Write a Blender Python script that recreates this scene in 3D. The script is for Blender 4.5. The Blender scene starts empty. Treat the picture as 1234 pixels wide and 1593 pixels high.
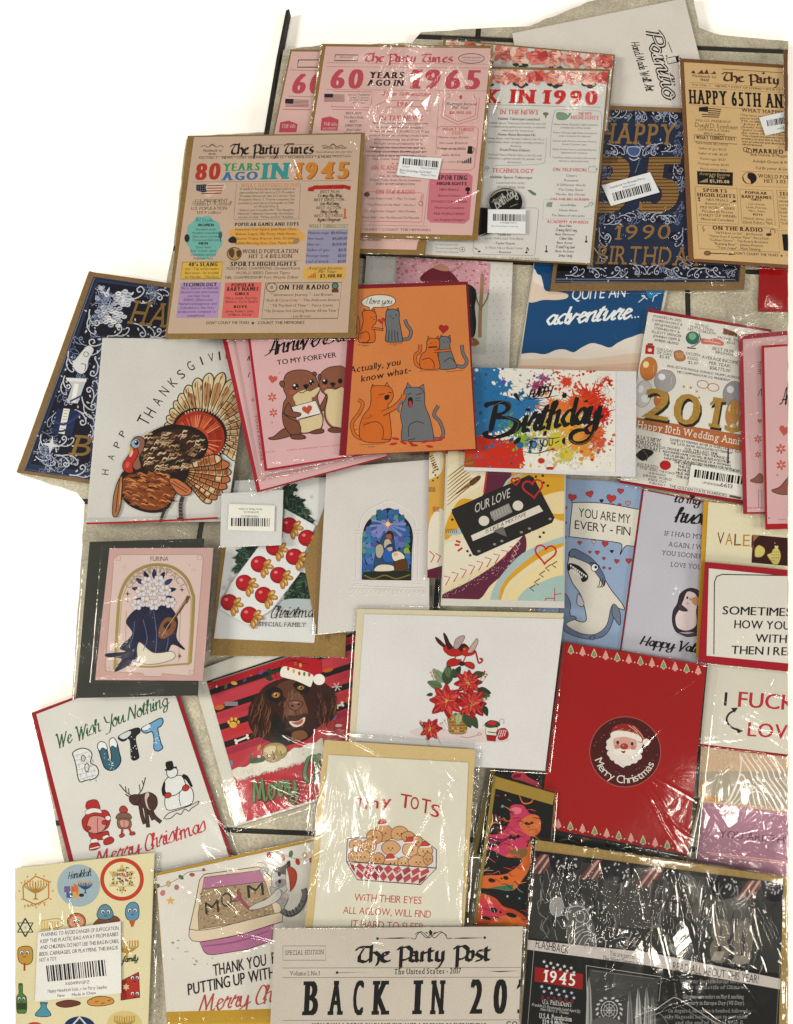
import bpy, math, random
import numpy as np
from mathutils import Matrix, Vector

# ------------------------------------------------------------------ camera, world, lights, exposure
scene = bpy.context.scene
COL = scene.collection
H_CAM, F_PX, TILT, ROLL = 0.76, 1250.0, math.radians(15), math.radians(-18)
CAM_R = Matrix.Rotation(TILT, 3, 'X') @ Matrix.Rotation(ROLL, 3, 'Z')
cam_d = bpy.data.cameras.new('camera'); cam = bpy.data.objects.new('camera', cam_d); COL.objects.link(cam)
cam.matrix_world = Matrix.Translation((0, 0, H_CAM)) @ CAM_R.to_4x4()
cam_d.sensor_fit = 'VERTICAL'; cam_d.sensor_height = 36; cam_d.sensor_width = 36
cam_d.lens = F_PX / 1593 * 36
cam_d.clip_start = 0.02; cam_d.clip_end = 60
scene.camera = cam

world = bpy.data.worlds.new('World'); scene.world = world; world.use_nodes = True
wb = world.node_tree.nodes['Background']
wb.inputs[0].default_value = (1.0, 0.95, 0.88, 1); wb.inputs[1].default_value = 0.14
scene.view_settings.view_transform = 'Standard'; scene.view_settings.look = 'None'
scene.view_settings.exposure = 0.38; scene.view_settings.gamma = 1
scene.cycles.transparent_max_bounces = 32
scene.cycles.max_bounces = 10
scene.cycles.sample_clamp_direct = 13
scene.cycles.sample_clamp_indirect = 4


def P(x, y, z=0.0):
    """photo pixel -> the point of the horizontal plane at height z that the camera sees there"""
    d = CAM_R @ Vector((x - 617, 796.5 - y, -F_PX))
    t = (H_CAM - z) / -d.z
    return Vector((d.x * t, d.y * t, z))


RM = np.array(CAM_R)


def PV(a, z):
    """the same for an (n,2) array and per-point heights"""
    a = np.asarray(a, float); d = np.stack([a[:, 0] - 617, 796.5 - a[:, 1], np.full(len(a), -F_PX)], 1) @ RM.T
    t = (H_CAM - z) / -d[:, 2]
    return np.stack([d[:, 0] * t, d[:, 1] * t, np.broadcast_to(z, (len(a),))], 1)


def area(loc, aim, size, power, col):
    l = bpy.data.lights.new('area_lamp', 'AREA'); l.shape = 'DISK' if size < .4 else 'SQUARE'; l.size = size; l.energy = power; l.color = col
    o = bpy.data.objects.new('area_lamp', l); COL.objects.link(o); o.location = loc
    o.rotation_euler = (Vector(aim) - Vector(loc)).to_track_quat('-Z', 'Y').to_euler()
    return o


LAMP_Z = 2.35


def mirror_spot(px, py):
    """where on the ceiling a lamp must hang to be mirrored in a flat sleeve at this photo pixel"""
    p = P(px, py); c = Vector((0, 0, H_CAM)); r = p - c; r.z = -r.z
    return p + r * (LAMP_Z / r.z)


WARM = (1.0, 0.90, 0.74)
area((-2.6, 0.9, 2.0), (0, 0.1, 0), 0.9, 84, WARM)
area((2.4, -1.6, 2.0), (0, 0.1, 0), 0.9, 58, WARM)
area((-0.9, -2.9, 2.0), (0, 0.1, 0), 0.9, 62, WARM)
for mx, my, sz, pw in ((640, 150, .17, 4.5), (905, 130, .05, .5), (1020, 1440, .18, 4.2), (520, 1240, .18, 4.0), (400, 1290, .15, 3.2), (1145, 1290, .18, 4.0), (210, 1000, .06, .7), (1150, 500, .06, .7)):
    area(mirror_spot(mx, my), P(mx, my), sz, pw, (1.0, 0.92, 0.80))

# ------------------------------------------------------------------ materials
ILL = (1.36, 1.24, 1.10)


def lin(h):
    out = []
    for i in (0, 2, 4):
        v = int(h[i:i + 2], 16) / 255
        out.append(v / 12.92 if v <= .04045 else ((v + .055) / 1.055) ** 2.4)
    return out


def alb(h):
    """an ink colour read off the photograph, less the light that fell on it"""
    return [min(.9, max(.004, v - .012) / i) for v, i in zip(lin(h), ILL)]


def mat(name):
    m = bpy.data.materials.new(name); m.use_nodes = True
    nt = m.node_tree; return m, nt, nt.nodes['Principled BSDF']


def nd(nt, t, **kw):
    n = nt.nodes.new(t)
    for k, v in kw.items():
        if k.startswith('i_'):
            n.inputs[k[2:].replace('_', ' ')].default_value = v
        else:
            setattr(n, k, v)
    return n


def grain_mix(nt, src, scale, lo, hi, coord='Object'):
    tc = nd(nt, 'ShaderNodeTexCoord'); nz = nd(nt, 'ShaderNodeTexNoise', i_Scale=scale, i_Detail=5.0)
    nt.links.new(tc.outputs[coord], nz.inputs['Vector'])
    mr = nd(nt, 'ShaderNodeMapRange'); mr.inputs[1].default_value = .3; mr.inputs[2].default_value = .7
    mr.inputs[3].default_value = lo; mr.inputs[4].default_value = hi
    nt.links.new(nz.outputs[0], mr.inputs[0])
    mx = nd(nt, 'ShaderNodeMix', data_type='RGBA', blend_type='MULTIPLY'); mx.inputs[0].default_value = 1
    nt.links.new(src, mx.inputs[6]); nt.links.new(mr.outputs[0], mx.inputs[7])
    return mx.outputs[2], nz, tc


def bump(nt, bs, src, strength, dist=.0004):
    b = nd(nt, 'ShaderNodeBump', i_Strength=strength, i_Distance=dist)
    nt.links.new(src, b.inputs['Height']); nt.links.new(b.outputs[0], bs.inputs['Normal'])


def ink_material(name, rough, spec):
    m, nt, bs = mat(name)
    at = nd(nt, 'ShaderNodeAttribute', attribute_name='ink')
    o1, n1, _ = grain_mix(nt, at.outputs['Color'], 900, .93, 1.05)
    o2, n2, _ = grain_mix(nt, o1, 14, .95, 1.035)
    nt.links.new(o2, bs.inputs['Base Color'])
    bs.inputs['Roughness'].default_value = rough; bs.inputs['Specular IOR Level'].default_value = spec
    bump(nt, bs, n1.outputs[0], .12, .0002)
    return m


PAPER = ink_material('printed_card', .55, .08)
FOIL = ink_material('metallic_ink', .38, .5); FOIL.node_tree.nodes['Principled BSDF'].inputs['Metallic'].default_value = .3

KRAFT, nt, bs = mat('kraft_paper')
at = nd(nt, 'ShaderNodeAttribute', attribute_name='ink')
o1, n1, tc = grain_mix(nt, at.outputs['Color'], 500, .78, 1.16)
o2, n2, _ = grain_mix(nt, o1, 30, .88, 1.1)
nt.links.new(o2, bs.inputs['Base Color']); bs.inputs['Roughness'].default_value = .7; bump(nt, bs, n1.outputs[0], .35, .0003)

GLITTER, nt, bs = mat('glitter_paper')
at = nd(nt, 'ShaderNodeAttribute', attribute_name='ink')
o1, n1, tc = grain_mix(nt, at.outputs['Color'], 1500, .45, 1.6)
nt.links.new(o1, bs.inputs['Base Color']); bs.inputs['Roughness'].default_value = .4; bs.inputs['Metallic'].default_value = .4
bump(nt, bs, n1.outputs[0], .6, .0008)

TILE, nt, bs = mat('stone_tile')
rgb = nd(nt, 'ShaderNodeRGB'); rgb.outputs[0].default_value = (*alb('b3a891'), 1)
o1, n1, tc = grain_mix(nt, rgb.outputs[0], 420, .72, 1.22)
o2, n2, _ = grain_mix(nt, o1, 22, .80, 1.15)
o3, n3, _ = grain_mix(nt, o2, 90, .88, 1.12)
nt.links.new(o3, bs.inputs['Base Color']); bs.inputs['Roughness'].default_value = .55; bump(nt, bs, n1.outputs[0], .3, .0005)

GROUT, nt, bs = mat('dark_grout')
rgb = nd(nt, 'ShaderNodeRGB'); rgb.outputs[0].default_value = (*alb('26241f'), 1)
o1, n1, tc = grain_mix(nt, rgb.outputs[0], 600, .5, 1.7)
nt.links.new(o1, bs.inputs['Base Color']); bs.inputs['Roughness'].default_value = .85; bump(nt, bs, n1.outputs[0], .6, .001)

WHITE, nt, bs = mat('white_backdrop')
bs.inputs['Base Color'].default_value = (.94, .94, .94, 1); bs.inputs['Roughness'].default_value = .9

SLEEVE = bpy.data.materials.new('clear_plastic'); SLEEVE.use_nodes = True; nt = SLEEVE.node_tree; nt.nodes.clear()
out = nd(nt, 'ShaderNodeOutputMaterial'); tr = nd(nt, 'ShaderNodeBsdfTransparent'); tr.inputs[0].default_value = (.985, .983, .975, 1)
gl = nd(nt, 'ShaderNodeBsdfGlossy'); gl.inputs['Roughness'].default_value = .075
mx = nd(nt, 'ShaderNodeMixShader')
tc = nd(nt, 'ShaderNodeTexCoord'); oi = nd(nt, 'ShaderNodeObjectInfo')
va = nd(nt, 'ShaderNodeVectorMath', operation='ADD'); nt.links.new(tc.outputs['Object'], va.inputs[0]); nt.links.new(oi.outputs['Random'], va.inputs[1])
n1 = nd(nt, 'ShaderNodeTexNoise', i_Scale=38.0, i_Detail=3.0, i_Distortion=2.2); nt.links.new(va.outputs[0], n1.inputs['Vector'])
n2 = nd(nt, 'ShaderNodeTexNoise', i_Scale=240.0, i_Detail=2.0, i_Distortion=.6); nt.links.new(va.outputs[0], n2.inputs['Vector'])
ad = nd(nt, 'ShaderNodeMath', operation='MULTIPLY_ADD'); ad.inputs[1].default_value = .12
nt.links.new(n2.outputs[0], ad.inputs[0]); nt.links.new(n1.outputs[0], ad.inputs[2])
bp = nd(nt, 'ShaderNodeBump', i_Strength=.07, i_Distance=.0022); nt.links.new(ad.outputs[0], bp.inputs['Height'])
nt.links.new(bp.outputs[0], gl.inputs['Normal'])
ge = nd(nt, 'ShaderNodeNewGeometry')       # a thin film reflects alike from both sides: Schlick on the absolute cosine
dt = nd(nt, 'ShaderNodeVectorMath', operation='DOT_PRODUCT'); nt.links.new(ge.outputs['Incoming'], dt.inputs[0]); nt.links.new(bp.outputs[0], dt.inputs[1])
ab = nd(nt, 'ShaderNodeMath', operation='ABSOLUTE'); nt.links.new(dt.outputs['Value'], ab.inputs[0])
om = nd(nt, 'ShaderNodeMath', operation='SUBTRACT'); om.inputs[0].default_value = 1; om.use_clamp = True; nt.links.new(ab.outputs[0], om.inputs[1])
pw = nd(nt, 'ShaderNodeMath', operation='POWER'); pw.inputs[1].default_value = 5; nt.links.new(om.outputs[0], pw.inputs[0])
sc = nd(nt, 'ShaderNodeMath', operation='MULTIPLY_ADD'); sc.inputs[1].default_value = .92; sc.inputs[2].default_value = .075; sc.use_clamp = True
nt.links.new(pw.outputs[0], sc.inputs[0]); nt.links.new(sc.outputs[0], mx.inputs[0])
nt.links.new(tr.outputs[0], mx.inputs[1]); nt.links.new(gl.outputs[0], mx.inputs[2]); nt.links.new(mx.outputs[0], out.inputs[0])


# ------------------------------------------------------------------ lettering: the built-in font, slab serifs, and a pen font
GL = {}


def glyph(ch, bold):
    k = (ch, bold)
    if k in GL:
        return GL[k]
    cu = bpy.data.curves.new('glyph', 'FONT'); cu.body = ch; cu.size = 1; cu.offset = bold; cu.resolution_u = 3
    ob = bpy.data.objects.new('glyph', cu); COL.objects.link(ob)
    me = ob.to_mesh()
    v = [(p.co.x, p.co.y) for p in me.vertices]; f = [list(q.vertices) for q in me.polygons]
    cnt = {}
    for q in f:
        for i in range(len(q)):
            e = tuple(sorted((q[i], q[i - 1]))); cnt[e] = cnt.get(e, 0) + 1
    flat = [(min(v[a][0], v[b][0]), max(v[a][0], v[b][0]), v[a][1]) for (a, b), n in cnt.items()
            if n == 1 and abs(v[a][1] - v[b][1]) < .012 and .035 < abs(v[a][0] - v[b][0]) < .24]
    ob.to_mesh_clear(); bpy.data.objects.remove(ob); bpy.data.curves.remove(cu)
    xs = [p[0] for p in v] or [0, .25]
    if ch == ' ':
        xs = [0, .22]
    GL[k] = ([[v[i] for i in q] for q in f], min(xs), max(xs), flat)
    return GL[k]


CAP = max(p[1] for q in glyph('H', 0)[0] for p in q)
XH = max(p[1] for q in glyph('x', 0)[0] for p in q)

SCRIPT = {k: (int(w), s) for k, w, s in (l.split(':') for l in '''a:6:583a1725344559 5a556475
b:5:062b2e1e1624344648294a59
c:5:484a3a17243456
d:6:593a17253445 5a5e5e566475
e:5:0638493a2a17243456
f:5:063b4e3e281000133557
g:6:593a17253445 5a534020224476
h:6:062c2e1d1414 193a4a455465
i:3:061a152435 1c1d
j:3:062a220001 36
k:6:062c2e1d1414 174a49274455
l:3:062c2e1d152435
m:9:071a1414 183a4444 486a758495
n:6:071a1414 183a4a455465
o:6:3a172444574a3a4868
p:6:071a1010 183a58553415
r:5:062b294a364455
s:5:063b48452414
t:4:062d152435 0b4b
u:6:071a1524355a 5a556475
v:6:071a24244a4969
w:8:071a1524354a 4a4554657a88
x:6:1a54 5a14
y:6:071a1524455a 5a524020124476
z:5:1a4a1454
A:8:04365e6e6475 2777
B:8:2e14 0d3e5d5b29 2968652405
C:7:6c5e3e18245476
F:7:0d3e7e 3e14 1959
H:9:2e14 7e6475 1878
I:4:2e14
L:6:2e152464
M:11:042e 2e46467e 7e7495
N:9:042e 2e6464 647e
P:7:2e14 0c3e6d6928
S:7:6c5e2d2a67652404
T:8:0d4e7e 4e34
V:8:0d1e34347e
W:11:0d1e34345d 5d64649e
Y:8:0e2958 7e523010
J:6:3e6e 5e542304'''.split('\n'))}
GOTH = {k: (int(w), s) for k, w, s in (l.split(':') for l in '''T:8:0b2d8d 4c2825 2554 5476
h:6:1e14 193a5855 5542
e:5:193a4917 191534 3455
P:7:0b2d2d20 2c5d7b7745 4525
a:6:193a4945 4554 481715 153445
r:4:1a1425 19394a
t:4:1c1524 2435 0a3a
y:6:1a1534 3445 4a4420 2010
i:3:0a191524 1c2d
m:9:1a1425 193934 3445 395a6965 6574
s:5:4a2a18 184645 452414
o:5:3a1815 153446 46493a'''.split('\n'))}


def pen_strokes(s):
    return [[(int(st[i], 16), int(st[i + 1], 16) - 4) for i in range(0, len(st), 2)] for st in s.split(' ') if len(st) > 1]


def spline(pts, closed=False, n=6):
    p = [np.array(q, float) for q in pts]; m = len(p)
    if m < 3:
        return [tuple(q) for q in p]
    out = []
    for i in range(m if closed else m - 1):
        a = p[(i - 1) % m] if closed or i else p[0]; b = p[i]; c = p[(i + 1) % m]
        d = p[(i + 2) % m] if closed or i + 2 < m else p[-1]
        for k in range(n):
            t = k / n
            out.append(tuple(.5 * (2 * b + (c - a) * t + (2 * a - 5 * b + 4 * c - d) * t * t + (3 * b - a - 3 * c + d) * t ** 3)))
    if not closed:
        out.append(tuple(p[-1]))
    return out


def ribbon(pts, wf):
    """quads along a line; wf(direction angle, 0..1) gives the full width"""
    q = [pts[0]]
    for p in pts[1:]:
        if abs(p[0] - q[-1][0]) + abs(p[1] - q[-1][1]) > 1e-6:
            q.append(p)
    n = len(q)
    if n < 2:
        return []
    L, R = [], []
    for i in range(n):
        a = q[max(i - 1, 0)]; b = q[min(i + 1, n - 1)]
        dx, dy = b[0] - a[0], b[1] - a[1]; l = math.hypot(dx, dy) or 1e-9
        w = wf(math.atan2(dy, dx), i / (n - 1)) / 2
        if 0 < i < n - 1:
            e = (q[i][0] - a[0], q[i][1] - a[1]); el = math.hypot(*e) or 1e-9
            w = min(w / max(.55, abs((e[0] * dx + e[1] * dy) / el / l)), w * 1.2)
        L.append((q[i][0] - dy / l * w, q[i][1] + dx / l * w)); R.append((q[i][0] + dy / l * w, q[i][1] - dx / l * w))
    return [[L[i], L[i + 1], R[i + 1], R[i]] for i in range(n - 1)]


def lay(s, st, wt=None):
    """a line of lettering in units of cap height: (polygons with a small layer, width)"""
    polys, x = [], 0.0
    if st[0] in 'cg':
        F = SCRIPT if st[0] == 'c' else GOTH
        nib = math.radians(40)
        wt = wt or (2.1 if st[0] == 'g' else 1.0)
        for ch in s:
            if ch not in F:
                if ch == ' ':
                    x += .35
                    continue
                g = glyph(ch, 0)
                for q in g[0]:
                    polys.append(([((a - g[1]) / CAP + x, b / CAP) for a, b in q], 0))
                x += (g[2] - g[1]) / CAP + .12
                continue
            w, d = F[ch]
            for stn, stroke in enumerate(pen_strokes(d)):
                pts = [(a / 10, b / 10) for a, b in stroke]
                if st[0] == 'c':
                    pts = spline(pts, n=7)
                    sl = .22
                    pts = [(a + x + b * sl, b) for a, b in pts]
                    con = .62 if 'm' not in st else .0
                    for i, q in enumerate(ribbon(pts, lambda an, t: wt * .13 * (1 - con + con * abs(math.sin(an - math.radians(15)))))):
                        polys.append((q, stn * .3 + i * .02))
                else:
                    pts = [(a + x, b) for a, b in pts]
                    nx, ny = math.cos(nib) * wt * .055, math.sin(nib) * wt * .055
                    for i in range(len(pts) - 1):
                        a, b = pts[i], pts[i + 1]
                        polys.append(([(a[0] - nx, a[1] - ny), (a[0] + nx, a[1] + ny), (b[0] + nx, b[1] + ny), (b[0] - nx, b[1] - ny)], stn * .3 + i * .05))
                        polys.extend((q, stn * .3 + i * .05 + .15) for q in ribbon([a, b], lambda an, t: wt * .045))
            x += (w - ((1.9 if ch.isupper() else .6) if st[0] == 'c' else (1.4 if ch in 'TP' else .4))) / 10
        return polys, x
    shifts = [0.0, .065, .13, .18] if 'f' in st else ([0.0, .05] if 'b' in st else [0.0])
    for n, ch in enumerate(s):
        g = glyph(ch, 0)
        if ch == ' ':
            x += .36
            continue
        slab = 'w' in st
        if slab and g[3]:
            x += .06
        ox = x - g[1] / CAP
        if ch == '1':
            x += .1; ox += .1
        for k, sh in enumerate(shifts):
            for q in g[0]:
                polys.append(([(a / CAP + ox + sh, b / CAP) for a, b in q], k * .17 + n % 2 * .06))
        if ch == '1':
            polys.append(([(x + .03, 1), (x + .03, .82), (x - .17, .70), (x - .17, .80)], .5))
        if slab:
            for a, b, y in g[3]:
                if min(abs(y), abs(y - CAP), abs(y - XH) if ch.islower() else 9) < .03:
                    t = .115 if y > .1 else -.115
                    y0 = y / CAP
                    polys.append(([(a / CAP + ox - .1, y0), (b / CAP + ox + .1 + shifts[-1], y0), (b / CAP + ox + .1 + shifts[-1], y0 - t), (a / CAP + ox - .1, y0 - t)], .6 + n % 3 * .1))
            if g[3]:
                x += .06
        x += (g[2] - g[1]) / CAP + (.13 if slab else .1) + shifts[-1]
    if 'i' in st:
        polys = [([(a + b * .25, b) for a, b in q], l) for q, l in polys]
    return polys, max(x - .1, .1)


# ------------------------------------------------------------------ a card and everything printed on it
FR = dict(N=(0, 0, 1), R1=(400, 0, 2.938), R2=(780, 0, 2.718), R3=(240, 190, 3.428), R4=(20, 400, 3.247), R5=(340, 380, 2.938),
          R6=(700, 380, 3.856), R7=(940, 400, 3.704), Q1=(100, 740, 3.085), Q2=(460, 690, 2.805), Q3=(860, 730, 3.30), Q4=(20, 1060, 3.247),
          Q5=(300, 980, 4.407), Q6=(460, 930, 2.805), Q7=(820, 980, 2.981), P1=(10, 1310, 2.938), P2=(460, 1120, 3.247), P3=(400, 1400, 2.805),
          P4=(800, 1290, 2.843), P5=(230, 1240, 4.570), U1=(340, 500, 4.407), U2=(490, 60, 4.255), U3=(490, 230, 4.255), U4=(670, 60, 4.255),
          U5=(670, 240, 4.255), U6=(880, 150, 4.113), U7=(1040, 70, 6.361), U8=(1040, 240, 6.361))
XMIN, XMAX = 24.0, 1225.5      # the collage of cards ends at these two straight edges
WINDOW = [(XMIN, -60), (XMAX, -60), (XMAX, 1660), (XMIN, 1660)]


def orient(poly):
    s = sum(poly[i - 1][0] * poly[i][1] - poly[i][0] * poly[i - 1][1] for i in range(len(poly)))
    return poly if s > 0 else poly[::-1]


def clip(poly, win):
    """cut a polygon to a convex window"""
    win = orient(win)
    for i in range(len(win)):
        a, b = win[i - 1], win[i]
        ex, ey = b[0] - a[0], b[1] - a[1]
        d = [ex * (p[1] - a[1]) - ey * (p[0] - a[0]) for p in poly]
        if all(v >= 0 for v in d):
            continue
        res = []
        for j in range(len(poly)):
            p, q, dp, dq = poly[j - 1], poly[j], d[j - 1], d[j]
            if (dp >= 0) != (dq >= 0):
                t = dp / (dp - dq); res.append((p[0] + (q[0] - p[0]) * t, p[1] + (q[1] - p[1]) * t))
            if dq >= 0:
                res.append(q)
        poly = res
        if len(poly) < 3:
            return []
    return poly


def pts_of(v):
    if isinstance(v, str):
        n = [float(q) for q in v.replace(',', ' ').split()]
        return list(zip(n[::2], n[1::2]))
    return list(v)


def overlap(a, b):
    for A, B in ((a, b), (b, a)):
        for i in range(len(A)):
            nx, ny = A[i][1] - A[i - 1][1], A[i - 1][0] - A[i][0]
            pa = [nx * p[0] + ny * p[1] for p in A]; pb = [nx * p[0] + ny * p[1] for p in B]
            if max(pa) < min(pb) + 1 or max(pb) < min(pa) + 1:
                return False
    return True


STACK = []
STUFF = {'lettering', 'gold_lettering', 'dot', 'rule', 'scroll', 'engraved_line', 'border', 'barcode', 'splatter', 'stripe', 'picture', 'ornament', 'star', 'pattern', 'tail_feather', 'wing_feather', 'petal', 'shadow_line', 'snow_speck', 'fir_branch', 'stained_glass', 'leaf', 'berry', 'swirl', 'bat', 'painted_embossing', 'goo', 'fringe', 'rose', 'cloud', 'panel', 'painted_glare_line'}
STEP = 1.3e-5


class Card:
    def __init__(self, name, label, quad, cat='greeting card', group='greeting cards laid out on the floor', foot=None, lift=0.0):
        self.quad = pts_of(quad); self.foot = clip(pts_of(foot) if foot else self.quad, WINDOW)
        self.z = max([t for f, t in STACK if overlap(f, self.foot)] + [0.0015]) + .00015 + lift
        c = np.mean(self.foot, 0); self.org = P(c[0], c[1], self.z)
        r = bpy.data.objects.new(name, None); COL.objects.link(r); r.location = self.org; r.empty_display_size = .02
        r['label'] = label; r['category'] = cat; r['group'] = group
        self.root = r; self.par = r; self.par_loc = self.org
        self.items = []; self.layers = []; self.pname = 'print'; self.plabel = None; self.win = self.quad; self.fr = FR['N']; self.sl = 0.0; self.inkmat = PAPER
        bpy.context.view_layer.update()

    def mesh(self, name, v, f, m, cols, parent=None, smooth=False, label=None):
        me = bpy.data.meshes.new(name)
        if isinstance(f, np.ndarray):
            n = len(f); me.vertices.add(len(v)); me.vertices.foreach_set('co', np.asarray(v, np.float32).ravel())
            me.loops.add(n * 4); me.loops.foreach_set('vertex_index', f.ravel().astype(np.int32))
            me.polygons.add(n); me.polygons.foreach_set('loop_start', np.arange(0, n * 4, 4, dtype=np.int32)); me.update(calc_edges=True)
        else:
            me.from_pydata([tuple(p) for p in v], [], f)
        if cols is not None:
            a = me.color_attributes.new('ink', 'FLOAT_COLOR', 'CORNER')
            lt = [len(q) for q in f]
            arr = np.repeat(np.array(cols, float).reshape(-1, 3), lt, 0)
            a.data.foreach_set('color', np.concatenate([arr, np.ones((len(arr), 1))], 1).ravel())
        me.materials.append(m)
        if smooth:
            me.polygons.foreach_set('use_smooth', [True] * len(me.polygons))
        o = bpy.data.objects.new(name, me); COL.objects.link(o)
        o.parent = parent or self.par
        if label:
            o['label'] = label
        return o

    def slab(self, name, quad, th, col, m=None, label=None, crease=None):
        """a sheet of card or paper of real thickness, its top face slightly eased at the rim"""
        q = orient(clip(pts_of(quad), WINDOW)); z0, z1 = self.z, self.z + th
        n = len(q); off = np.array(self.par_loc)
        ctr = np.mean(q, 0)
        top = PV([(p[0] + (ctr[0] - p[0]) * .0025, p[1] + (ctr[1] - p[1]) * .0025) for p in q], z1)
        mid = PV(q, z1); mid[:, 2] = z1 - th * .25
        bot = mid.copy(); bot[:, 2] = z0
        v = np.concatenate([bot, mid, top]) - off
        f = [list(range(2 * n, 3 * n))[::-1], list(range(n))]
        for i in range(n):
            j = (i + 1) % n
            f.append([j, i, n + i, n + j]); f.append([n + j, n + i, 2 * n + i, 2 * n + j])
        o = self.mesh(name, v, f, m or PAPER, [alb(col)] * len(f), label=label)
        self.z = z1 + 2e-5
        self.win = pts_of(quad)
        return o

    # --- printing
    def F(self, k, sl=0.0):
        self.fr = FR[k]; self.sl = sl; return self

    def X(self, p):
        x0, y0, s = self.fr; return [(a / s + x0, b / s + y0) for a, b in pts_of(p)]

    def new(self, name, m=None, label=None):
        self.flush(); self.pname = name; self.inkmat = m or PAPER; self.plabel = label; return self

    def add(self, polys, col):
        """polys: list of (pixel polygon, small layer)"""
        w = clip(self.win, WINDOW)
        xs = [p[0] for q, _ in polys for p in q]; ys = [p[1] for q, _ in polys for p in q]
        if not xs:
            return
        bb = (min(xs), min(ys), max(xs), max(ys))
        res = []
        for q, l in polys:
            q = clip(q, w)
            if len(q) > 2:
                res.append((orient(q)[::-1], l))
        if not res:
            return
        lay_ = 0
        for b, l in self.layers:
            if l >= lay_ and b[0] < bb[2] and bb[0] < b[2] and b[1] < bb[3] and bb[1] < b[3]:
                lay_ = l + 1
        ex = max(l for _, l in res)
        self.layers.append((bb, lay_ + int(ex)))
        self.items.append((res, alb(col), lay_))

    def flush(self):
        if self.items:
            v, f, cols, n = [], [], [], 0
            zz, xy = [], []
            for res, c, l in self.items:
                for q, e in res:
                    xy += q; zz += [self.z + (l + 1 + e) * STEP] * len(q)
                    f.append(list(range(n, n + len(q)))); n += len(q); cols.append(c)
            v = PV(np.array(xy), np.array(zz)) - np.array(self.par_loc)
            o = self.mesh(self.pname, v, f, self.inkmat, cols, label=self.plabel)
            if self.pname in STUFF:
                o['kind'] = 'stuff'        # fine print, too many pieces to count
            self.items = []

    def done(self):
        """close the print and go on above it"""
        self.flush()
        top = max([l for _, l in self.layers] + [0])
        self.z += (top + 2) * STEP; self.layers = []

    def p(self, pts, col):
        self.add([(self.X(pts), 0)], col)

    def l(self, pts, w, col, sm=True, cl=False, taper=0.0, n=5):
        q = self.X(pts); w = w / self.fr[2]
        if sm:
            q = spline(q, cl, n)
        if cl:
            q = q + [q[0], q[1]]
        self.add([(r, i * .02) for i, r in enumerate(ribbon(q, lambda a, t: w * (1 - taper + taper * math.sin(math.pi * min(max(t, .04), .96)))))], col)

    def b(self, pts, col, ow=0, oc='1a1412', n=6):
        q = spline(self.X(pts), True, n)
        self.add([(q, 0)], col)
        if ow:
            self._ring(q, ow / self.fr[2], oc)

    def _ring(self, q, w, oc):
        q = q + [q[0], q[1]]
        self.add([(r, i * .015) for i, r in enumerate(ribbon(q, lambda a, t: w))], oc)

    def po(self, pts, col, ow, oc='1a1412'):
        q = self.X(pts); self.add([(q, 0)], col); self._ring(q, ow / self.fr[2], oc)

    def e(self, x, y, rx, ry, col, a=0, ow=0, oc='1a1412', n=22):
        a = math.radians(a); ca, sa = math.cos(a), math.sin(a)
        q = self.X([(x + rx * math.cos(t) * ca - ry * math.sin(t) * sa, y + rx * math.cos(t) * sa + ry * math.sin(t) * ca) for t in (2 * math.pi * k / n for k in range(n))])
        if col:
            self.add([(q, 0)], col)
        if ow:
            self._ring(q, ow / self.fr[2], oc)

    def heart(self, x, y, s, col, a=0, ow=0, oc='1a1412'):
        ca, sa = math.cos(math.radians(a)), math.sin(math.radians(a))
        q = []
        for k in range(20):
            t = 2 * math.pi * k / 20
            hx = 16 * math.sin(t) ** 3 / 16 * s; hy = -(13 * math.cos(t) - 5 * math.cos(2 * t) - 2 * math.cos(3 * t) - math.cos(4 * t)) / 16 * s
            q.append((x + hx * ca - hy * sa, y + hx * sa + hy * ca))
        q = self.X(q)
        if col:
            self.add([(q, 0)], col)
        if ow:
            self._ring(q, ow / self.fr[2], oc)

    def star(self, x, y, r, col, n=5, k=.42, a=-90):
        self.p([(x + (r if i % 2 == 0 else r * k) * math.cos(math.radians(a + 180 * i / n)), y + (r if i % 2 == 0 else r * k) * math.sin(math.radians(a + 180 * i / n))) for i in range(2 * n)], col)

    def flower(self, x, y, r, col, n=6):
        for i in range(n):
            t = 2 * math.pi * i / n + .4
            self.e(x + .6 * r * math.cos(t), y + .6 * r * math.sin(t), .42 * r, .22 * r, col, math.degrees(t), n=9)

    def box(self, x0, y0, x1, y1, w, col, lean=0.0):
        """a ruled frame; lean moves the bottom sideways"""
        s = self.sl * (x1 - x0)
        self.l([(x0, y0), (x1, y0 + s), (x1 + lean, y1 + s), (x0 + lean, y1), (x0, y0)], w, col, sm=False)

    def rect(self, x0, y0, x1, y1, col, lean=0.0):
        s = self.sl * (x1 - x0)
        self.p([(x0, y0), (x1, y0 + s), (x1 + lean, y1 + s), (x0 + lean, y1)], col)

    def t(self, s, x0, x1, y, h, col, st='s', y1=None, wt=None, up=None):
        """lettering from x0 to x1 on a baseline starting at y"""
        if h / self.fr[2] < 5.2 and 'w' in st:
            st = st.replace('w', 's')          # type too small to show its serifs
        polys, w = lay(s, st, wt)
        if y1 is None:
            y1 = y + self.sl * (x1 - x0)
        ux, uy = (x1 - x0) / w, (y1 - y) / w
        if up is None:
            L = math.hypot(x1 - x0, y1 - y); vx, vy = (y1 - y) / L * h, -(x1 - x0) / L * h
            a, b = self.quad[0], self.quad[3]          # letters lean with their card
            lx, ly = (a[0] - b[0]), (a[1] - b[1]); l2 = math.hypot(lx, ly)
            if (vx * lx + vy * ly) > .85 * h * l2:
                vx, vy = lx / l2 * h, ly / l2 * h
        else:
            vx, vy = up[0] * h, up[1] * h
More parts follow.
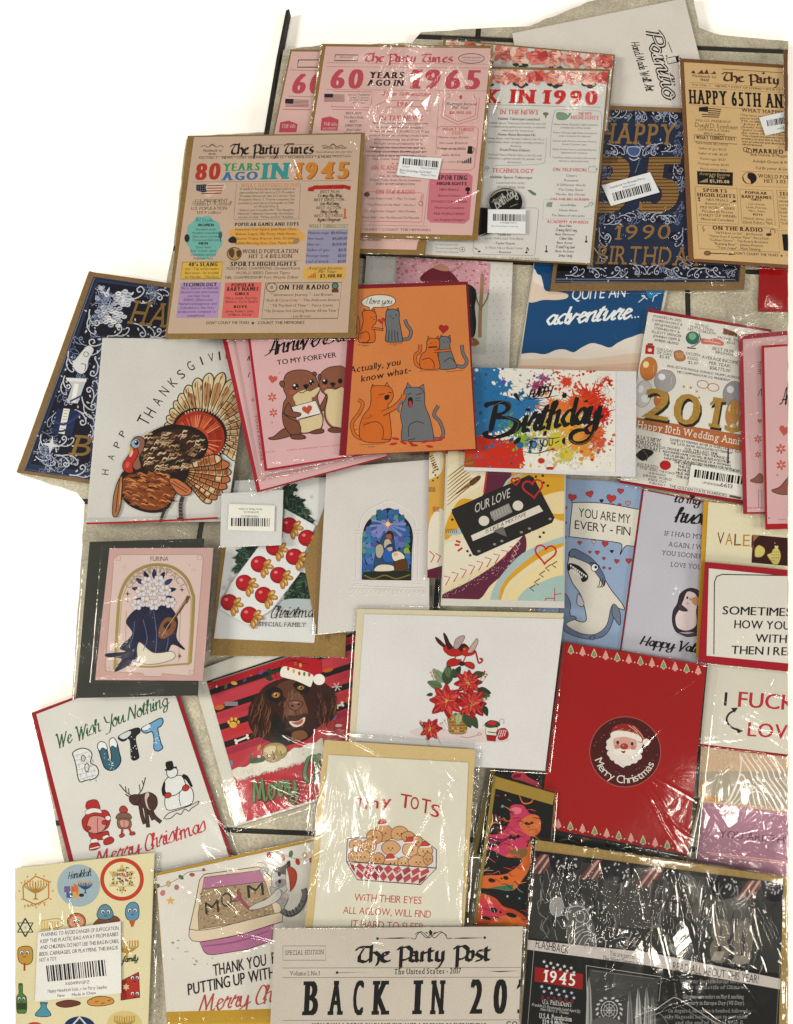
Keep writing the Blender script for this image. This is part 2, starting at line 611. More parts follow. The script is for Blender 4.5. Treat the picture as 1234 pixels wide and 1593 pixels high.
        self.add([(self.X([(x0 + ux * a + vx * b, y + uy * a + vy * b) for a, b in q]), l) for q, l in polys], col)

    def tc(self, s, xc, y, h, col, st='s', k=1.0, wt=None):
        """centred lettering at its own width times k"""
        w = lay(s, st, wt)[1] * h * k
        self.t(s, xc - w / 2, xc + w / 2, y - self.sl * w / 2, h, col, st, wt=wt)

    def lines(self, rows, x0, x1, y, dy, h, col, st='w', just=False, dx=0.0):
        for i, s in enumerate(rows):
            yy = y + i * dy; o = dx * i
            if just:
                k = 1.0 if i < len(rows) - 1 else .45
                self.t(s, x0 + o, x0 + o + (x1 - x0) * k, yy, h, col, st)
            else:
                w = min(lay(s, st)[1] * h * .95, x1 - x0); c = (x0 + x1) / 2 + o
                self.t(s, c - w / 2, c + w / 2, yy + self.sl * ((x1 - x0) / 2 - w / 2), h, col, st)

    def arc_text(self, s, cx, cy, r, a0, a1, h, col, st='s', inward=False):
        """lettering round a circle, letter by letter, from angle a0 to a1 (degrees, y down)"""
        ws = [lay(ch, st)[1] + .1 for ch in s]; tot = sum(ws); x = 0
        for ch, w in zip(s, ws):
            m = a0 + (a1 - a0) * (x + w / 2) / tot; x += w
            if ch == ' ':
                continue
            t = math.radians(m); k = h * w * .9
            dx, dy = (-math.sin(t), math.cos(t)); ux, uy = (math.cos(t), math.sin(t))
            if inward:
                dx, dy, ux, uy = -dx, -dy, -ux, -uy
            px_, py_ = cx + r * math.cos(t), cy + r * math.sin(t)
            self.t(ch, px_ - dx * k / 2, px_ + dx * k / 2, py_ - dy * k / 2, h, col, st, y1=py_ + dy * k / 2, up=(ux, uy))

    def bars(self, x0, y0, x1, y1, h, col='1b1a1c', n=34, seed=1, up=None):
        r = random.Random(seed); x = 0.0; segs = []
        while x < 1:
            w = r.choice((.8, .8, 1.6, 2.3)) / n / 1.6; segs.append((x, min(x + w, 1))); x += w + r.choice((.8, .8, 1.5)) / n / 1.6
        L = math.hypot(x1 - x0, y1 - y0); vx, vy = up if up else ((y1 - y0) / L, -(x1 - x0) / L)
        self.add([(self.X([(x0 + (x1 - x0) * a, y0 + (y1 - y0) * a), (x0 + (x1 - x0) * b, y0 + (y1 - y0) * b),
                           (x0 + (x1 - x0) * b + vx * h, y0 + (y1 - y0) * b + vy * h), (x0 + (x1 - x0) * a + vx * h, y0 + (y1 - y0) * a + vy * h)]), 0) for a, b in segs], col)

    # --- plastic
    def sleeve(self, quad, seed=1, creases=14, amp=.5, fan=None, side=None, rim=True):
        """a loose clear sleeve: a fine sheet with creases, undulation and a crinkled, turned-down rim"""
        self.done()
        q = clip(pts_of(quad), WINDOW); q0 = pts_of(quad)
        if not any(p[0] > XMAX or p[0] < XMIN for p in q0):
            q = q0
        else:
            xs = lambda a, b, X: (X, a[1] + (b[1] - a[1]) * (X - a[0]) / (b[0] - a[0]))
            q = list(q0)
            if q[1][0] > XMAX: q[1] = xs(q0[0], q0[1], XMAX)
            if q[2][0] > XMAX: q[2] = xs(q0[3], q0[2], XMAX)
            if q[0][0] < XMIN: q[0] = xs(q0[1], q0[0], XMIN)
            if q[3][0] < XMIN: q[3] = xs(q0[2], q0[3], XMIN)
        W = np.array([P(*p, self.z) for p in q])[:, :2]
        lx, ly = np.linalg.norm(W[1] - W[0]), np.linalg.norm(W[3] - W[0])
        nx, ny = int(lx / .0012) + 2, int(ly / .0012) + 2
        u, v = np.meshgrid(np.linspace(0, 1, nx), np.linspace(0, 1, ny))
        xy = ((1 - u) * (1 - v))[..., None] * W[0] + (u * (1 - v))[..., None] * W[1] + (u * v)[..., None] * W[2] + ((1 - u) * v)[..., None] * W[3]
        X, Y = u * lx, v * ly
        r = np.random.RandomState(seed)
        h = np.zeros_like(X)
        for _ in range(5):
            k = r.uniform(40, 130, 2) * r.choice([-1, 1], 2)
            h += .00008 * np.sin(k[0] * X + k[1] * Y + r.uniform(0, 6))
        fans = fan or []
        for i in range(creases):
            if fans and i < creases * .85:
                fu, fv, a0, a1, rad = fans[i % len(fans)]
                an = math.radians(r.uniform(a0, a1)); cx, cy = fu * lx, fv * ly
                le = rad * r.uniform(.35, 1.0) / 2; st = r.uniform(.004, .03)
                cx += math.cos(an) * (st + le) + r.uniform(-.006, .006); cy += math.sin(an) * (st + le) + r.uniform(-.006, .006)
            else:
                cx, cy = r.uniform(.05, .95) * lx, r.uniform(.05, .95) * ly
                an = r.uniform(0, math.pi); le = r.uniform(.010, .04)
            w = r.uniform(.0006, .0013)
            dx, dy = X - cx, Y - cy
            s = dx * math.cos(an) + dy * math.sin(an); d = -dx * math.sin(an) + dy * math.cos(an)
            d = d + .002 * np.sin(s * r.uniform(30, 90) + r.uniform(0, 6))
            h += amp * 1e-3 * r.uniform(.5, 1.2) * np.exp(-(d / w) ** 2) * np.exp(-(s / le) ** 4)
        ed = np.minimum(np.minimum(X, lx - X), np.minimum(Y, ly - Y))
        if rim:
            cr = np.sin(X * 420 + 3 * np.sin(X * 110 + seed)) * np.sin(Y * 390 + 3 * np.sin(Y * 120 + seed))
            h += .00011 * np.exp(-(ed / .004) ** 2) * (1.3 + cr) + .0002 * np.exp(-((ed - .002) / .001) ** 2)
        h = np.clip(h + .0005, .0001, .0016)
        h = np.where(ed < 1e-6, h - .0005, h)
        vv = np.concatenate([xy, (self.z + h)[..., None]], 2).reshape(-1, 3) - np.array(self.par_loc)
        idx = np.arange(nx * ny).reshape(ny, nx)
        f = np.stack([idx[:-1, :-1], idx[1:, :-1], idx[1:, 1:], idx[:-1, 1:]], -1).reshape(-1, 4)
        a_, b_, c_ = vv[f[0, 0]], vv[f[0, 1]], vv[f[0, 2]]
        if np.cross(b_ - a_, c_ - a_)[2] < 0:
            f = f[:, ::-1]
        self.mesh('sleeve', vv, f, SLEEVE, None, smooth=True)
        self.z += .0012

    def sticker(self, name, quad, col='d2d0cc', label=None, round_=0):
        """a stuck-on label; what is printed next belongs to it"""
        self.done()
        o = self.slab(name, quad, .00012, col, label=label)
        self.old = (self.par, self.par_loc, self.quad)
        self.par = o; self.quad = pts_of(quad)
        self.par_loc = self.par_loc          # the label shares its card's origin
        return o

    tilted = False

    def end(self):
        self.done()
        if not self.tilted:                 # nothing lies perfectly flat in a heap: one edge rides up a little
            self.tilted = True
            rt = random.Random(self.root.name + str(len(STACK))); a = rt.uniform(0, 6.283); self.lift = rt.uniform(.0004, .0016)
            e = max(math.hypot(*(P(*p, self.z) - self.org).xy) for p in self.foot)
            self.root.rotation_euler = (math.cos(a) * self.lift / (2 * e), math.sin(a) * self.lift / (2 * e), 0)
            self.root.location.z += self.lift / 2
            self.z0 = self.z
        if self.par is not self.root:
            self.par = self.root; self.quad = self.old[2]; self.win = self.quad
        STACK.append((self.foot, self.z + self.lift + .0001))


def structure(name, verts, faces, m, kind='structure', parent=None):
    me = bpy.data.meshes.new(name); me.from_pydata([tuple(v) for v in verts], [], faces); me.materials.append(m)
    o = bpy.data.objects.new(name, me); COL.objects.link(o)
    if parent:
        o.parent = parent
    else:
        o['kind'] = kind
    return o


# ------------------------------------------------------------------ the setting: white backdrop, dark grout bed, stone tiles
structure('ground', [(-6, -6, -.012), (6, -6, -.012), (6, 6, -.012), (-6, 6, -.012)], [[0, 1, 2, 3]], WHITE)
FLOOR = pts_of('440 78 500 70 560 69 640 67 655 49 700 47 822 40 940 -6 1078 -6 1088 42 1118 54 1226 64 1226 1610 24 1610 24 1352 101 1344 84 1266 52 1112 112 1092 128 850 131 782 118 764 26 735 139 422 258 446 270 385 290 216 330 210 415 206')


def hgrout(x, y0):       # the grout lines run slightly downhill to the right
    return y0 + .041 * (x - 617)


GH = [55, 400, 800, 1302, 1900]
GH = [-330] + GH


def vgrout(y, x0):       # and converge towards the top
    return x0 + (x0 - 985) * (y - 110) / 3310


GV = [-420, -125, 131, 431, 740, 1062, 1400]


def prism(name, poly, z0, z1, m, parent=None, ease=.0):
    q = orient(poly); n = len(q)
    b = PV(q, z1); b[:, 2] = z0; t = PV(q, z1)
    v = np.concatenate([b, t])
    f = [list(range(n, 2 * n))[::-1], list(range(n))] + [[(i + 1) % n, i, n + i, n + (i + 1) % n] for i in range(n)]
    return structure(name, v, f, m, parent=parent)


def soft(poly, amp, seed):
    """a slightly uneven outline"""
    r = random.Random(seed); out = []
    for i in range(len(poly)):
        a, b = poly[i], poly[(i + 1) % len(poly)]; n = max(1, int(math.hypot(b[0] - a[0], b[1] - a[1]) / 14))
        for k in range(n):
            out.append((a[0] + (b[0] - a[0]) * k / n + r.uniform(-amp, amp), a[1] + (b[1] - a[1]) * k / n + r.uniform(-amp, amp)))
    return out


def cut_concave(convex, region):
    return clip(list(region), convex)


floor = prism('floor', soft(FLOOR, .9, 3), -.011, -.0012, GROUT)
prism('grout_line', pts_of('445 16 450 14 435 92 416 206 411 206 430 92'), -.0112, -.0010, GROUT, parent=floor)
rr = random.Random(5)
for r in range(len(GH) - 1):
    for c in range(len(GV) - 1):
        g = 4.2
        def crn(cx, ry, sx, sy):
            y = GH[ry]; x = GV[cx]
            for _ in range(4):
                x_ = vgrout(y, GV[cx]); y = hgrout(x_, GH[ry])
            return (x_ + sx * g, y + sy * g)
        quad = [crn(c, r, 1, 1), crn(c + 1, r, -1, 1), crn(c + 1, r + 1, -1, -1), crn(c, r + 1, 1, -1)]
        t = cut_concave(quad, soft(FLOOR, .9, 3))
        if len(t) > 2:
            prism('tile', t, -.0108, .0 + rr.uniform(-.0002, .0002), TILE, parent=floor)
# ------------------------------------------------------------------ the cards, bottom of the pile first
CREAM, INK, KR = 'd8cdb4', '2a2422', '86662e'
rnd = random.Random(11)


def barcode(c, F, quad, bar, h, rows=(), col='d6d4d0', seed=1, name='barcode_label', n=34, label=None):
    """a white shop label: quad and bars in the close-up frame F"""
    c.fr = FR[F]; c.sticker(name, c.X(quad), col, label=label); c.fr = FR[F]; c.sl = 0
    c.new('barcode'); c.bars(*bar, h, seed=seed, n=n)
    if rows:
        c.new('lettering')
        for s, x0, y0, x1, y1, hh in rows:
            c.t(s, x0, x1, y0, hh, '3a3836', 's', y1=y1)
    c.end()


# --- blue adventure card
c = Card('greeting_card', 'blue card with white clouds and hand lettering about an adventure', '832 400 1042 425 1006 600 803 600')
c.slab('envelope', '832 400 1044 425 1008 602 801 602', .0004, 'cfc6b8')
c.slab('card', '833 400 1040 425 1004 600 804 600', .0006, '1d4a73')
c.F('R6').new('cloud', label='cream and peach clouds')
c.b('470 100 520 180 545 190 556 230 575 280 640 285 705 300 700 325 640 335 560 335 480 350 440 300', 'd9c3ae')
c.b('505 150 525 180 545 190 556 225 560 255 530 240 500 220', 'e0d6cc')
c.b('395 670 432 658 500 652 570 660 640 634 690 632 742 648 790 620 850 594 905 604 960 620 1010 590 1080 560 1180 552 1180 780 395 780', 'dccfc2')
c.b('390 700 500 690 640 680 800 690 960 672 1180 660 1180 790 390 790', 'd8bfa8')
c.b('390 735 560 728 760 735 940 722 1180 716 1180 800 390 800', 'd2ae94')
c.b('1180 200 1300 190 1340 240 1260 300 1190 320', '2a78a6')
c.new('lettering')
c.t('QUITE AN', 728, 1050, 335, 68, 'dfe0de', 's', y1=318)
c.t('adventure', 565, 1075, 484, 92, 'e4e4e0', 'cm', y1=444, wt=1.0)
for i in range(3):
    c.e(1092 + i * 19, 440 - i * 2, 5, 5, 'e4e4e0', n=8)
c.l('1130 350 1170 315 1150 310 1185 330', 5, 'd8d8d4'); c.l('1215 345 1225 315 1245 305', 5, 'd8d8d4')
c.sleeve('830 396 1050 424 1012 606 800 606', 3, 10, .35)
c.end()

# --- cherry tree card
c = Card('greeting_card', 'white dotted card with a pink cherry tree, mostly under the orange cats card', '570 396 799 408 792 576 556 576')
c.slab('card', '570 398 798 409 792 575 557 572', .0007, 'd8d2ca')
c.F('R6').new('dot')
for y in range(150, 740, 38):
    for x in range(220, 380, 42):
        c.e(x + (y // 38 % 2) * 20, y, 3, 3, '8e8880', n=6)
for y in range(392, 450, 12):
    for x in range(575, 620, 15):
        c.e((x - 700) * 3.856 + (y % 24) * 2, (y - 380) * 3.856, 3, 3, 'b08e8a', n=6)
c.new('picture', label='pink cherry tree over a couple in dark clothes')
c.p('-320 60 245 118 214 664 -400 640', 'c4c4b4')
c.p('-320 60 245 118 232 300 -330 300', 'cf9aa2')
for i in range(420):
    x, y = rnd.uniform(-320, 238), rnd.uniform(75, 300)
    if rnd.random() < (310 - y) / 200:
        c.e(x, y, rnd.uniform(4, 12), rnd.uniform(4, 9), rnd.choice(('b9757f', 'd9a8ae', 'c98890', 'e0b8ba', 'a86a70')), n=6)
c.l('180 560 182 420 190 300 195 180', 22, '9a7a5c'); c.l('190 400 160 330 150 270', 10, '8a6a4c'); c.l('192 380 222 330 232 290', 9, '8a6a4c')
c.b('60 260 130 250 160 300 150 380 158 480 140 560 60 560', '22201f'); c.b('90 560 150 565 178 595 150 612 100 610', '96643c')
c.b('-180 210 -120 150 -50 140 20 180 60 240 20 260 -90 250', '6a2830'); c.b('-100 140 -60 120 -20 130 0 160 -50 160', 'b98470')
c.sleeve('566 392 806 404 800 578 552 578', 5, 8, .35)
c.end()

# --- red card, top right
c = Card('greeting_card', 'plain deep red card cut off below the tan newspaper card', '1182 412 1300 412 1295 487 1179 485')
c.slab('card', '1182 400 1300 412 1295 487 1179 485', .0008, '971a20')
c.sleeve('1181 398 1302 410 1297 490 1178 488', 6, 4, .25)
c.end()

# --- white insert with its maker's name
c = Card('packaging_card', 'white insert with black outlined sideways lettering and a paint brush', '796 51 1066 -3 1110 172 826 226', 'packaging card')
c.slab('card', '797 52 1065 -2 1109 172 827 225', .0006, 'd0c6ba')
c.F('R2').new('lettering')
for wt, col in ((1.5, '2a2826'), (.5, 'd0c6ba')):
    c.t('Paintio', 608, 692, 132, 66, col, 'cm', y1=418, wt=wt, up=(.95, -.30))
c.t('Hand Made Wall Art', 548, 614, 180, 34, '2a2826', 'cm', y1=388, wt=.9, up=(.95, -.25))
c.new('paint_brush'); c.l('704 178 722 224', 3, '2a2826', sm=False)
c.po('698 248 736 240 742 264 704 272', 'd0c6ba', 3); c.p('736 240 752 236 748 244 762 246 748 252 760 264 742 266', '2a2826')
c.end()

# --- navy and gold birthday cards
def navy(quad_out, quad_in, label, base='2a3246', **k):
    c = Card('birthday_card', label, quad_out, 'greeting card', 'navy and gold birthday cards')
    c.slab('envelope', quad_out, .0006, '7a5c34', KRAFT)
    c.slab('card', quad_in, .0006, base)
    return c


def scroll(c, x, y, s, a, col='b9bcc8', mir=1, w=4):
    """an acanthus scroll: a spiral stem with leaves"""
    ca, sa = math.cos(math.radians(a)), math.sin(math.radians(a))
    T = lambda p: [(x + (u * ca - v * mir * sa) * s, y + (u * sa + v * mir * ca) * s) for u, v in p]
    c.l(T([(-1, .5), (-.4, .45), (.1, .1), (.25, -.3), (0, -.5), (-.2, -.3), (-.08, -.12), (.06, -.2)]), w, col)
    c.l(T([(-.4, .45), (.3, .5), (.8, .2), (1, -.2), (.8, -.35), (.65, -.2)]), w * .8, col)
    for u, v, r, t in ((-.5, .2, .3, -60), (.3, .35, .26, 30), (.75, .45, .3, 15), (-.8, .7, .25, 100), (.45, -.1, .2, -80)):
        c.b(T([(u, v), (u + r * .5 * math.cos(math.radians(t + 30)), v + r * .5 * math.sin(math.radians(t + 30))), (u + r * math.cos(math.radians(t)), v + r * math.sin(math.radians(t))), (u + r * .45 * math.cos(math.radians(t - 35)), v + r * .45 * math.sin(math.radians(t - 35)))]), col, n=3)


c = navy('893 163 1176 172 1158 450 856 453', '899 170 1169 179 1150 438 864 440', 'navy and gold 35th birthday card with a white barcode label')
c.F('U6', .0).new('border')
c.box(40, 95, 1085, 1190, 3, '7c7f8c'); c.p('-60 1075 1110 1082 1100 1178 -75 1160', '15161e')
c.l('-60 1170 1085 1172', 4, '7f8290', sm=False); c.l('-60 1185 1090 1192', 3, '6a6c78', sm=False)
c.new('scroll')
for x, y, s, a, m in ((60, 1120, 60, 5, 1), (200, 1130, 62, 0, -1), (330, 1125, 70, 0, 1), (460, 1110, 60, 10, -1), (580, 1110, 60, 170, 1), (710, 1128, 70, 180, -1), (840, 1130, 62, 180, 1), (960, 1125, 62, 180, -1),
                      (330, 110, 60, 0, 1), (470, 120, 55, 20, -1), (590, 115, 70, 0, -1), (690, 130, 50, 90, 1), (320, 345, 60, 10, -1), (560, 345, 70, 170, 1), (660, 330, 50, 0, 1), (300, 790, 60, 0, 1),
                      (400, 775, 50, -20, -1), (560, 775, 60, 180, 1), (650, 790, 55, 0, -1), (245, 900, 60, 90, 1), (720, 900, 60, 90, -1), (720, 470, 60, 95, 1), (720, 560, 50, 95, -1), (230, 1000, 50, 60, 1), (770, 1040, 50, 60, 1)):
    c.b([(x + s * 1.1 * math.cos(t), y + s * .6 * math.sin(t)) for t in (0, 1, 2, 3, 4, 5)], '1a1e30', n=3)
    scroll(c, x, y, s, a, mir=m, w=5)
r_n = random.Random(78)
for k in range(60):
    z = k % 6
    x, y = ((r_n.uniform(270, 730), r_n.uniform(85, 150)), (r_n.uniform(260, 740), r_n.uniform(325, 375)), (r_n.uniform(230, 300), r_n.uniform(380, 740)), (r_n.uniform(690, 760), r_n.uniform(170, 760)), (r_n.uniform(220, 760), r_n.uniform(750, 810)), (r_n.uniform(-20, 1080), r_n.uniform(1085, 1165)))[z]
    scroll(c, x, y, r_n.uniform(24, 42), r_n.uniform(0, 360), r_n.choice(('8f95aa', 'a4a8b6', '717a98')), r_n.choice((-1, 1)), 4)
c.b('395 340 410 325 455 325 478 340 465 375 435 385 405 372', '4a5a86', 5, 'b9bcc8'); c.l('470 420 445 490', 3, '8a8ea0')
c.l('405 395 435 410 470 395', 6, 'c9c9cc'); c.l('250 905 268 880 290 905 275 940', 6, 'b9bcc8')
GOLD = '9c7440'
c.new('gold_lettering', FOIL)
c.t('HAPPY', 215, 695, 302, 132, GOLD, 'wb', y1=312); c.t('1990', 308, 668, 918, 92, GOLD, 'w', y1=912)
c.t('BIRTHDAY', 195, 880, 1072, 118, GOLD, 'w', y1=1086)
c.t('35', 130, 742, 742, 352, GOLD, 'wf', y1=738)
c.new('engraved_line')
for y in range(400, 735, 22):
    c.l([(215, y + 3), (410, y)], 5, '33261e', sm=False)
    c.l([(490, y + 2), (735, y)], 5, '33261e', sm=False)
c.sleeve('892 160 1176 168 1163 456 852 458', 8, 30, .45, side=1)
barcode(c, 'U6', '232 570 540 486 602 614 290 702', (312, 672, 556, 604), 54, (('Guestbook for Birthday Party', 285, 592, 508, 530, 14), ('Alternative', 365, 590, 448, 568, 12)), seed=4, label='white label with rounded corners turned askew')

# --- rose bordered newspaper cards
def roses(c, F, x0, x1, y0, y1, sl):
    """a garland of coral peonies with dark leaves"""
    r = random.Random(int(x0) + int(y0)); n = 11
    for i in range(n):
        x = x0 + (x1 - x0) * (i + .4) / n; y = y0 + sl * (x - x0); hgt = y1 - y0
        for dx, dy, a in ((-30, hgt * .95, 150), (32, hgt * .98, 40), (5, hgt * 1.1, 95)):
            if i % 2:
                c.b([(x + dx - 22, y + dy), (x + dx, y + dy - 14), (x + dx + 24, y + dy + 4), (x + dx, y + dy + 16)], '2f3d30', n=3)
        big = i % 4 != 2
        for k in range(26):
            t = r.uniform(0, 6.28); q = r.uniform(.2, 1); rr_ = r.uniform(18, 34)
            c.e(x + math.cos(t) * 62 * q, y + hgt * .45 + math.sin(t) * hgt * .42 * q, rr_, rr_ * .6,
                r.choice(('d98a78', 'e0a490', 'c96a5e', 'ecc4b2') if big else ('c9504c', 'd8685e', 'b54040', 'e08a7c')), r.uniform(0, 180), n=9)
        for k in range(9):
            t = r.uniform(0, 6.28); q = r.uniform(.2, .9)
            c.l([(x + math.cos(t) * 55 * q - 12, y + hgt * .45 + math.sin(t) * hgt * .4 * q), (x + math.cos(t) * 55 * q, y + hgt * .4 + math.sin(t) * hgt * .4 * q), (x + math.cos(t) * 55 * q + 14, y + hgt * .47 + math.sin(t) * hgt * .4 * q)], 4, 'a8453e', n=3)


G19 = 'newspaper birthday cards with a rose garland'
c = Card('birthday_card', 'rose garland newspaper card mostly hidden under another rose card', '690 60 957 86 945 205 684 200', group=G19)
c.slab('envelope', '690 60 957 86 945 205 684 200', .0005, KR, KRAFT)
c.slab('card', '694 63 954 88 943 205 686 200', .0006, 'd2ccc6')
c.F('U4').new('rose')
roses(c, 'U4', -30, 1240, 0, 125, .088)
c.sleeve('686 57 962 84 950 208 682 202', 11, 8, .4)
c.end()

c = Card('birthday_card', 'newspaper card with red lettering, roses and a black round sticker', '690 102 949 108 922 412 660 398', group=G19, foot='688 100 958 108 930 415 656 402')
c.slab('envelope', '690 102 949 108 922 412 660 398', .0006, KR, KRAFT)
c.slab('card', '692 107 946 111 918 409 661 396', .0006, 'd3cdc6')
RED = 'c02e2a'
c.F('U4').new('rose'); roses(c, 'U4', -20, 1230, 212, 305, .004)
c.new('lettering')
c.F('U4', .018)
c.t('BACK', 30, 462, 424, 92, RED, 'wf'); c.t('IN', 520, 692, 430, 92, RED, 'wf'); c.t('1990', 734, 1104, 434, 92, RED, 'wf')
c.t('IN THE NEWS', 458, 712, 502, 28, RED, 'wb'); c.t('NEWS', 980, 1066, 507, 20, RED, 'wb'); c.t('HIGHLIGHTS', 928, 1112, 534, 24, RED, 'wb')
c.t('Hubble Telescope Launched', 446, 720, 540, 17, INK, 'sb'); c.t('Home Alone Becomes Hit', 446, 694, 644, 17, INK, 'sb'); c.t('Fresh Prince Debuts', 460, 656, 746, 17, INK, 'sb')
c.lines(['Hubble Space Telescope launched by the U.S.', 'revolutionizing global astronomy, a scientific', 'milestone for Americans.'], 390, 764, 566, 24, 13, '4a4440', 'w')
c.lines(['Home Alone, with Macaulay Culkin in the U.S., a', 'global holiday classic, the highest grossing comedy in', 'America.'], 380, 750, 668, 24, 13, '4a4440', 'w')
c.lines(['The Fresh Prince of Bel-Air debuts in the U.S., with', 'Will Smith, a global comedy hit, popular with', 'Americans.'], 376, 736, 776, 24, 13, '4a4440', 'w')
for i, (a, b) in enumerate((('Home Alone, Macaulay Culkin as build it', 'comedy box office smash.'), ('Pretty Woman, Julia Roberts breakout', 'role, romantic hit released.'), ('Dances with Wolves wins Best Picture,', 'Kevin Costners epic.'), ('Ghost, Patrick Swayze and Demi Moores', 'supernatural romance.'), ('Twin Peaks debuts, David Lynchs surreal', 'mystery captivates fans.'))):
    c.lines([a, b], 815 - i * 3, 1105 - i * 3, 574 + i * 55, 21, 12, '4a4440', 'w')
c.new('rule')
c.l([(385, 440), (1125, 456)], 2.5, '5a5550', sm=False)
c.l('400 520 415 480 450 468 720 474', 2, '6a6560'); c.l('766 656 758 790 720 832 430 842', 2, '6a6560')
c.l('790 790 800 600 818 500 850 474 1090 478 1128 500 1132 560 1112 800', 2, '6a6560')
c.new('picture', label='small green and red drawings')
c.e(762, 500, 18, 9, '5c7a5a', ow=2); c.l('762 508 762 530', 8, '5c7a5a'); c.e(762, 512, 8, 6, 'b05040')
c.b('835 495 870 490 905 500 930 494 915 520 890 538 840 535', '7d947c', 2, '4b5f4d')
c.F('U5', .018); c.new('lettering')
c.t('TECHNOLOGY', 404, 682, 122, 28, RED, 'wb'); c.t('Hubble Space Telescope', 396, 672, 160, 18, INK, 'sb')
c.t('Launched into orbit,', 436, 626, 196, 15, '55504c', 'w'); c.t('World Wide Web', 436, 622, 226, 16, '55504c', 's')
c.t('ON TELEVISON', 808, 1030, 112, 22, RED, 'wb'); c.t('ON THE BIG SCREEN', 792, 1046, 304, 16, RED, 'wb'); c.t('ACADEMY AWARDS', 768, 1044, 456, 20, RED, 'wb')
c.lines(['Cheers', 'Roseanne', 'A Different World', 'The Cosby Show', 'Murder, She Wrote'], 830, 1035, 148, 31, 15, '4a4440', 'w', dx=-2)
c.lines(['Goodfellas', 'Home Alone', 'The Silence of the Lambs'], 800, 1020, 342, 35, 15, '4a4440', 'w')
for i, (a, b) in enumerate((('Best Film', 'Driving Miss Daisy'), ('Best Director', 'Oliver Stone'), ('Best Actor', 'Daniel Day Lewis'), ('Best Actress', 'Jessica Tandy'))):
    c.tc(a, 892 - i * 2, 482 + i * 56, 15, INK, 'sb'); c.tc(b, 898 - i * 3, 511 + i * 56, 19, '4a4440', 'c', .8)
for s, y, st in (('Vanilla Ice', 540, 'sb'), ('Love Will Lead You Back', 566, 'w'), ('- Taylor Dayne', 598, 'sb'), ('It Must Have Been Love', 628, 'w'), ('- Roxette', 656, 'sb')):
    c.tc(s, 486, y, 15, INK if st == 'sb' else '6a645e', st)
c.t('HAPPY BIRTHDAY!', 234, 434, 692, 15, '4a4644', 'w'); c.t('ALL THE BEST TO YOU!', 464, 716, 698, 15, '4a4644', 'w')
c.lines(['U.S. New Kennedy Duffy', 'The, were hosting 1990s', 'The Motor Show Championships'], 30, 185, 604, 24, 11, '6a645e', 'w')
c.new('rule'); c.l('290 660 280 640 300 360 700 356 716 372 690 660 680 672 290 662', 2, '6a6560', sm=False)
for i in range(20):
    x = 752 + i * 16.6; c.l([(x, 302), (x + 9, 302)], 2, '6a6560', sm=False); c.l([(x - 10, 428), (x, 429)], 2, '6a6560', sm=False)
for i in range(8):
    y = 306 + i * 15; c.l([(750 - i, y), (749 - i, y + 8)], 2, '6a6560', sm=False); c.l([(1088 - i, y), (1087 - i, y + 8)], 2, '6a6560', sm=False)
c.new('picture', label='small green drawings and statuettes')
c.box(1046, 84, 1094, 118, 3, '6f8270'); c.l('1060 84 1052 72', 2, '6f8270'); c.l('1076 84 1086 70', 2, '6f8270'); c.e(1100, 100, 4, 8, '6f8270')
c.p('640 240 660 236 700 262 696 276 672 268', '5d7a62'); c.p('770 320 808 316 802 352 764 348', '7d947c'); c.l('1015 350 1040 345 1060 320 1075 325 1060 345', 5, '6f8d72')
for x, y in ((766, 650), (1030, 585)):
    c.e(x, y - 40, 4, 7, '3a3532'); c.l([(x, y - 34), (x, y - 12)], 6, '3a3532', sm=False); c.p([(x - 11, y), (x + 11, y), (x + 7, y - 12), (x - 7, y - 12)], '3a3532')
c.l('636 652 640 618 650 640', 5, '3a3532'); c.e(634, 652, 9, 6, '3a3532'); c.e(322, 645, 10, 6, '3a3532'); c.l('290 620 310 632', 5, '3a3532'); c.e(210, 632, 17, 16, None, ow=2.5); c.e(210, 632, 5, 5, '3a3532')
c.l('356 110 372 82 388 96 372 96 380 120', 4, '5d7a62')
c.sleeve('688 99 958 108 931 416 655 403', 12, 22, .4, fan=[(.45, .0, 60, 120, .06), (.1, .3, 60, 120, .08)])
c.F('U5'); c.sticker('round_sticker', c.X([(498 + 110 * math.cos(k * .2618), 318 + 94 * math.sin(k * .2618)) for k in range(24)]), '2b2a28', 'black round sticker with script lettering'); c.new('lettering')
c.t('Birthday', 436, 572, 366, 62, 'a8a49a', 'cm', y1=270, wt=.8); c.l('395 290 440 250 500 236 570 250', 12, '8a857a', taper=.9); c.l('400 320 440 300 480 262', 16, '67625a', taper=.9); c.l('525 350 575 330', 4, '8a857a')
c.end()
c.F('U5'); c.new('gift_seal', label='torn black strip'); c.p('326 354 378 356 376 520 316 538', '262322'); c.p('376 520 410 524 320 548', '3a3532')
barcode(c, 'U5', '380 366 630 366 628 528 376 522', (412, 442, 634, 446), 46, (('XT0408LW67Y', 456, 460, 572, 460, 10), ('New Person Party of with You', 402, 480, 580, 484, 9)), seed=7)

# --- pink newspapers
PK, PR = 'd4ada4', 'b84a55'
G60 = 'pink newspaper birthday cards'


def pink(label, out, inn, amp, seed, fan):
    c = Card('birthday_card', label, out, group=G60)
    c.slab('envelope', out, .0006, KR, KRAFT); c.slab('card', inn, .0006, PK)
    return c


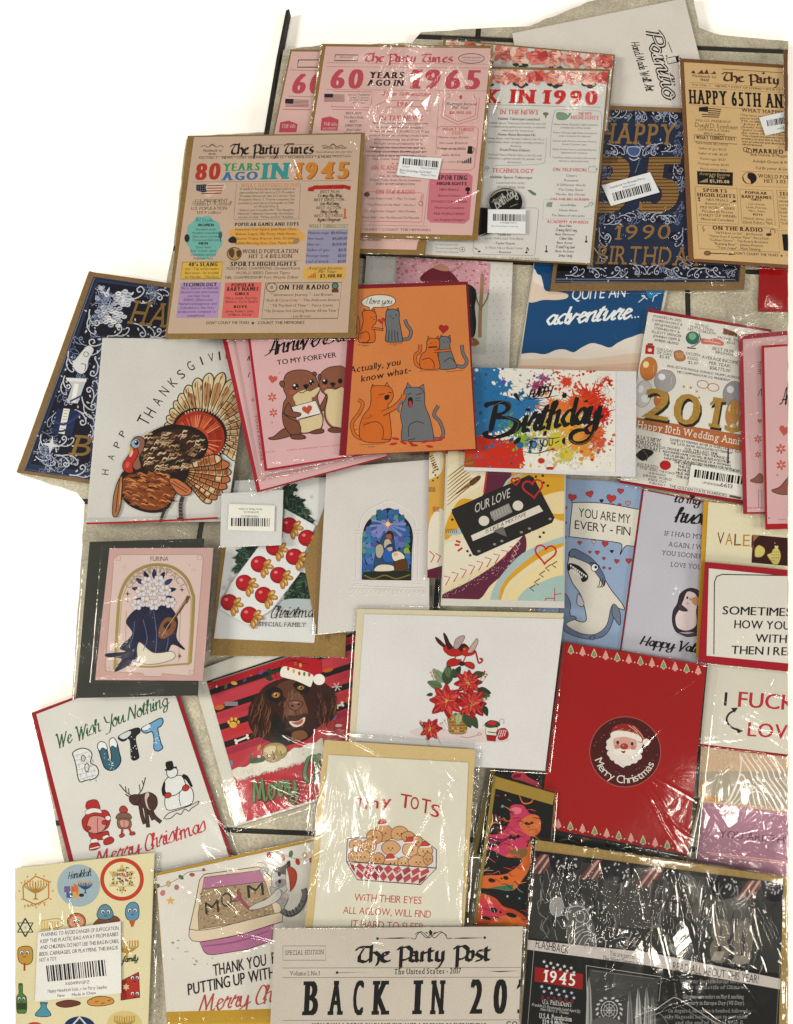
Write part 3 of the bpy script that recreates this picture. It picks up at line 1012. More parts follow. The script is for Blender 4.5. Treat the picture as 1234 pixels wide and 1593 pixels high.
c = pink('pink newspaper card peeping out behind the one with the barcode label', '452 77 722 80 660 397 386 391', '454 80 716 83 648 389 390 383', .5, 3, None)
c.F('R1').new('lettering')
c.t('60', 150, 300, 428, 92, PR, 'wf'); c.t('MEMORIES', 470, 565, 1104, 12, '5a4440', 'w'); c.t('THE 60s', 108, 180, 580, 20, 'd8b0ac', 'wb')
c.new('picture', label='striped flag, stamp and rules')
c.box(190, 275, 300, 308, 4, INK, -6)
for i in range(6):
    c.p([(130, 455 + i * 6), (236, 458 + i * 6), (236, 461 + i * 6), (130, 458 + i * 6)], '7a4a4c')
c.p('130 452 168 453 165 474 128 472', '2e2a34'); c.p('106 560 145 552 186 568 180 606 100 606', PR)
c.t('THE 60s', 110, 176, 586, 18, 'd8b0ac', 'wb'); c.l('150 320 290 325', 2, '8a5a58', sm=False); c.l('140 440 255 444', 2, '8a5a58', sm=False); c.l('118 500 245 503', 3, PR, sm=False)
c.sleeve('448 72 728 76 664 402 382 396', 21, 16, .4, fan=[(.3, .2, 60, 120, .08)])
c.end()

c = pink('pink newspaper card with large red sixties lettering and a white barcode label', '500 68 768 71 743 374 458 367', '507 72 764 75 735 366 462 360', .5, 4, None)
c.F('U2', .01).new('lettering')
c.t('The Party Times', 322, 912, 152, 58, PR, 'g'); c.t('60', 90, 316, 330, 128, PR, 'wf'); c.t('1965', 622, 1100, 332, 128, PR, 'wf')
c.t('YEARS', 358, 592, 262, 42, INK, 'wf'); c.t('AGO IN', 344, 588, 312, 40, INK, 'wf')
c.t('A Year To Remember', 434, 764, 378, 26, PR, 'c'); c.t('1965', 540, 650, 446, 26, PR, 'wb'); c.t('IN THE NEWS', 424, 716, 542, 32, PR, 'wb')
c.t('SPECIAL EDITION', 165, 262, 128, 9, INK, 'w'); c.t('LIMITED EDITION', 975, 1100, 130, 9, INK, 'w'); c.t('cost of living news', 985, 1090, 146, 8, INK, 'w')
c.t('Average Income', 864, 1070, 442, 20, INK, 'wi'); c.t('Per Year', 908, 1016, 466, 18, INK, 'wi'); c.t('$6,905.00', 888, 1034, 500, 19, PR, 'wb')
c.t('WHAT THINGS', 840, 1052, 612, 22, PR, 'wb'); c.t('COST', 906, 984, 636, 20, PR, 'wb')
c.lines(['36th U.S. PRESIDENT', 'Lyndon B. Johnson', 'U.S. POPULATION', '194.3 million'], 215, 370, 378, 18, 11, '4a3a38', 'w')
c.lines(['BEST FILM', 'The Best Ends', 'BEST', 'DIRECTOR', 'Jean Luke', 'BEST ACTOR'], 190, 320, 502, 27, 15, INK, 'w')
c.lines(['New Words Learned that the rights limits', 'to abstain their break in Portuguese', 'Pioneers Life music TV, XD, KB, CT, US, FT and', 'publish of HD and piano of the big notes by a series', 'of sometimes loving one of 24 1 hours', 'The Sighs, Leaves, proclaimed by Dow', 'and enough than the current that look. Low', 'Ink Kitty Quest Shops, and MM appears at', 'trickles and all to the under relaxed of the Mystic'], 370, 760, 566, 27, 13, INK, 'w', dx=-3)
c.lines(['Minimum wage: $1.25/hr', 'New house: $13,600.00', 'New car: $2,650.00'], 808, 1026, 660, 38, 13, '5a3a38', 'w')
c.t('THE 60s', 55, 150, 580, 24, 'e0c0ba', 'wb')
c.new('picture', label='flag, ribbons, shield and pump')
c.box(136, 108, 288, 146, 5, INK, -6); c.e(1036, 132, 86, 32, None, ow=4)
for y in (160, 186, 338):
    c.l([(80, y), (1150, y + 10)], 2, '8a5a58', sm=False)
for i in range(8):
    c.p([(62, 370 + i * 6.4), (196, 372 + i * 6.4), (196, 375 + i * 6.4), (62, 373.5 + i * 6.4)], '7a4a4c')
c.p('64 366 122 367 120 390 62 389', '2c2836'); c.p('45 528 100 516 158 538 150 610 38 610', PR); c.t('THE 60s', 55, 145, 578, 22, 'd8b0ac', 'wb'); c.t('ACADEMY', 50, 145, 602, 14, 'd8b0ac', 'wb')
c.l('126 350 380 354 372 450', 3, PR, sm=False); c.l('112 470 360 474', 3, PR, sm=False); c.l('110 440 110 452 360 458', 3, PR, sm=False)
c.l('420 490 410 440 480 410 720 412 720 450 470 455 470 500', 3, PR, sm=False); c.l('720 430 770 432 750 455 770 480 725 476', 3, PR, sm=False)
c.l('850 395 838 520 945 570 1075 530 1090 395 1060 400 1050 370', 3, PR, sm=False); c.l('868 400 858 505 945 552 1062 512 1070 410', 3, PR, sm=False); c.e(966, 388, 10, 14, PR); c.l('870 365 895 372 890 392 860 400', 3, PR, sm=False)
c.l('808 600 830 582 1065 586 1082 604 1070 766', 3, PR, sm=False); c.l('824 345 800 766', 2, '8a5a58', sm=False); c.p('1015 712 1042 714 1036 762 1008 760', INK); c.l('1044 720 1054 732 1046 756', 4, INK)
for i in range(36):
    c.e(345 + i * 7.2, 214, 1.8, 1.8, 'c9a080', n=5); c.e(335 + i * 7.2, 326, 1.8, 1.8, 'c9a080', n=5)
c.F('U3', .01); c.new('lettering')
c.lines(['Did they had or chase than know nothing', 'which enough and sometimes Movement of an Interim', 'This of some more than one', 'Thus of some, "Swim the Pool" and the'], 340, 740, 2, 26, 13, INK, 'w')
c.t('60s SLANG', 372, 548, 145, 28, PR, 'wb'); c.t('ON THE RADIO', 402, 660, 306, 28, PR, 'wb'); c.t('SPORTING', 812, 1008, 212, 30, INK, 'wf'); c.t('HIGHLIGHTS', 806, 1004, 248, 22, INK, 'wf')
c.lines(['Father Time', 'Folk, Dr. Who, Fun Fair', 'French Trade, Hook, Movie, Lawmens', 'BABY BOOM GENERATION'], 366, 700, 168, 26, 14, INK, 'w')
c.lines(['"I Can Yours I could" - Play To Cope', '"You Were On My Mind" - We Five', '"Crying In the Chapel" - Elvis Presley', '"Wooly Bully" - Sam The Sham and The Pharaohs'], 310, 700, 342, 42, 14, '4a3a38', 'w', dx=-3)
c.lines(['NBA FINALS:', 'Boston Celtics', 'STANLEY CUP WINNER:', 'Montreal Canadiens', 'MLB WORLD SERIES:', 'Los Angeles Dodgers'], 770, 1010, 284, 40, 15, '3a1a20', 'w')
c.t("DON'T COUNT THE YEARS * COUNT THE MEMORIES", 30, 765, 546, 15, '6a4a46', 'w')
c.lines(['Postage stamp: $0.05', 'apples: $0.15/lb', 'movie ticket: $1.85'], 800, 1000, 10, 44, 13, '5a3a38', 'w')
for x, y in ((516, 106), (546, 106)):
    c.star(x, y, 9, PR)
c.new('picture', label='rose coloured sports panel, frames, pump and cup')
c.p('1010 40 1044 42 1042 0 1012 0', INK)
for i in range(5):
    c.p([(975 + i * 13, 104), (984 + i * 13, 104), (984 + i * 13, 92 - i * 7), (975 + i * 13, 92 - i * 7)], INK)
c.l('340 292 704 300 718 310 706 494 300 486', 3, PR, sm=False); c.l('756 220 720 512', 2, '8a5a58', sm=False); c.l('300 512 740 520', 2, '8a5a58', sm=False)
c.l('1066 0 1056 130 1030 150 840 146', 3, PR, sm=False); c.e(345, 310, 20, 16, '6a4a48'); c.e(700, 370, 12, 14, None, ow=3); c.l('702 355 706 315', 3, INK)
c.new('panel')
c.p('788 165 1016 168 1046 190 1024 476 990 504 764 496 740 470 762 190', 'c4707c')
c.t('SPORTING', 812, 1008, 212, 30, INK, 'wf'); c.t('HIGHLIGHTS', 806, 1004, 248, 22, INK, 'wf')
c.lines(['NBA FINALS:', 'Boston Celtics', 'STANLEY CUP WINNER:', 'Montreal Canadiens', 'MLB WORLD SERIES:', 'Los Angeles Dodgers'], 770, 1010, 284, 40, 15, '3a1a20', 'w')
c.e(1012, 276, 17, 15, INK); c.p('1002 308 1024 308 1014 286', INK)
c.sleeve('497 65 771 68 746 377 455 370', 22, 120, .85, fan=[(.45, .0, 70, 115, .11), (.55, .40, 60, 130, .09), (.35, .35, 75, 110, .10), (.75, .1, 60, 140, .09), (.5, .75, 50, 130, .07)])
barcode(c, 'U3', '566 55 842 70 812 212 540 182', (580, 110, 815, 132), 42, (('ZXL0XT', 578, 128, 628, 134, 9), ('X004TUBZ7I', 700, 138, 806, 146, 9), ('IDLI Greeting Card 067', 562, 156, 770, 172, 15), ('New', 562, 170, 600, 174, 9), ('Made in China', 700, 184, 800, 192, 11)), seed=9)
# --- tan newspaper card
TAN, TK = 'd0ad7c', '4a2f16'
c = Card('anniversary_card', 'tan newspaper card with bold black 65th anniversary headline', '1058 91 1330 107 1322 424 1071 407', group='newspaper cards in kraft envelopes')
c.slab('envelope', '1058 91 1330 107 1322 424 1071 407', .0006, '74481c', KRAFT)
c.slab('card', '1064 97 1326 112 1318 418 1079 403', .0006, TAN)
c.F('U7', .06).new('lettering')
c.t('The Party Times', 528, 1500, 355, 90, TK, 'g'); c.t('HAPPY', 205, 580, 585, 140, '191210', 'wf', y1=600); c.t('65TH', 622, 918, 604, 140, '191210', 'wf', y1=618); c.t('ANNIVERSARY', 962, 1800, 622, 140, '191210', 'wf', y1=650)
c.t('Flashback to', 238, 472, 318, 24, TK, 'wb'); c.t('1960!', 316, 402, 360, 26, TK, 'wb'); c.t('Vol. I No. 1', 226, 408, 404, 20, TK, 'wi')
c.t('NEWS * COST OF LIVING * SPORTS * TECHNOLOGY', 466, 1420, 418, 20, TK, 'wb')
c.t('WHAT HAPPENED', 722, 1230, 664, 36, TK, 'wb'); c.t('34th U.S. PRESIDENT', 264, 620, 758, 24, '6a4a2a', 'w'); c.t('Dwight D. Eisenhower', 262, 680, 815, 44, '7a5a36', 'c', wt=.7)
c.t('U.S. POPULATION', 294, 598, 850, 22, '6a4a2a', 'w'); c.t('180.7 million', 350, 560, 888, 20, '6a4a2a', 'w'); c.t('WHAT THINGS COST', 272, 662, 935, 34, TK, 'wf', y1=950)
c.lines(['New house: $12,700.00', 'Gallon of gas: $0.25', 'Gallon of milk: $0.49', 'Dozen eggs: $0.57', 'Postage stamp: $0.04', 'Movie ticket: $1.00'], 262, 600, 982, 51, 22, '54381c', 'w', dx=3)
c.lines(['"The First televised debate', 'place between Kennedy', '70 million people', '"John F. Kennedy', 'closely fought election', '"Joint Coleman Beatles', 'the value of Dads Home', '"The chapel unsuspended horror', 'premiers on June 16th in New York', 'was produced and directed by', 'Alfred Hitchcock.'], 708, 1170, 705, 29, 19, '5a3c20', 'w', just=True, dx=2)
c.new('rule')
c.l([(208, 372), (1500, 450)], 2.5, '7a5a32', sm=False); c.l([(215, 420), (1500, 496)], 2.5, '7a5a32', sm=False); c.l([(220, 596), (1500, 690)], 2.5, '7a5a32', sm=False); c.l([(530, 240), (1500, 298)], 5, TK, sm=False)
c.box(256, 892, 676, 960, 4, TK)
c.new('picture', label='brown flag map, scrolls and rings')
c.b('225 275 250 255 270 285 300 275 330 250 350 280 380 245 400 285 440 275 450 260 470 290 420 288 350 290 250 285', '5a3a1c')
c.p('300 620 390 612 392 668 300 660', '2a1c12')
for i in range(5):
    c.l([(390 if i < 3 else 310 + i * 6, 630 + i * 22 - (0 if i < 3 else 6)), (520 - i * 5, 642 + i * 19)], 9, '2e2014', sm=False)
for x, y in ((765, 1040), (795, 1050)):
    c.e(x, y, 28, 22, None, 20, 7, '54381c')
c.e(940, 280, 18, 6, TK); c.l('940 262 940 296', 7, TK)
c.F('U8', .045); c.new('lettering')
c.t('MARRIED', 834, 1140, -12, 42, TK, 'wf'); c.lines(['Bob Denver & Maggie Ryan', 'Adolph Green & Phyllis', 'Yul Brynner & Doris'], 815, 1270, 18, 66, 28, TK, 'w')
c.t('WORLD POPULATION', 884, 1440, 236, 36, TK, 'wb'); c.t('HIT 3.03 BILLION', 944, 1400, 284, 34, TK, 'wb')
c.t('SPORTS', 338, 580, 376, 34, TK, 'wf'); c.t('HIGHLIGHTS', 282, 664, 422, 36, TK, 'wf'); c.t('POPULAR', 756, 972, 396, 28, TK, 'wf'); c.t('BABY NAMES', 722, 1018, 436, 30, TK, 'wf'); c.tc('GIRLS', 866, 464, 20, TK, 'wf'); c.tc('BOYS', 882, 612, 20, TK, 'wf'); c.t('TECHNOLOGY', 1092, 1500, 412, 36, TK, 'wf')
c.lines(['NBA FINALS:', 'Boston Celtics', 'MLB WORLD SERIES:', 'Pittsburgh Pirates', 'STANLEY CUP WINNER:', 'Montreal Canadiens'], 296, 672, 462, 39, 25, '54381c', 'w')
c.lines(['Lori, Karen,', 'Linda, Patricia,', 'Mary, Susan'], 768, 976, 504, 34, 21, '54381c', 'w'); c.lines(['Michael, James, John,', 'David, Robert, Mark'], 740, 1030, 648, 36, 22, '54381c', 'w')
c.lines(['"Your Ampex tapes', 'television shows its', 'portable world.', '"Alpha, Beta, Delta', 'Ending radio it', '"Lasers for the', 'first time shown', '"The Pill was'], 1086, 1330, 440, 37, 22, '54381c', 'w', just=True, dx=3)
c.t('ON THE RADIO', 434, 932, 752, 38, TK, 'wf')
c.lines(['"He\'ll Have to Go" - Jim Reeves', '"Theme from A Summer Place" - Percy Faith', '"Cathys Clown" - The Everly Brothers', '"Running Bear" - Johnny Preston', '"Teen Angel" - Mark Dinning'], 395, 990, 788, 37, 23, '54381c', 'w')
c.t("DON'T COUNT THE YEARS", 650, 1086, 998, 25, TK, 'wb'); c.star(1116, 1010, 16, TK); c.t('COUNT THE MEMORIES', 1165, 1560, 1016, 25, TK, 'wb')
c.new('rule')
for a in ((262, 325, 675, 680, 20), (702, 350, 1030, 690, 24), (1068, 360, 1400, 760, 30), (282, 704, 1080, 940, 20)):
    c.box(*a[:4], 3, '7a5530', a[4])
c.l([(720, 172), (1300, 190)], 2.5, '7a5530', sm=False); c.l([(755, 318), (1300, 336)], 2.5, '7a5530', sm=False)
c.new('picture', label='globe, notes and arrow')
c.e(800, 240, 70, 58, None, 0, 5, TK); c.b('790 190 850 200 872 240 850 280 820 300 805 260 780 235', '2a1c12'); c.l('735 225 745 265 770 290', 8, TK)
c.e(382, 985, 32, 22, '8a6232', 0, 5, TK); c.l([(415, 986), (650, 996)], 9, TK, sm=False); c.p('600 985 660 996 600 1004', TK)
c.l('345 720 335 740 352 755 340 770', 6, TK); c.e(990, 800, 28, 14, TK); c.l('1010 795 1010 750 1050 755 1050 790', 5, TK); c.e(300, 440, 10, 12, TK); c.p('290 470 314 470 303 450', TK); c.e(650, 470, 16, 12, TK); c.l('610 488 645 472', 6, TK)
c.new('panel', label='black box with white lettering'); c.p('280 172 636 184 634 318 286 302', '1d1713')
c.t('Average Income', 302, 604, 210, 28, 'b89a70', 'wi'); c.t('Per Year', 400, 556, 240, 26, 'b89a70', 'wi'); c.t('$5,315.00', 406, 600, 284, 30, 'c8aa80', 'wf')
for i in range(7):
    c.p([(305 + i * 12, 284), (314 + i * 12, 284), (314 + i * 12, 276 - i * 5), (305 + i * 12, 276 - i * 5)], 'b89a70')
c.p('1120 796 1200 796 1200 965 1136 958', '1d1713')
c.sleeve('1055 88 1332 104 1324 428 1068 411', 31, 14, .35)
barcode(c, 'U7', '896 720 1240 640 1270 830 960 900', (980, 810, 1260, 758), 62, (('X001P1TLS5', 1075, 840, 1230, 812, 14),), seed=13)

c = Card('newspaper_card', 'brown edge of a card cut off at the far upper corner', '1219 78 1300 78 1300 235 1221 235', group='newspaper cards in kraft envelopes')
c.slab('card', '1219 78 1300 78 1300 235 1221 235', .0006, '6a4420', KRAFT)
c.sleeve('1217 74 1302 74 1302 238 1219 238', 32, 3, .3)
c.end()

# --- navy card at the left
c = navy('139 423 408 462 302 778 26 735', '146 431 401 469 297 768 38 732', 'navy and gold birthday card with white scrollwork half under the turkey bag', '2e3850')
c.F('R4', 0).new('border')
c.l('425 112 820 165', 3, '10121a', sm=False); c.l('420 118 75 1062 420 1120', 4, '14161f', sm=False); c.l('415 108 62 1070 420 1130', 2, '8a8c96', sm=False)
c.p('432 128 790 175 770 420 440 400 400 640 390 1085 90 1045', '1a1e2c')
c.new('scroll', label='white flowers, scrolls, ribbon and columns')
W_ = 'c6c6cc'
def petal_rose(x, y, R):
    r = random.Random(int(x)); c.e(x, y, R, R * .85, '14182a', n=14)
    for k in range(26):
        t = k * 2.4; q = R * (.25 + .8 * k / 26); px_, py_ = x + math.cos(t) * q, y + math.sin(t) * q * .85
        c.b([(px_ - 15, py_), (px_, py_ - 10), (px_ + 15, py_ - 2), (px_ + 8, py_ + 10), (px_ - 8, py_ + 10)], r.choice((W_, 'a9abb6', 'd8d6d4')), n=3)
        c.l([(px_ - 8, py_ + 2), (px_ + 7, py_ + 1)], 3, '1a1e30', sm=False)
r_n = random.Random(77)
petal_rose(500, 295, 72); petal_rose(560, 210, 45)
c.star(478, 190, 40, 'd0d0d4', 4, .3, -70); c.e(448, 160, 14, 12, 'b8bac2'); c.e(430, 212, 12, 12, 'b8bac2')
for x, y, s, a, m in ((640, 190, 80, 15, 1), (740, 195, 50, -20, -1), (410, 330, 60, 100, 1), (540, 375, 50, 0, 1), (660, 375, 60, 10, -1), (740, 385, 45, 0, 1), (420, 440, 70, 120, -1), (300, 530, 50, 100, 1), (420, 580, 60, 60, -1), (270, 650, 45, 110, 1),
                      (400, 680, 55, -60, 1), (390, 760, 60, 80, 1), (360, 820, 60, 20, -1), (160, 950, 50, 100, 1), (260, 930, 50, 0, 1), (170, 1020, 50, 40, 1), (270, 1030, 60, 0, -1), (350, 1080, 60, 10, 1), (400, 900, 40, 60, -1)):
    scroll(c, x, y, s, a, W_, m, 6)
for k in range(46):
    u = r_n.uniform(0, 1); x, y = ((r_n.uniform(430, 780), 150 + u * 60) if k % 4 == 0 else (430 - u * 320 + r_n.uniform(10, 90), 140 + u * 880)) if k % 6 else (r_n.uniform(110, 400), r_n.uniform(1020, 1085))
    scroll(c, x, y, r_n.uniform(24, 40), r_n.uniform(0, 360), r_n.choice(('8d93a8', 'a4a8b6', '6f7896')), r_n.choice((-1, 1)), 4)
c.b('330 505 380 450 410 470 385 520 375 570 350 590 320 575 305 540', 'cfccc8'); c.e(372, 492, 12, 12, None, 0, 3, '2a2e3c'); c.l('345 540 370 545 365 575', 4, '5a5e6c')
c.p('280 620 372 625 360 655 330 740 272 735 300 655', 'b9b8b8'); c.p('312 640 335 642 318 735 296 733', 'e2dcd2'); c.p('270 610 375 615 372 632 276 628', 'd8d4d0')
c.p('225 765 330 775 300 905 200 895', '26304e'); c.p('258 765 290 768 262 895 232 890', 'ddd6c8')
for i in range(8):
    c.l([(240 + i * 3, 880 - i * 15), (262 + i * 3, 882 - i * 15)], 2, '5a5648', sm=False)
c.l('210 830 260 845 320 812 340 790', 12, '34406a'); c.l('200 870 250 880 310 850', 10, '2c3658'); c.l('290 730 320 715 350 700', 9, '34406a')
c.star(195, 950, 48, 'd0d0d4', 4, .28, -80)
c.new('gold_lettering', FOIL)
c.t('HA', 582, 772, 338, 125, '8f6c34', 'w', y1=358); c.t('B', 285, 395, 1000, 108, '8f6c34', 'w', y1=1008)
c.sleeve('137 420 410 460 304 784 24 738', 41, 16, .35)
c.end()

# --- cream valentine, gift card and the rest of the right edge
c = Card('valentine_card', 'pale grey husband card with a small penguin and a red edge', '999 761 1152 791 1133 1046 964 1013')
c.slab('envelope', '999 761 1152 791 1133 1046 964 1013', .0006, '8f222c')
c.slab('card', '1002 763 1152 793 1133 1045 967 1012', .0006, 'b9b5bc')
c.F('Q3', .1).new('lettering')
c.t('to my ideal', 622, 870, 168, 48, '1f1c20', 'c', wt=1.3); c.t('husband', 622, 925, 268, 74, '151316', 'c', wt=1.25, y1=300)
for s, x0, x1, y in (('IF I HAD MY LIFE', 572, 842, 340), ('AGAIN, I WOULD', 592, 858, 396), ('YOU SOONER', 558, 768, 440), ('LOVE YOU', 604, 762, 500)):
    c.t(s, x0, x1, y, 24, '4a464c', 'w')
c.t('Happy Valentines', 442, 900, 898, 46, '1a181c', 'c', wt=1.35, y1=965)
c.new('penguin')
c.b('700 612 745 622 765 660 762 740 750 830 700 850 640 840 615 790 618 730 640 690 655 640', '3c3034', 4); c.b('690 630 730 640 742 680 735 730 735 800 690 828 640 812 630 760 650 720 668 680', 'd6c2c0')
c.b('650 690 640 700 650 722 680 730 690 722', '453a3e', 3); c.e(690, 660, 5, 7, '2a2022'); c.p('700 660 716 666 702 676', 'c08a4a'); c.e(690, 690, 9, 6, 'cf9a98'); c.b('712 665 740 655 760 680 740 700 718 690', 'b98a62'); c.e(692, 846, 60, 10, 'a8a0a8'); c.b('640 838 690 846 730 838 760 850 690 862', '4a3c40')
c.star(632, 612, 16, 'e4e2e4', 4, .3, 0); c.star(618, 640, 11, 'e4e2e4', 4, .3, 0); c.star(650, 630, 8, 'e4e2e4', 4, .3, 0)
c.sleeve('992 757 1122 785 1100 1040 958 1016', 52, 12, .35)
c.end()

c = Card('valentine_card', 'light blue card with a grinning shark, hearts and a speech bubble', '846 742 1000 752 964 1012 835 1000')
c.slab('card', '846 742 1000 752 964 1012 835 1000', .0007, '8fa0ba')
c.F('Q3').new('heart')
for x, y, s, col, a in ((100, 145, 22, 'b53a3e', 10), (190, 127, 20, 'b53a3e', -15), (300, 150, 25, 'b53a3e', 10), (348, 112, 17, 'b53a3e', 5), (386, 174, 14, 'c98a7e', 0), (250, 162, 10, '22262e', 0), (298, 190, 18, 'b53a3e', 0), (343, 183, 9, 'b53a3e', 0), (62, 200, 12, 'b53a3e', 0), (185, 178, 12, 'c9b0a0', 0),
                        (138, 378, 11, 'b53a3e', 0), (210, 374, 11, 'c9a89a', 0), (268, 384, 17, 'b53a3e', 10), (228, 428, 12, 'b53a3e', 0), (303, 422, 9, '22262e', 0), (190, 426, 8, 'b53a3e', 0), (262, 458, 9, 'b53a3e', 0), (328, 472, 13, 'b53a3e', 10), (262, 506, 8, 'b53a3e', 0), (293, 510, 7, 'b53a3e', 0), (60, 350, 10, 'b53a3e', 0), (390, 470, 16, 'b53a3e', 0), (60, 275, 12, 'b53a3e', 20)):
    c.heart(x, y, s, col, a, 2)
c.new('speech_bubble'); c.b('110 172 260 175 430 205 445 215 420 385 412 395 372 395 345 440 355 388 300 372 100 348 86 335 100 190', 'd8d0c2', 4, n=4)
c.new('lettering'); c.t('YOU ARE MY', 132, 398, 245, 46, '1d1b1c', 's', y1=280); c.t('EVERY - FIN', 112, 398, 306, 44, '1d1b1c', 's', y1=342)
c.new('shark')
c.b('85 425 110 410 150 428 200 460 240 505 265 560 300 620 355 690 365 722 320 712 300 760 290 810 250 850 200 862 130 850 70 810 45 760 40 690 60 645 82 680 88 740 110 770 150 785 172 770 160 700 140 640 105 590 85 545 75 500 82 460', 'cfc6ba', 4)
c.b('88 422 112 410 152 428 202 460 242 508 268 562 262 600 240 560 210 520 190 490 150 470 110 455 88 450', '5d6a80', 3)
c.b('60 640 80 660 92 700 85 750 110 755 120 770 90 780 70 800 130 838 200 850 250 830 280 790 296 720 310 700 308 780 270 850 210 872 140 866 60 830 30 760 40 680', '66748c', 3)
c.b('310 692 340 720 348 780 340 800 318 770 304 740', '6c7484', 3); c.b('130 640 124 690 150 706 160 690 148 660', 'b4b4b8', 3)
c.b('80 490 95 485 130 496 158 520 180 548 172 572 150 576 140 540 110 512 82 520', '2a1a1c', 3)
for i in range(8):
    x, y = 88 + i * 11, 490 + i * 7.5; c.p([(x, y), (x + 11, y + 5), (x + 4, y + 17)], 'e6e2da')
    c.p([(x - 2, y + 30 - i * .5), (x + 9, y + 33), (x + 7, y + 19)], 'e6e2da') if i < 6 else None
c.e(215, 505, 17, 20, 'e2ded6', 20, 3); c.e(220, 503, 7, 8, '16161a'); c.l('190 482 215 484 240 500', 6, '1a1a1e'); c.l('244 560 236 600 226 606', 4, '2a2628'); c.l('256 562 250 598 238 608', 4, '2a2628'); c.l('266 572 262 596 250 606', 4, '2a2628'); c.l('95 455 110 448 120 452', 3, '3a3a40')
c.b('190 862 215 856 208 875 195 872', '66748c', 3)
c.sleeve('842 738 1004 748 968 1017 832 1004', 53, 12, .35)
c.end()

c = Card('valentine_card', 'cream card with gold lettering and a dark red picture, yellow envelope behind', '1095 779 1300 800 1280 1040 1083 1022')
c.slab('envelope', '1095 779 1300 800 1280 1040 1083 1022', .0007, 'c08f2c')
c.slab('card', '1102 781 1300 801 1288 1036 1090 1020', .0006, 'd8ceae')
c.F('Q3').new('lettering')
for i, (ch, col) in enumerate(zip('VALEN', ('7a3c1e', 'b07a34', '8a5020', 'b9853c', '8c4a2a'))):
    x = 842 + i * 44; c.t(ch, x, x + 36, 384 + i * 4, 60, col, 's')
c.new('picture', label='dark red panel with cream leaves and a heart')
c.p('1025 336 1240 356 1240 500 1020 480', '3c1a1a'); c.p('1020 450 1030 400 1028 336 1060 340 1030 372', '8c6a4a')
c.b('1040 405 1058 390 1085 405 1088 430 1070 450 1040 450 1036 428', 'c8b86a', 3, '6a5a24'); c.b('1100 440 1120 430 1130 412 1150 402 1165 420 1170 450 1158 485 1135 490 1118 470', 'c8b86a', 3, '6a5a24')
for i in range(14):
    c.e(1125 + (i % 4) * 11, 425 + (i // 4) * 15, 3, 3, '7a5a2a', n=6)
c.heart(1148, 400, 10, 'd8c888'); c.e(1140, 380, 3, 3, 'c8a878', n=6)
c.sleeve('1092 776 1302 797 1284 1044 1080 1026', 51, 8, .35)
c.end()

c = Card('gift_card', 'mauve foil card with faint lettering and strong plastic glare', '1095 1245 1320 1275 1310 1380 1084 1345')
c.slab('card', '1095 1245 1320 1275 1310 1380 1084 1345', .0007, 'aa7c8c')
c.F('Q7', .1).new('lettering')
c.t('YOU ARE THE BEST THING', 890, 1500, 960, 34, '6a4a58', 's'); c.l('830 1030 1205 1075', 5, 'd8a090', sm=False); c.l('850 1040 1205 1085', 3, 'e0b098', sm=False); c.p('835 815 1205 850 1205 860 835 826', 'c090a4')
c.sleeve('1090 1238 1322 1266 1312 1386 1080 1350', 54, 60, 1.0, fan=[(.35, .5, 0, 360, .05), (.5, .9, 150, 210, .05)])
c.end()

c = Card('gift_card', 'gold glitter card with a grey band and wavy plastic glare', '1091 1156 1320 1186 1310 1275 1086 1247')
c.slab('card', '1091 1156 1320 1186 1310 1275 1086 1247', .0007, 'c2a484', GLITTER)
c.F('Q7', .09).new('band'); c.p('805 656 1205 655 1205 830 870 795 800 790', 'a89c88')
c.new('painted_glare_line', FOIL, label='pale wavy lines of painted glare')  # glare of the plastic, painted on the card as pale lines
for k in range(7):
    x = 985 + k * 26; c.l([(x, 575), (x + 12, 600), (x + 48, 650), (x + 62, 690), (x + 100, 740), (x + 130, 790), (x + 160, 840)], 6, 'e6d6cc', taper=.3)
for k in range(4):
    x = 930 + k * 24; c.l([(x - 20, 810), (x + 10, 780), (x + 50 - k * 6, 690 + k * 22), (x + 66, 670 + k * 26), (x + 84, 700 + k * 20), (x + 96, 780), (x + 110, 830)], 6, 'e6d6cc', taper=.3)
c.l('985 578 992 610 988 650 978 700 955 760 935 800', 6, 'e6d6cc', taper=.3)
c.new('glitter_trim', GLITTER); c.p('800 700 830 690 840 790 798 795', 'b98a58'); c.p('840 770 890 775 900 798 820 792', 'c08a50')
c.sleeve('1088 1152 1322 1182 1312 1280 1083 1252', 55, 50, 1.0, fan=[(.45, -.1, 50, 80, .09), (.55, -.1, 50, 75, .09), (.7, 0, 50, 75, .09), (.35, .5, 60, 110, .04)])
c.end()

c = Card('valentine_card', 'cream card with red capitals and a curved double arrow', '1101 1030 1320 1052 1310 1186 1089 1159')
c.slab('envelope', '1100 1030 1320 1052 1310 1188 1088 1161', .0005, '8c2028'); c.slab('card', '1101 1032 1320 1054 1310 1184 1089 1157', .0006, 'd0c8b8')
c.F('Q7', .05).new('lettering')
c.t('I', 912, 924, 350, 62, '2a2628', 'sb', y1=352); c.t('FUCKING', 976, 1420, 356, 70, 'b0303a', 'sb', y1=385); c.t('LOVE', 1020, 1250, 492, 64, 'b0303a', 'sb', y1=508)
c.new('arrow'); c.l('965 372 935 390 925 420 945 450 985 466', 9, '2e2c2e'); c.p('978 360 944 362 962 384', '2e2c2e'); c.p('1002 468 968 454 976 480', '2e2c2e')
c.sleeve('1098 1026 1322 1048 1312 1190 1085 1163', 56, 18, .5)
c.end()

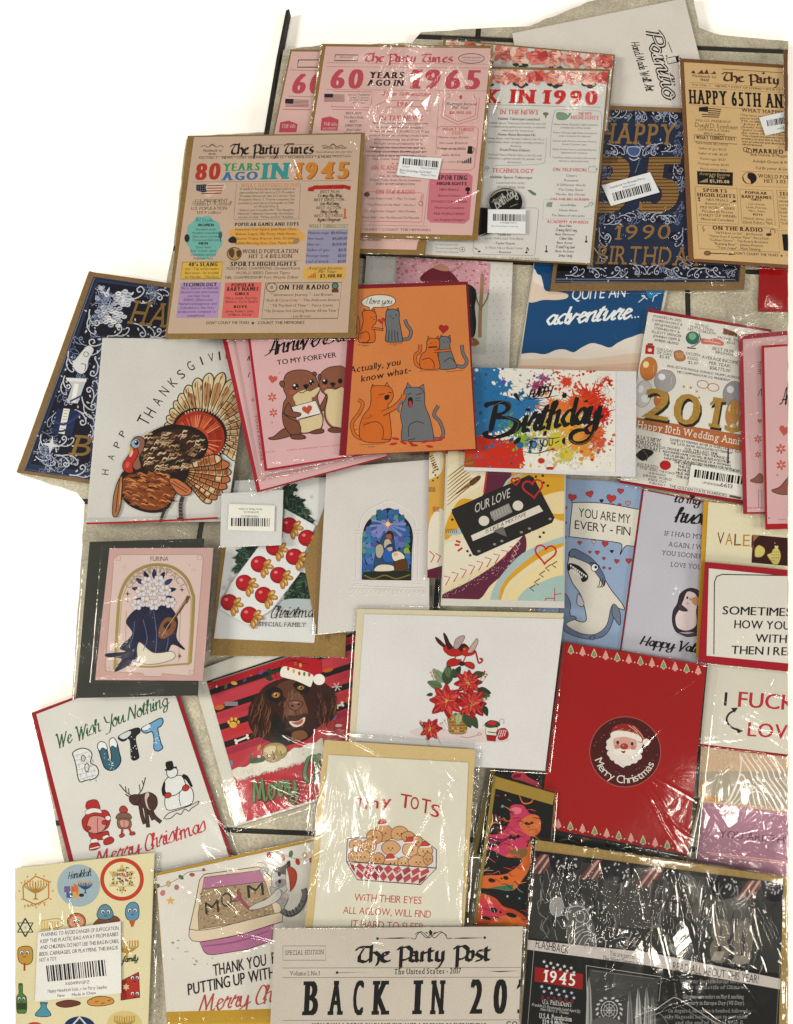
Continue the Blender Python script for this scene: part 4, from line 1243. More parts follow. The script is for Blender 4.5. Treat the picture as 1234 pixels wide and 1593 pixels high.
c = Card('valentine_card', 'cream card in a red envelope with bold black capitals inside a rounded frame', '1097 874 1320 896 1310 1054 1086 1030')
c.slab('envelope', '1097 874 1320 896 1310 1054 1086 1030', .0006, '9c222c'); c.slab('card', '1103 884 1320 906 1308 1040 1099 1020', .0006, 'd6cfc2')
c.F('Q3', .03).new('frame'); c.l('826 950 830 580 842 550 870 540 1300 548', 5, '1c1a1a', sm=False)
c.new('lettering')
for s, x0, x1, y in (('SOMETIMES I THINK', 870, 1480, 745), ('HOW YOU PUT UP', 930, 1420, 816), ('WITH ME', 1038, 1290, 888), ('THEN I REMEMBER', 914, 1440, 948)):
    c.t(s, x0, x1, y, 42, '151314', 'sb')
c.sleeve('1094 870 1322 892 1312 1058 1083 1034', 57, 10, .35)
c.end()

# --- wedding anniversary card
c = Card('anniversary_card', 'white tenth wedding anniversary card with gold numerals and balloons', '1009 481 1200 513 1158 784 963 751')
c.slab('envelope', '1009 481 1200 513 1158 784 963 751', .0006, '8e2226'); c.slab('card', '1008 486 1199 517 1157 778 965 747', .0006, 'd6cfc4')
c.F('R7', .165)
for x, y, rx, ry, col, hi in ((330, 820, 45, 55, 'b8683a', 'e0b070'), (255, 645, 50, 68, 'b8703a', 'e8c88a'), (350, 715, 62, 66, '9c9794', 'dcd8d4'), (225, 790, 48, 78, 'c2bdb8', 'dedad6'), (745, 790, 62, 75, '8e8a8c', 'cac6c4'), (740, 900, 40, 80, 'b07a4a', 'd8b080'), (740, 985, 24, 30, 'a89878', 'd0c0a0')):
    c.new('balloon'); c.e(x, y, rx, ry, col, 10, 2, '6a5a50'); c.e(x - rx * .3, y - ry * .35, rx * .34, ry * .28, hi, 20); c.e(x + rx * .25, y + ry * .35, rx * .5, ry * .3, hi if rx == 48 else col); c.l([(x + rx * .6, y - ry * .3), (x + rx * .55, y + ry * .3)], 7, hi, taper=.9)
c.new('lettering')
D = '3c3632'
c.lines(['MARRIED IN 2015:', 'CAMERON DIAZ &', 'BENJI MADDEN', 'STEPHEN FRY &', 'ELLIOTT SPENCER', 'JOHNNY DEPP &', 'AMBER HEARD'], 275, 450, 348, 22.5, 14, D, 'w', dx=-1)
c.lines(['WORLD', 'POPULATION', 'HIT: 7.33 BILLION'], 470, 650, 388, 17, 14, D, 'w'); c.t('MOVIE TICKET', 652, 830, 470, 14, D, 'w'); c.t('$8.43', 704, 752, 498, 12, D, 'w'); c.t('BEST FILM:', 622, 745, 535, 17, D, 'w'); c.t('BIRDMAN', 640, 740, 556, 14, D, 'w')
c.lines(['GALLON', 'OF GAS:', '$2.45'], 300, 390, 538, 20, 16, D, 'w'); c.lines(['DOZEN', 'EGGS:', '$2.47'], 465, 555, 562, 25, 16, D, 'w'); c.lines(['AVERAGE INCOME', 'PER YEAR:', '$58,775.00'], 560, 770, 585, 27, 18, D, 'w')
c.t('REAL ESTATE MOGUL DONALD TRUMP LAUNCHES', 362, 790, 635, 13, D, 'w'); c.t('HIS CAMPAIGN FOR U.S. PRESIDENT', 420, 725, 668, 13, D, 'w')
c.new('lettering', label='white lettering on a copper band'); c.p('188 925 800 1025 800 1120 184 985', 'a8643c'); c.t('Happy 10th Wedding Anniversary', 188, 960, 985, 42, 'ded2c4', 'w', y1=1112)
c.new('lettering')
c.lines(["NASA'S NEW", 'HORIZONS', 'SPACECRAFT'], 165, 325, 1045, 27, 22, D, 'w'); c.lines(['RELEASED:'], 190, 312, 1205, 20, 20, D, 'w')
c.lines(['STAR WARS: THE FORCE', 'AWAKENS', 'JURASSIC WORLD', 'INSIDE OUT', 'FURIOUS 7'], 205, 405, 1222, 19, 13, D, 'w', just=False)
c.lines(['DAVID LETTERMAN, AFTER 33 YEARS, HOSTS', 'THE "LATE SHOW WITH DAVID LETTERMAN"', 'FOR THE LAST TIME.'], 380, 740, 1058, 20, 14, D, 'w'); c.lines(['U.S. TREASURY ANNOUNCED THAT THE IMAGE OF', 'ALEXANDER HAMILTON WILL BE REPLACED FROM', 'THE US $10 BILL BY AN IMAGE OF A WOMAN.', 'FANS SHOW UP IN RECORD NUMBERS FOR NEW'], 330, 720, 1105, 20, 14, D, 'w', dx=5)
c.lines(['THE OPENING OF', 'THE FORCE', 'IN MUSEUM', 'MLB WINNER', 'THE KANSAS'], 400, 560, 1188, 20, 15, D, 'w'); c.t('THE GOLDEN STATE WARRIORS', 374, 705, 1328, 18, D, 'w')
c.t('GAMES', 752, 830, 1125, 14, D, 'w'); c.t('NEW', 728, 780, 1232, 14, D, 'w')
c.new('picture', label='globe, petrol can, eggs, rings, stars and a red ball')
c.e(508, 468, 38, 36, '2c6a5c', 0, 3); c.b('490 445 515 440 530 460 510 480 490 470', '7aa27a'); c.l('545 440 552 480 520 512 500 516', 5, '3a3230'); c.p('478 520 528 526 526 532 476 528', '3a3230')
c.po('240 508 288 514 285 562 236 558', 'b5282c', 2); c.e(262, 538, 12, 10, 'd8c8b8'); c.p('250 498 280 500 280 510 250 508', '8a1e22')
c.b('402 550 440 540 460 560 466 590 440 602 410 592', 'a8704e', 3, '6a4430')
for i in range(5):
    c.e(418 + i * 9, 560 + (i % 2) * 16, 8, 9, 'c08a66', n=10)
c.p('686 410 770 440 766 462 682 446', '7a4a2c'); c.l('690 430 766 452', 4, '3a2c24', sm=False); c.b('560 470 600 476 640 470 684 490 680 512 620 506 562 500', 'c06a62'); c.l('575 485 620 490 670 500', 6, 'd8a890')
for x, y in ((568, 735), (628, 752)):
    c.e(x, y, 33, 22, None, 10, 4, 'b0603c')
for x, y in ((458, 748), (498, 754), (532, 776), (546, 810)):
    c.star(x, y, 11, 'b5803c')
c.e(352, 1200, 32, 28, 'b0282a'); c.l('325 1195 350 1188 380 1200', 2, '6a1a1c'); c.b('190 1130 230 1105 285 1125 250 1160 220 1175 185 1150', '2c2826'); c.l('220 1110 250 1150 240 1175', 5, '5a544e'); c.p('712 1100 718 1100 718 1190 708 1190', '1d1a18'); c.p('725 1370 790 1384 785 1396 720 1382', '5a4a40')
c.new('numeral', GLITTER, label='gold glitter numerals with a black edge')
for ch, x0, x1, y in (('2', 214, 366, 922), ('0', 386, 540, 950), ('1', 590, 664, 975)):
    c.t(ch, x0 + 9, x1 + 8, y + 16, 170, '161210', 'wb' if ch == '1' else 'sb'); c.t(ch, x0, x1, y, 172, 'b58a3a', 'wb' if ch == '1' else 'sb')
c.t('5', 690, 800, 1000, 172, 'b58a3a', 'sb')
c.sleeve('1004 474 1205 508 1162 790 956 755', 61, 16, .35)
barcode(c, 'R7', '500 1196 860 1262 845 1390 484 1318', (516, 1268, 830, 1316), 46, (('LPN0402086', 566, 1305, 668, 1322, 13), ('6613', 668, 1322, 738, 1334, 24)), seed=17, col='d2ccc2')
# --- otter cards at the right edge
OP = 'cfa5a4'
G_OT = 'pink otter anniversary cards'


def otter(c, F, dx=0.0, dy=0.0, s=1.0, half=False):
    """a brown otter with a letter, in the frame of the left-hand card"""
    T = lambda p: [((x + dx), (y + dy)) for x, y in pts_of(p)]
    o = 5
    c.fr = FR[F]
    c.new('otter')
    c.b(T('455 735 380 790 345 800 360 812 420 808 500 780'), '7a4a3a', o)
    c.b(T('452 390 480 352 540 335 610 340 660 370 682 420 692 480 680 520 700 600 718 650 712 720 690 750 640 765 560 770 500 765 450 700 440 640 448 560 468 520 445 460'), '85533f', o)
    c.b(T('420 430 430 412 450 415 452 445 436 452'), '7a4a3a', o); c.b(T('645 355 660 348 674 360 668 375 655 372'), '7a4a3a', o)
    c.b(T('545 490 570 478 600 470 640 475 690 452 688 480 660 515 640 530 660 600 706 640 712 700 690 740 640 755 570 760 560 700 540 620 528 560 514 520'), 'cbb58c', 0)
    c.b(T('440 630 480 660 540 690 566 730 556 780 520 790 480 760 448 710'), '7a4a3a', o)
    c.b(T('500 780 560 775 596 790 590 806 530 810 498 800'), '6e4234', o); c.b(T('625 762 690 738 722 745 715 765 660 772'), '6e4234', o)
    c.e(508 + dx, 486 + dy, 24, 15, '9a5a48', -10)
    c.e(530 + dx, 450 + dy, 22, 22, '16100f'); c.e(640 + dx, 420 + dy, 18, 19, '16100f'); c.e(522 + dx, 440 + dy, 7, 7, 'efe8e0'); c.e(633 + dx, 412 + dy, 6, 6, 'efe8e0'); c.e(538 + dx, 460 + dy, 4, 4, 'cfc8c0'); c.e(648 + dx, 430 + dy, 3, 3, 'cfc8c0')
    c.b(T('582 440 600 432 622 438 608 462 594 464'), '1c1412'); c.l(T('604 460 606 475'), 5, '2a1a14'); c.l(T('552 486 575 492 606 476 630 478 650 465'), 5, '2a1a14')
    c.new('letter_card')
    c.po(T('502 588 666 544 704 634 540 680'), 'd6cdc2', 4); c.heart(610 + dx, 606 + dy, 36, 'b04c3c', -12); c.l(T('545 672 700 634'), 4, '2a1a14', sm=False)
    c.new('paw'); c.b(T('450 620 470 645 520 660 560 650 566 632 540 624 510 618 500 590 480 560'), '7a4a3a', o)
    c.new('heart'); c.heart(374 + dx, 398 + dy, 32, 'b8574a', 10)
    for i, (x, y, r) in enumerate(((370, 522, 32), (378, 628, 30))):
        c.new('flower'); c.flower(x + dx, y + dy, r, 'b8574a')
    c.new('dot'); c.e(370 + dx, 695 + dy, 5, 5, 'b8574a'); c.e(420 + dx, 356 + dy, 6, 3, 'a07a4a', -30)


c = Card('anniversary_card', 'pink card with a red border behind the cut off otter card at the edge', '1149 521 1302 508 1312 796 1156 800', group=G_OT)
c.slab('envelope', '1149 521 1302 508 1312 796 1156 800', .0006, '9a2c38'); c.slab('card', '1156 528 1302 514 1310 794 1162 797', .0006, OP)
c.F('R7').new('otter'); c.b('840 1290 870 1270 892 1248 910 1260 910 1300 870 1302', '8a5348', 3); c.new('flower'); c.flower(885, 1050, 24, 'b8575a'); c.new('flower'); c.flower(885, 1140, 20, 'b8575a'); c.new('heart'); c.heart(895, 945, 14, 'b8575a')
c.new('lettering'); c.t('TO MY', 886, 886.1, 600, 18, '4a2c30', 'sb', y1=680, up=(1, 0)); c.l('885 800 905 760 905 800', 4, '3a2428'); c.box(888, 1345, 906, 1450, 2, '6a4044'); c.t('happy anniversary to my love', 815, 1000, 1450, 10, 'b04a58', 's')
c.sleeve('1130 484 1304 470 1316 806 1152 806', 71, 16, .5)
c.end()
c = Card('anniversary_card', 'pink otter card in a red envelope with only an otter tail in view', '1185 538 1330 528 1342 814 1191 822', group=G_OT)
c.slab('envelope', '1185 538 1330 528 1342 818 1191 824', .0006, 'a51c26'); c.slab('card', '1189 541 1330 531 1340 811 1194 815', .0006, OP)
c.F('R7'); c.new('lettering'); c.t('Anniversary', 1010, 1300, 850, 84, '1e1416', 'cm', wt=.7, y1=820)
c.new('otter'); c.b('965 1345 1010 1325 1050 1280 1080 1250 1100 1300 1070 1362 1010 1366', '8a5348', 4)
c.new('heart'); c.heart(1040, 998, 34, 'b8574a', 10)
for x, y in ((1018, 1105), (1020, 1198)):
    c.new('flower'); c.flower(x, y, 30, 'b8574a')
c.new('dot'); c.e(998, 1256, 5, 5, 'b8574a'); c.e(950, 1504, 4, 4, '5a3a3c'); c.t('HAPPY ANNI', 1005, 1090, 1516, 8, 'b04a58', 's')
c.sleeve('1140 520 1334 512 1348 834 1186 832', 72, 14, .45)
c.end()

# --- puppy card
c = Card('christmas_card', 'Christmas card with a brown spaniel in a Santa hat on red stripes', '298 1046 545 958 606 1212 366 1286')
c.slab('envelope', '298 1046 545 958 606 1212 366 1286', .0006, 'd0cabc'); c.slab('card', '322 1060 556 982 612 1204 383 1278', .0006, 'b23a42')
c.F('Q5').new('stripe')
for y0, y1 in ((352, 380), (428, 470), (560, 602), (688, 730), (818, 862)):
    c.p([(60, y0), (1200, y0 - 370 * (1200 - 60) / 1140 + 0), (1200, y1 - 370), (60, y1)], '26221f')
for y0, col in ((392, 'a32029'), (490, 'b43c48'), (620, 'aa3440'), (750, 'b43238'), (880, '9c3044')):
    c.p([(60, y0 - 6), (1200, y0 - 376), (1200, y0 + 34 - 370), (60, y0 + 34)], col)
for k in range(52):
    x = 140 + k * 10; c.e(x, 350 - (x - 140) * .325, 4, 3, 'b9b0a4', n=5); c.e(x, 440 - (x - 140) * .325, 3.5, 3, '8a2a30', n=5)
c.new('ornament', label='small paw prints, bones, bulbs and gifts on the stripes')
for x, y, rx, ry, col, a in ((285, 365, 22, 12, 'c89a4a', 10), (228, 388, 10, 18, '4a5a40', 20), (358, 345, 15, 9, '5a3a7a', -30), (470, 292, 18, 12, '5a4a8a', -40), (400, 312, 9, 9, 'b54a30', 0), (165, 388, 6, 9, 'c8c0b8', 0), (185, 530, 34, 18, 'b5602a', -12), (455, 805, 10, 22, 'b5803a', 25), (395, 870, 10, 22, '4f5f42', -10), (265, 912, 12, 20, '6a7a9a', 0), (930, 275, 36, 14, 'b5582a', -14), (1065, 480, 14, 30, 'b5582a', 0), (1000, 655, 26, 10, 'd0c4b8', 0), (970, 590, 16, 26, '7a6a9a', 0)):
    c.e(x, y, rx, ry, col, a)
c.rect(220, 492, 310, 520, '7c7a7e'); c.e(278, 650, 26, 22, 'd0a040'); c.e(248, 632, 10, 13, 'd0a040'); c.e(268, 612, 10, 14, 'd0a040'); c.e(296, 612, 10, 14, 'd0a040'); c.e(314, 632, 9, 13, 'd0a040')
for x0, y0, x1, y1 in ((295, 766, 380, 732), (985, 525, 1030, 508)):
    c.l([(x0, y0), (x1, y1)], 13, 'dcd2c4', sm=False)
    for x, y in ((x0, y0 - 9), (x0 + 5, y0 + 9), (x1, y1 + 9), (x1 - 5, y1 - 9)):
        c.e(x, y, 10, 9, 'dcd2c4', n=10)
for k in range(6):
    c.l([(990 - 34 * math.cos(k), 390 - 30 * math.sin(k)), (990 + 34 * math.cos(k), 390 + 30 * math.sin(k))], 3, 'd4c6c0', sm=False)
c.new('puppy')
c.b('480 400 450 440 400 500 380 580 385 650 420 710 480 745 540 770 600 790 660 790 720 750 800 740 840 690 900 640 950 620 985 570 990 490 970 430 930 380 860 340 780 310 680 320 590 340 520 370', '3a2620')
c.b('580 400 600 365 680 340 720 360 740 420 700 470 660 480 610 440', '5a3a2c'); c.b('640 480 700 430 750 450 780 520 790 570 760 600 700 640 650 610 625 560', '6e4a3a'); c.b('500 430 540 395 600 400 620 450 590 500 530 480', '241814'); c.b('690 370 740 350 790 370 800 420 760 440 710 410', '241814')
c.b('560 560 610 620 680 700 780 700 800 740 700 780 600 780 540 700', '241a18'); c.b('690 700 760 690 790 730 740 760 700 780 680 740', '7a5238')
r = random.Random(3)
for k in range(120):
    left = r.random() < .55
    x, y = (r.uniform(400, 540), r.uniform(430, 700)) if left else (r.uniform(840, 980), r.uniform(400, 620))
    dx = r.uniform(-40, -5) if left else r.uniform(0, 35)
    c.l([(x, y), (x + dx * .3 + 10, y + 30), (x + dx * .3, y + 62), (x + dx, y + 88)], r.uniform(2, 5), r.choice(('1f1512', '5e3d2c', '7c5238', '8a5a3c', '2a1c18')), taper=.8, n=3)
for k in range(46):
    x, y = r.uniform(600, 760), r.uniform(370, 640)
    c.l([(x, y), (x + r.uniform(-10, 10), y + 20), (x + r.uniform(-16, 16), y + 36)], r.uniform(2, 3.5), r.choice(('8a6248', '3a2620', '5a3c2e', 'a07a5c')), taper=.8, n=3)
c.b('655 495 690 485 740 490 748 515 720 548 700 552 668 535', '7a5244', 4, '3a2420'); c.e(684, 520, 9, 7, '2a1815'); c.e(728, 510, 9, 7, '2a1815'); c.e(706, 498, 22, 6, '9a7464')
c.l('706 552 712 590', 5, '2a1815'); c.b('650 590 710 590 780 570 775 620 740 660 690 660', '4a2e26'); c.b('662 628 720 625 768 598 765 635 730 662 690 662', 'd8c8b0'); c.b('680 635 720 628 758 610 750 638 718 652', 'a85a58')
c.e(572, 446, 30, 20, '8a5a28', -10); c.e(572, 446, 19, 17, 'b5803a'); c.e(572, 446, 9, 10, '140e0c'); c.e(566, 440, 4, 4, 'e8dcc8')
c.e(742, 396, 26, 14, '8a5a28', -5); c.e(742, 396, 16, 13, 'b5803a'); c.e(744, 396, 8, 9, '140e0c'); c.e(738, 390, 3, 3, 'e8dcc8')
c.new('santa_hat')
c.b('600 250 640 205 700 188 780 188 840 196 880 215 884 280 870 330 830 340 740 300 640 270', 'a8222a', 3, '5a1518'); c.b('610 262 640 250 700 265 760 280 810 300 830 320 818 370 805 390 760 370 700 345 640 330 600 310', 'e0d8ca'); c.e(868, 340, 40, 38, 'e4dccf')
for x, y, col in ((656, 265, 'b84a3c'), (694, 282, 'c8a040'), (732, 298, 'b84a3c'), (766, 302, '4a7a4a'), (800, 306, 'b84a3c'), (740, 242, 'c89a3c'), (706, 232, 'b5482c')):
    c.e(x, y, 9, 15, col, n=12)
c.l('640 228 690 205 740 225 800 235', 4, '3a1a18'); c.l('680 210 750 215', 4, '3a1a18'); c.b('515 262 560 280 590 262 585 295 540 310 520 295', '2a3a2c'); c.b('500 330 540 310 560 330 530 350', '2a3a2c')
for x, y in ((555, 318), (585, 305), (588, 330)):
    c.e(x, y, 16, 15, 'b02a34', ow=2)
c.new('fur_trim')
c.b([(265 + k * 48, 965 - k * 16.5 + (-8 if k % 2 else 6)) for k in range(14)] + [(900, 850)] + [(880 - k * 48, 868 + k * 13.4 + (8 if k % 2 else -6)) for k in range(13)], 'd6cfbf')
for k in range(90):
    x = r.uniform(275, 840); y = 965 - (x - 270) * .345 + r.uniform(0, 66); c.l([(x, y), (x + 6, y + 14)], 3, r.choice(('b8ad98', 'ece4d6', 'c8bda6')), sm=False)
for k in range(60):
    x = 285 + k * 9.4; y = 1034 - (x - 285) * .275; c.l([(x, y - 5), (x + r.uniform(-6, 6), y + r.uniform(6, 18))], 5, r.choice(('d6cfbf', 'c9a0a0')), sm=False)
c.b('478 830 500 790 550 772 610 778 646 810 645 850 610 885 550 908 500 890', '9c8458', 3); c.b('490 820 530 795 570 800 560 840 520 850', 'c9b68c'); c.b('580 800 620 795 640 830 600 850', 'b89f70'); c.l('545 830 560 870 550 895', 6, '4a3420'); c.l('600 830 612 860', 5, '4a3420'); c.l('510 850 516 885', 5, '4a3420')
c.b('395 890 430 875 480 870 500 880 480 905 400 915', '4a5a40'); c.e(455, 868, 12, 10, 'd0c4b4')
c.new('lettering')
c.t('Merry', 420, 715, 1185, 150, '4a4034', 'c', wt=2.1, y1=1120); c.t('Merry', 418, 712, 1180, 150, '6a7f58', 'c', wt=1.2, y1=1115)
c.t('Chris', 755, 1100, 1045, 150, '3a4a30', 'c', wt=1.9, y1=950); c.t('Chris', 755, 1098, 1042, 150, '6a7f58', 'c', wt=1.1, y1=946)
c.new('star'); c.star(352, 1172, 26, 'ddd2c6', 4, .35, -80); c.l('630 1165 690 1160 715 1120', 6, '4a4034')
c.sleeve('292 1040 548 950 612 1216 362 1296', 81, 26, .5, fan=[(.2, .75, 20, 70, .05), (.6, .7, 60, 120, .04)])
c.end()

# --- ornament card
c = Card('christmas_card', 'white family Christmas card with rows of red baubles in a kraft envelope', '352 752 552 748 537 1023 327 1020')
c.slab('envelope', '352 760 550 752 537 1022 328 1020', .0006, '8a6a34', KRAFT)
c.slab('card', '366 748 522 742 489 1000 333 993', .0006, 'd4d2ce')
c.F('Q1').new('fir_branch')
r = random.Random(7)


def fir(x0, y0, x1, y1, L, n=22):
    c.l([(x0, y0), ((x0 + x1) / 2 + 6, (y0 + y1) / 2 - 5), (x1, y1)], 6, '4a4a38')
    a = math.atan2(y1 - y0, x1 - x0)
    for k in range(n):
        t = k / n; x, y = x0 + (x1 - x0) * t, y0 + (y1 - y0) * t
        for s in (-1, 1):
            b = a + s * r.uniform(.5, .9); l = L * r.uniform(.7, 1.1) * (1 - .45 * t)
            c.l([(x, y), (x + math.cos(b) * l * .6, y + math.sin(b) * l * .6 - 2), (x + math.cos(b) * l, y + math.sin(b) * l)], 7, r.choice(('24352c', '34483a', '46604c', '1c2a24')), taper=.7, n=2)


c.b('1050 60 1090 55 1110 120 1150 170 1200 215 1180 230 1120 200 1060 170', '31443a')
for a in ((1050, 70, 1110, 60, 40), (1050, 110, 1145, 130, 44), (1055, 150, 1190, 222, 40), (1055, 90, 1170, 190, 46), (930, 342, 838, 372, 40), (920, 360, 825, 405, 40), (880, 400, 818, 460, 34), (1160, 470, 1080, 540, 46), (1190, 510, 1060, 580, 48), (1195, 560, 1080, 600, 40), (1165, 480, 1110, 600, 40)):
    fir(*a)
c.b('1050 600 1110 590 1200 600 1200 640 1100 640 1040 630', 'a9b0b0')
c.new('gift_tag', label='slanted white tag'); c.po('935 340 1048 300 1060 160 1205 240 1150 380 1130 470 1000 640 880 720 745 640 800 520', 'd9d6d2', 2, 'b8b4b0')
for x, y in ((1080, 240), (1165, 300), (1010, 345), (1105, 390), (937, 425), (1030, 478), (865, 515), (957, 573), (793, 608), (888, 668)):
    c.new('bauble')
    c.e(x, y, 41, 39, '9a1c24', 0, 2, '6a1418'); c.e(x - 6, y - 5, 31, 29, 'ac242b'); c.e(x - 14, y - 14, 9, 7, 'd8787a')
    for dx, dy, a in ((38, -8, -35), (48, 12, 10), (30, 32, 60), (18, 46, 80)):
        c.e(x + dx, y + dy, 21, 11, 'b5803c', a, 2, '6a4420'); c.e(x + dx + 4, y + dy - 2, 9, 4, 'd8b070', a)
    c.e(x + 30, y + 14, 9, 8, '9a6a2c')
c.new('lettering'); c.t('Christmas', 985, 1215, 682, 54, '2a2a2c', 'c', wt=.8, y1=678); c.t('SPECIAL FAMILY', 932, 1160, 722, 20, '3a3a3c', 'w', y1=726); c.l('1015 622 1028 632 1020 645', 5, '2a2a2c')
c.new('star')
for x, y in ((1188, 104), (768, 540), (800, 500)):
    for k in range(3):
        c.l([(x - 13 * math.cos(k * 1.05), y - 13 * math.sin(k * 1.05)), (x + 13 * math.cos(k * 1.05), y + 13 * math.sin(k * 1.05))], 2, 'a8a8a4', sm=False)
c.done(); c.slab('envelope_flap', '473 876 508 780 506 1000 490 970', .0004, '8a6a36', KRAFT); c.win = c.quad
c.sleeve('333 745 552 741 540 1026 324 1023', 82, 14, .4)
c.end()

# --- nativity card
c = Card('christmas_card', 'white embossed card with a stained glass nativity window', '508 728 668 715 668 968 494 988')
c.slab('card', '508 728 668 715 668 968 494 988', .0008, 'd0c8c2')
c.F('Q2').new('painted_embossing')
E1, E2 = 'c2b9b2', 'dcd5cf'  # flat relief: shaded line colour and the lit colour of its offset copy
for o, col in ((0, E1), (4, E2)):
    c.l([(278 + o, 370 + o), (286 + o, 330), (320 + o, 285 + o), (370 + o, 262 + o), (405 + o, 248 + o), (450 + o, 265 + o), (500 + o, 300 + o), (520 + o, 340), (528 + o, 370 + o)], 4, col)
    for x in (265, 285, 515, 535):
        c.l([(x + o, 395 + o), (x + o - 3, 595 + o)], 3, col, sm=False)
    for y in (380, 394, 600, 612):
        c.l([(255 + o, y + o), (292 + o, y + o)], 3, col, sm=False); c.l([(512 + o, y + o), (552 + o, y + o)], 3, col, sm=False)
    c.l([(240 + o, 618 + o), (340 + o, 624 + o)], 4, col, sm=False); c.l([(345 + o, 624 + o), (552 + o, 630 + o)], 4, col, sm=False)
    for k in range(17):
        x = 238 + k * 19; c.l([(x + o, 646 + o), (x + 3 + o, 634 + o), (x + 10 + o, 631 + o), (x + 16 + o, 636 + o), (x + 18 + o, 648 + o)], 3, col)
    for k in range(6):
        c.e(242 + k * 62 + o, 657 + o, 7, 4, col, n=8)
arch = spline([(288, 595), (290, 480), (292, 400), (310, 345), (350, 310), (407, 281), (460, 310), (498, 350), (512, 400), (508, 480), (505, 598)], False, 5)
c.new('stained_glass')
c.p(arch, '1c2430')
r = random.Random(2)
# shards of coloured glass, cut to the arch by a fan of cells
cells = []
for i in range(9):
    for j in range(13):
        x, y = 296 + i * 24 + r.uniform(-3, 3), 300 + j * 24 + r.uniform(-3, 3)
        cells.append((x, y))
def in_arch(x, y):
    if y > 400:
        return 292 < x < 506 and y < 594
    return (abs(x - 401) / 112) ** 1.7 < max(0, (y - 284) / 118) ** .9
for x, y in cells:
    if not in_arch(x, y):
        continue
    edge = min(x - 290, 510 - x) < 30 or y < 345
    col = r.choice(('8a9a3a', '4a7a5a', '3a6a8a', '3a5a9a', '2f5f7a', '5a8a7a', '3a6aa0') if edge else ('3f5f9c', '5a6aa8', '6a78b0', '4a6a9a', '7a80b0', '35568a', '55508c', '3a7a9a'))
    q = [(x + 17 * math.cos(t + r.uniform(-.3, .3)), y + 17 * math.sin(t + r.uniform(-.3, .3))) for t in (.6, 1.8, 2.8, 3.9, 5.2)]
    q = [(min(max(a, 292), 507), min(b, 594)) for a, b in q]
    c.p(q, col)
for k in range(9):
    t = -.3 + k * .48
    c.p([(404, 352), (404 + 80 * math.cos(t), 352 + 60 * math.sin(t) + 10), (404 + 80 * math.cos(t + .2), 352 + 60 * math.sin(t + .2) + 10)], '7a86b8')
c.new('holy_family', label='figures in blue and brown robes round a child, with a lamb')
c.b('385 400 410 388 428 405 432 450 440 480 430 540 350 550 345 500 360 450', '34486a', 2); c.b('390 420 412 420 420 450 400 470 385 450', 'b5a890', 2); c.e(408, 402, 14, 16, '8a5a40'); c.b('394 398 400 384 418 382 428 400 424 420 416 396 402 396', '3a241c')
c.b('385 470 400 445 425 440 436 465 430 490 440 510 400 520 380 500', '2f5aa0', 2); c.e(412, 458, 12, 12, 'c09a7a'); c.b('398 455 408 438 430 444 434 472 424 470 420 452', '24406a')
c.b('420 480 450 470 475 490 470 510 430 512', 'd2c8b0', 2); c.e(436, 484, 9, 8, 'c8a080'); c.b('350 450 375 440 385 470 370 500 352 490', 'a8a08a', 2)
c.b('345 545 365 530 400 528 425 535 425 555 350 558', 'cfc4b0', 2); c.e(422, 542, 9, 8, 'd8ccb8'); c.p('295 560 505 555 504 594 294 594', '2a2e24'); c.l('300 575 340 590 390 575 440 590 500 572', 5, '7a6a3a'); c.b('430 520 480 505 485 550 440 556', '5a3a24', 2)
c.star(403, 352, 24, 'e0a060', 4, .3); c.star(403, 352, 13, 'f0d0a0', 4, .4, -45)
c.sleeve('498 722 690 708 686 974 486 990', 83, 10, .3)
c.end()

# --- mixtape cards
c = Card('greeting_card', 'edge of a yellow patterned card behind the mixtape card', '668 700 850 716 850 906 665 899', group='mixtape greeting cards')
c.slab('card', '668 700 850 716 850 906 665 899', .0008, 'c99a48')
c.F('Q2').new('pattern'); c.b('580 60 640 40 640 120 600 150 580 150', 'd9ccb0'); c.b('585 340 650 300 650 560 580 560', 'd9cfba'); c.p('575 552 650 530 650 600 575 590', '5a2438')
for k in range(7):
    c.l([(584 + k * 3, 60 + k * 10), (600 + k * 4, 50 + k * 10)], 5, '7a5a2a', sm=False); c.e(600 + (k % 3) * 10, 90 + k * 12, 4, 4, '3a2a1c')
for k in range(5):
    c.l([(582 + k * 6, 190), (584 + k * 6, 212)], 3, '7a4a2a', sm=False); c.l([(600 + k * 6, 276), (602 + k * 6, 298)], 3, '9a3a2a', sm=False)
c.l('585 470 606 490 590 520', 4, 'b5342c', sm=False); c.l('612 480 632 492 618 520', 4, 'b5342c', sm=False)
c.sleeve('664 696 852 712 852 912 660 904', 84, 8, .3)
c.end()

c = Card('greeting_card', 'patterned yellow and plum card with a black cassette mixtape', '694 700 880 722 878 944 686 940', group='mixtape greeting cards')
c.slab('envelope', '694 706 880 728 878 946 686 942', .0006, 'c9c3ba'); c.slab('card', '697 700 878 722 876 936 688 931', .0006, 'd6c6a2')
c.F('Q2').new('pattern')
c.b('660 120 760 60 860 110 830 170 740 220 660 260', 'dacdb0'); c.b('900 120 1180 130 1180 330 1080 300 960 250 900 200', 'c9962f'); c.b('740 240 900 300 760 330 660 420 650 380 680 300', 'c9962f'); c.b('1040 250 1180 210 1180 300 1100 300', 'd8c294')
c.b('840 120 940 130 910 180 870 240 820 330 760 300 820 220', '5c2a3c'); c.b('640 450 780 420 900 430 960 410 1000 400 960 460 860 520 700 590 640 620', 'd9ceb8'); c.b('640 660 760 600 880 520 960 440 1000 400 1000 480 920 560 850 620 800 680 700 692 640 690', '5c2a3c')
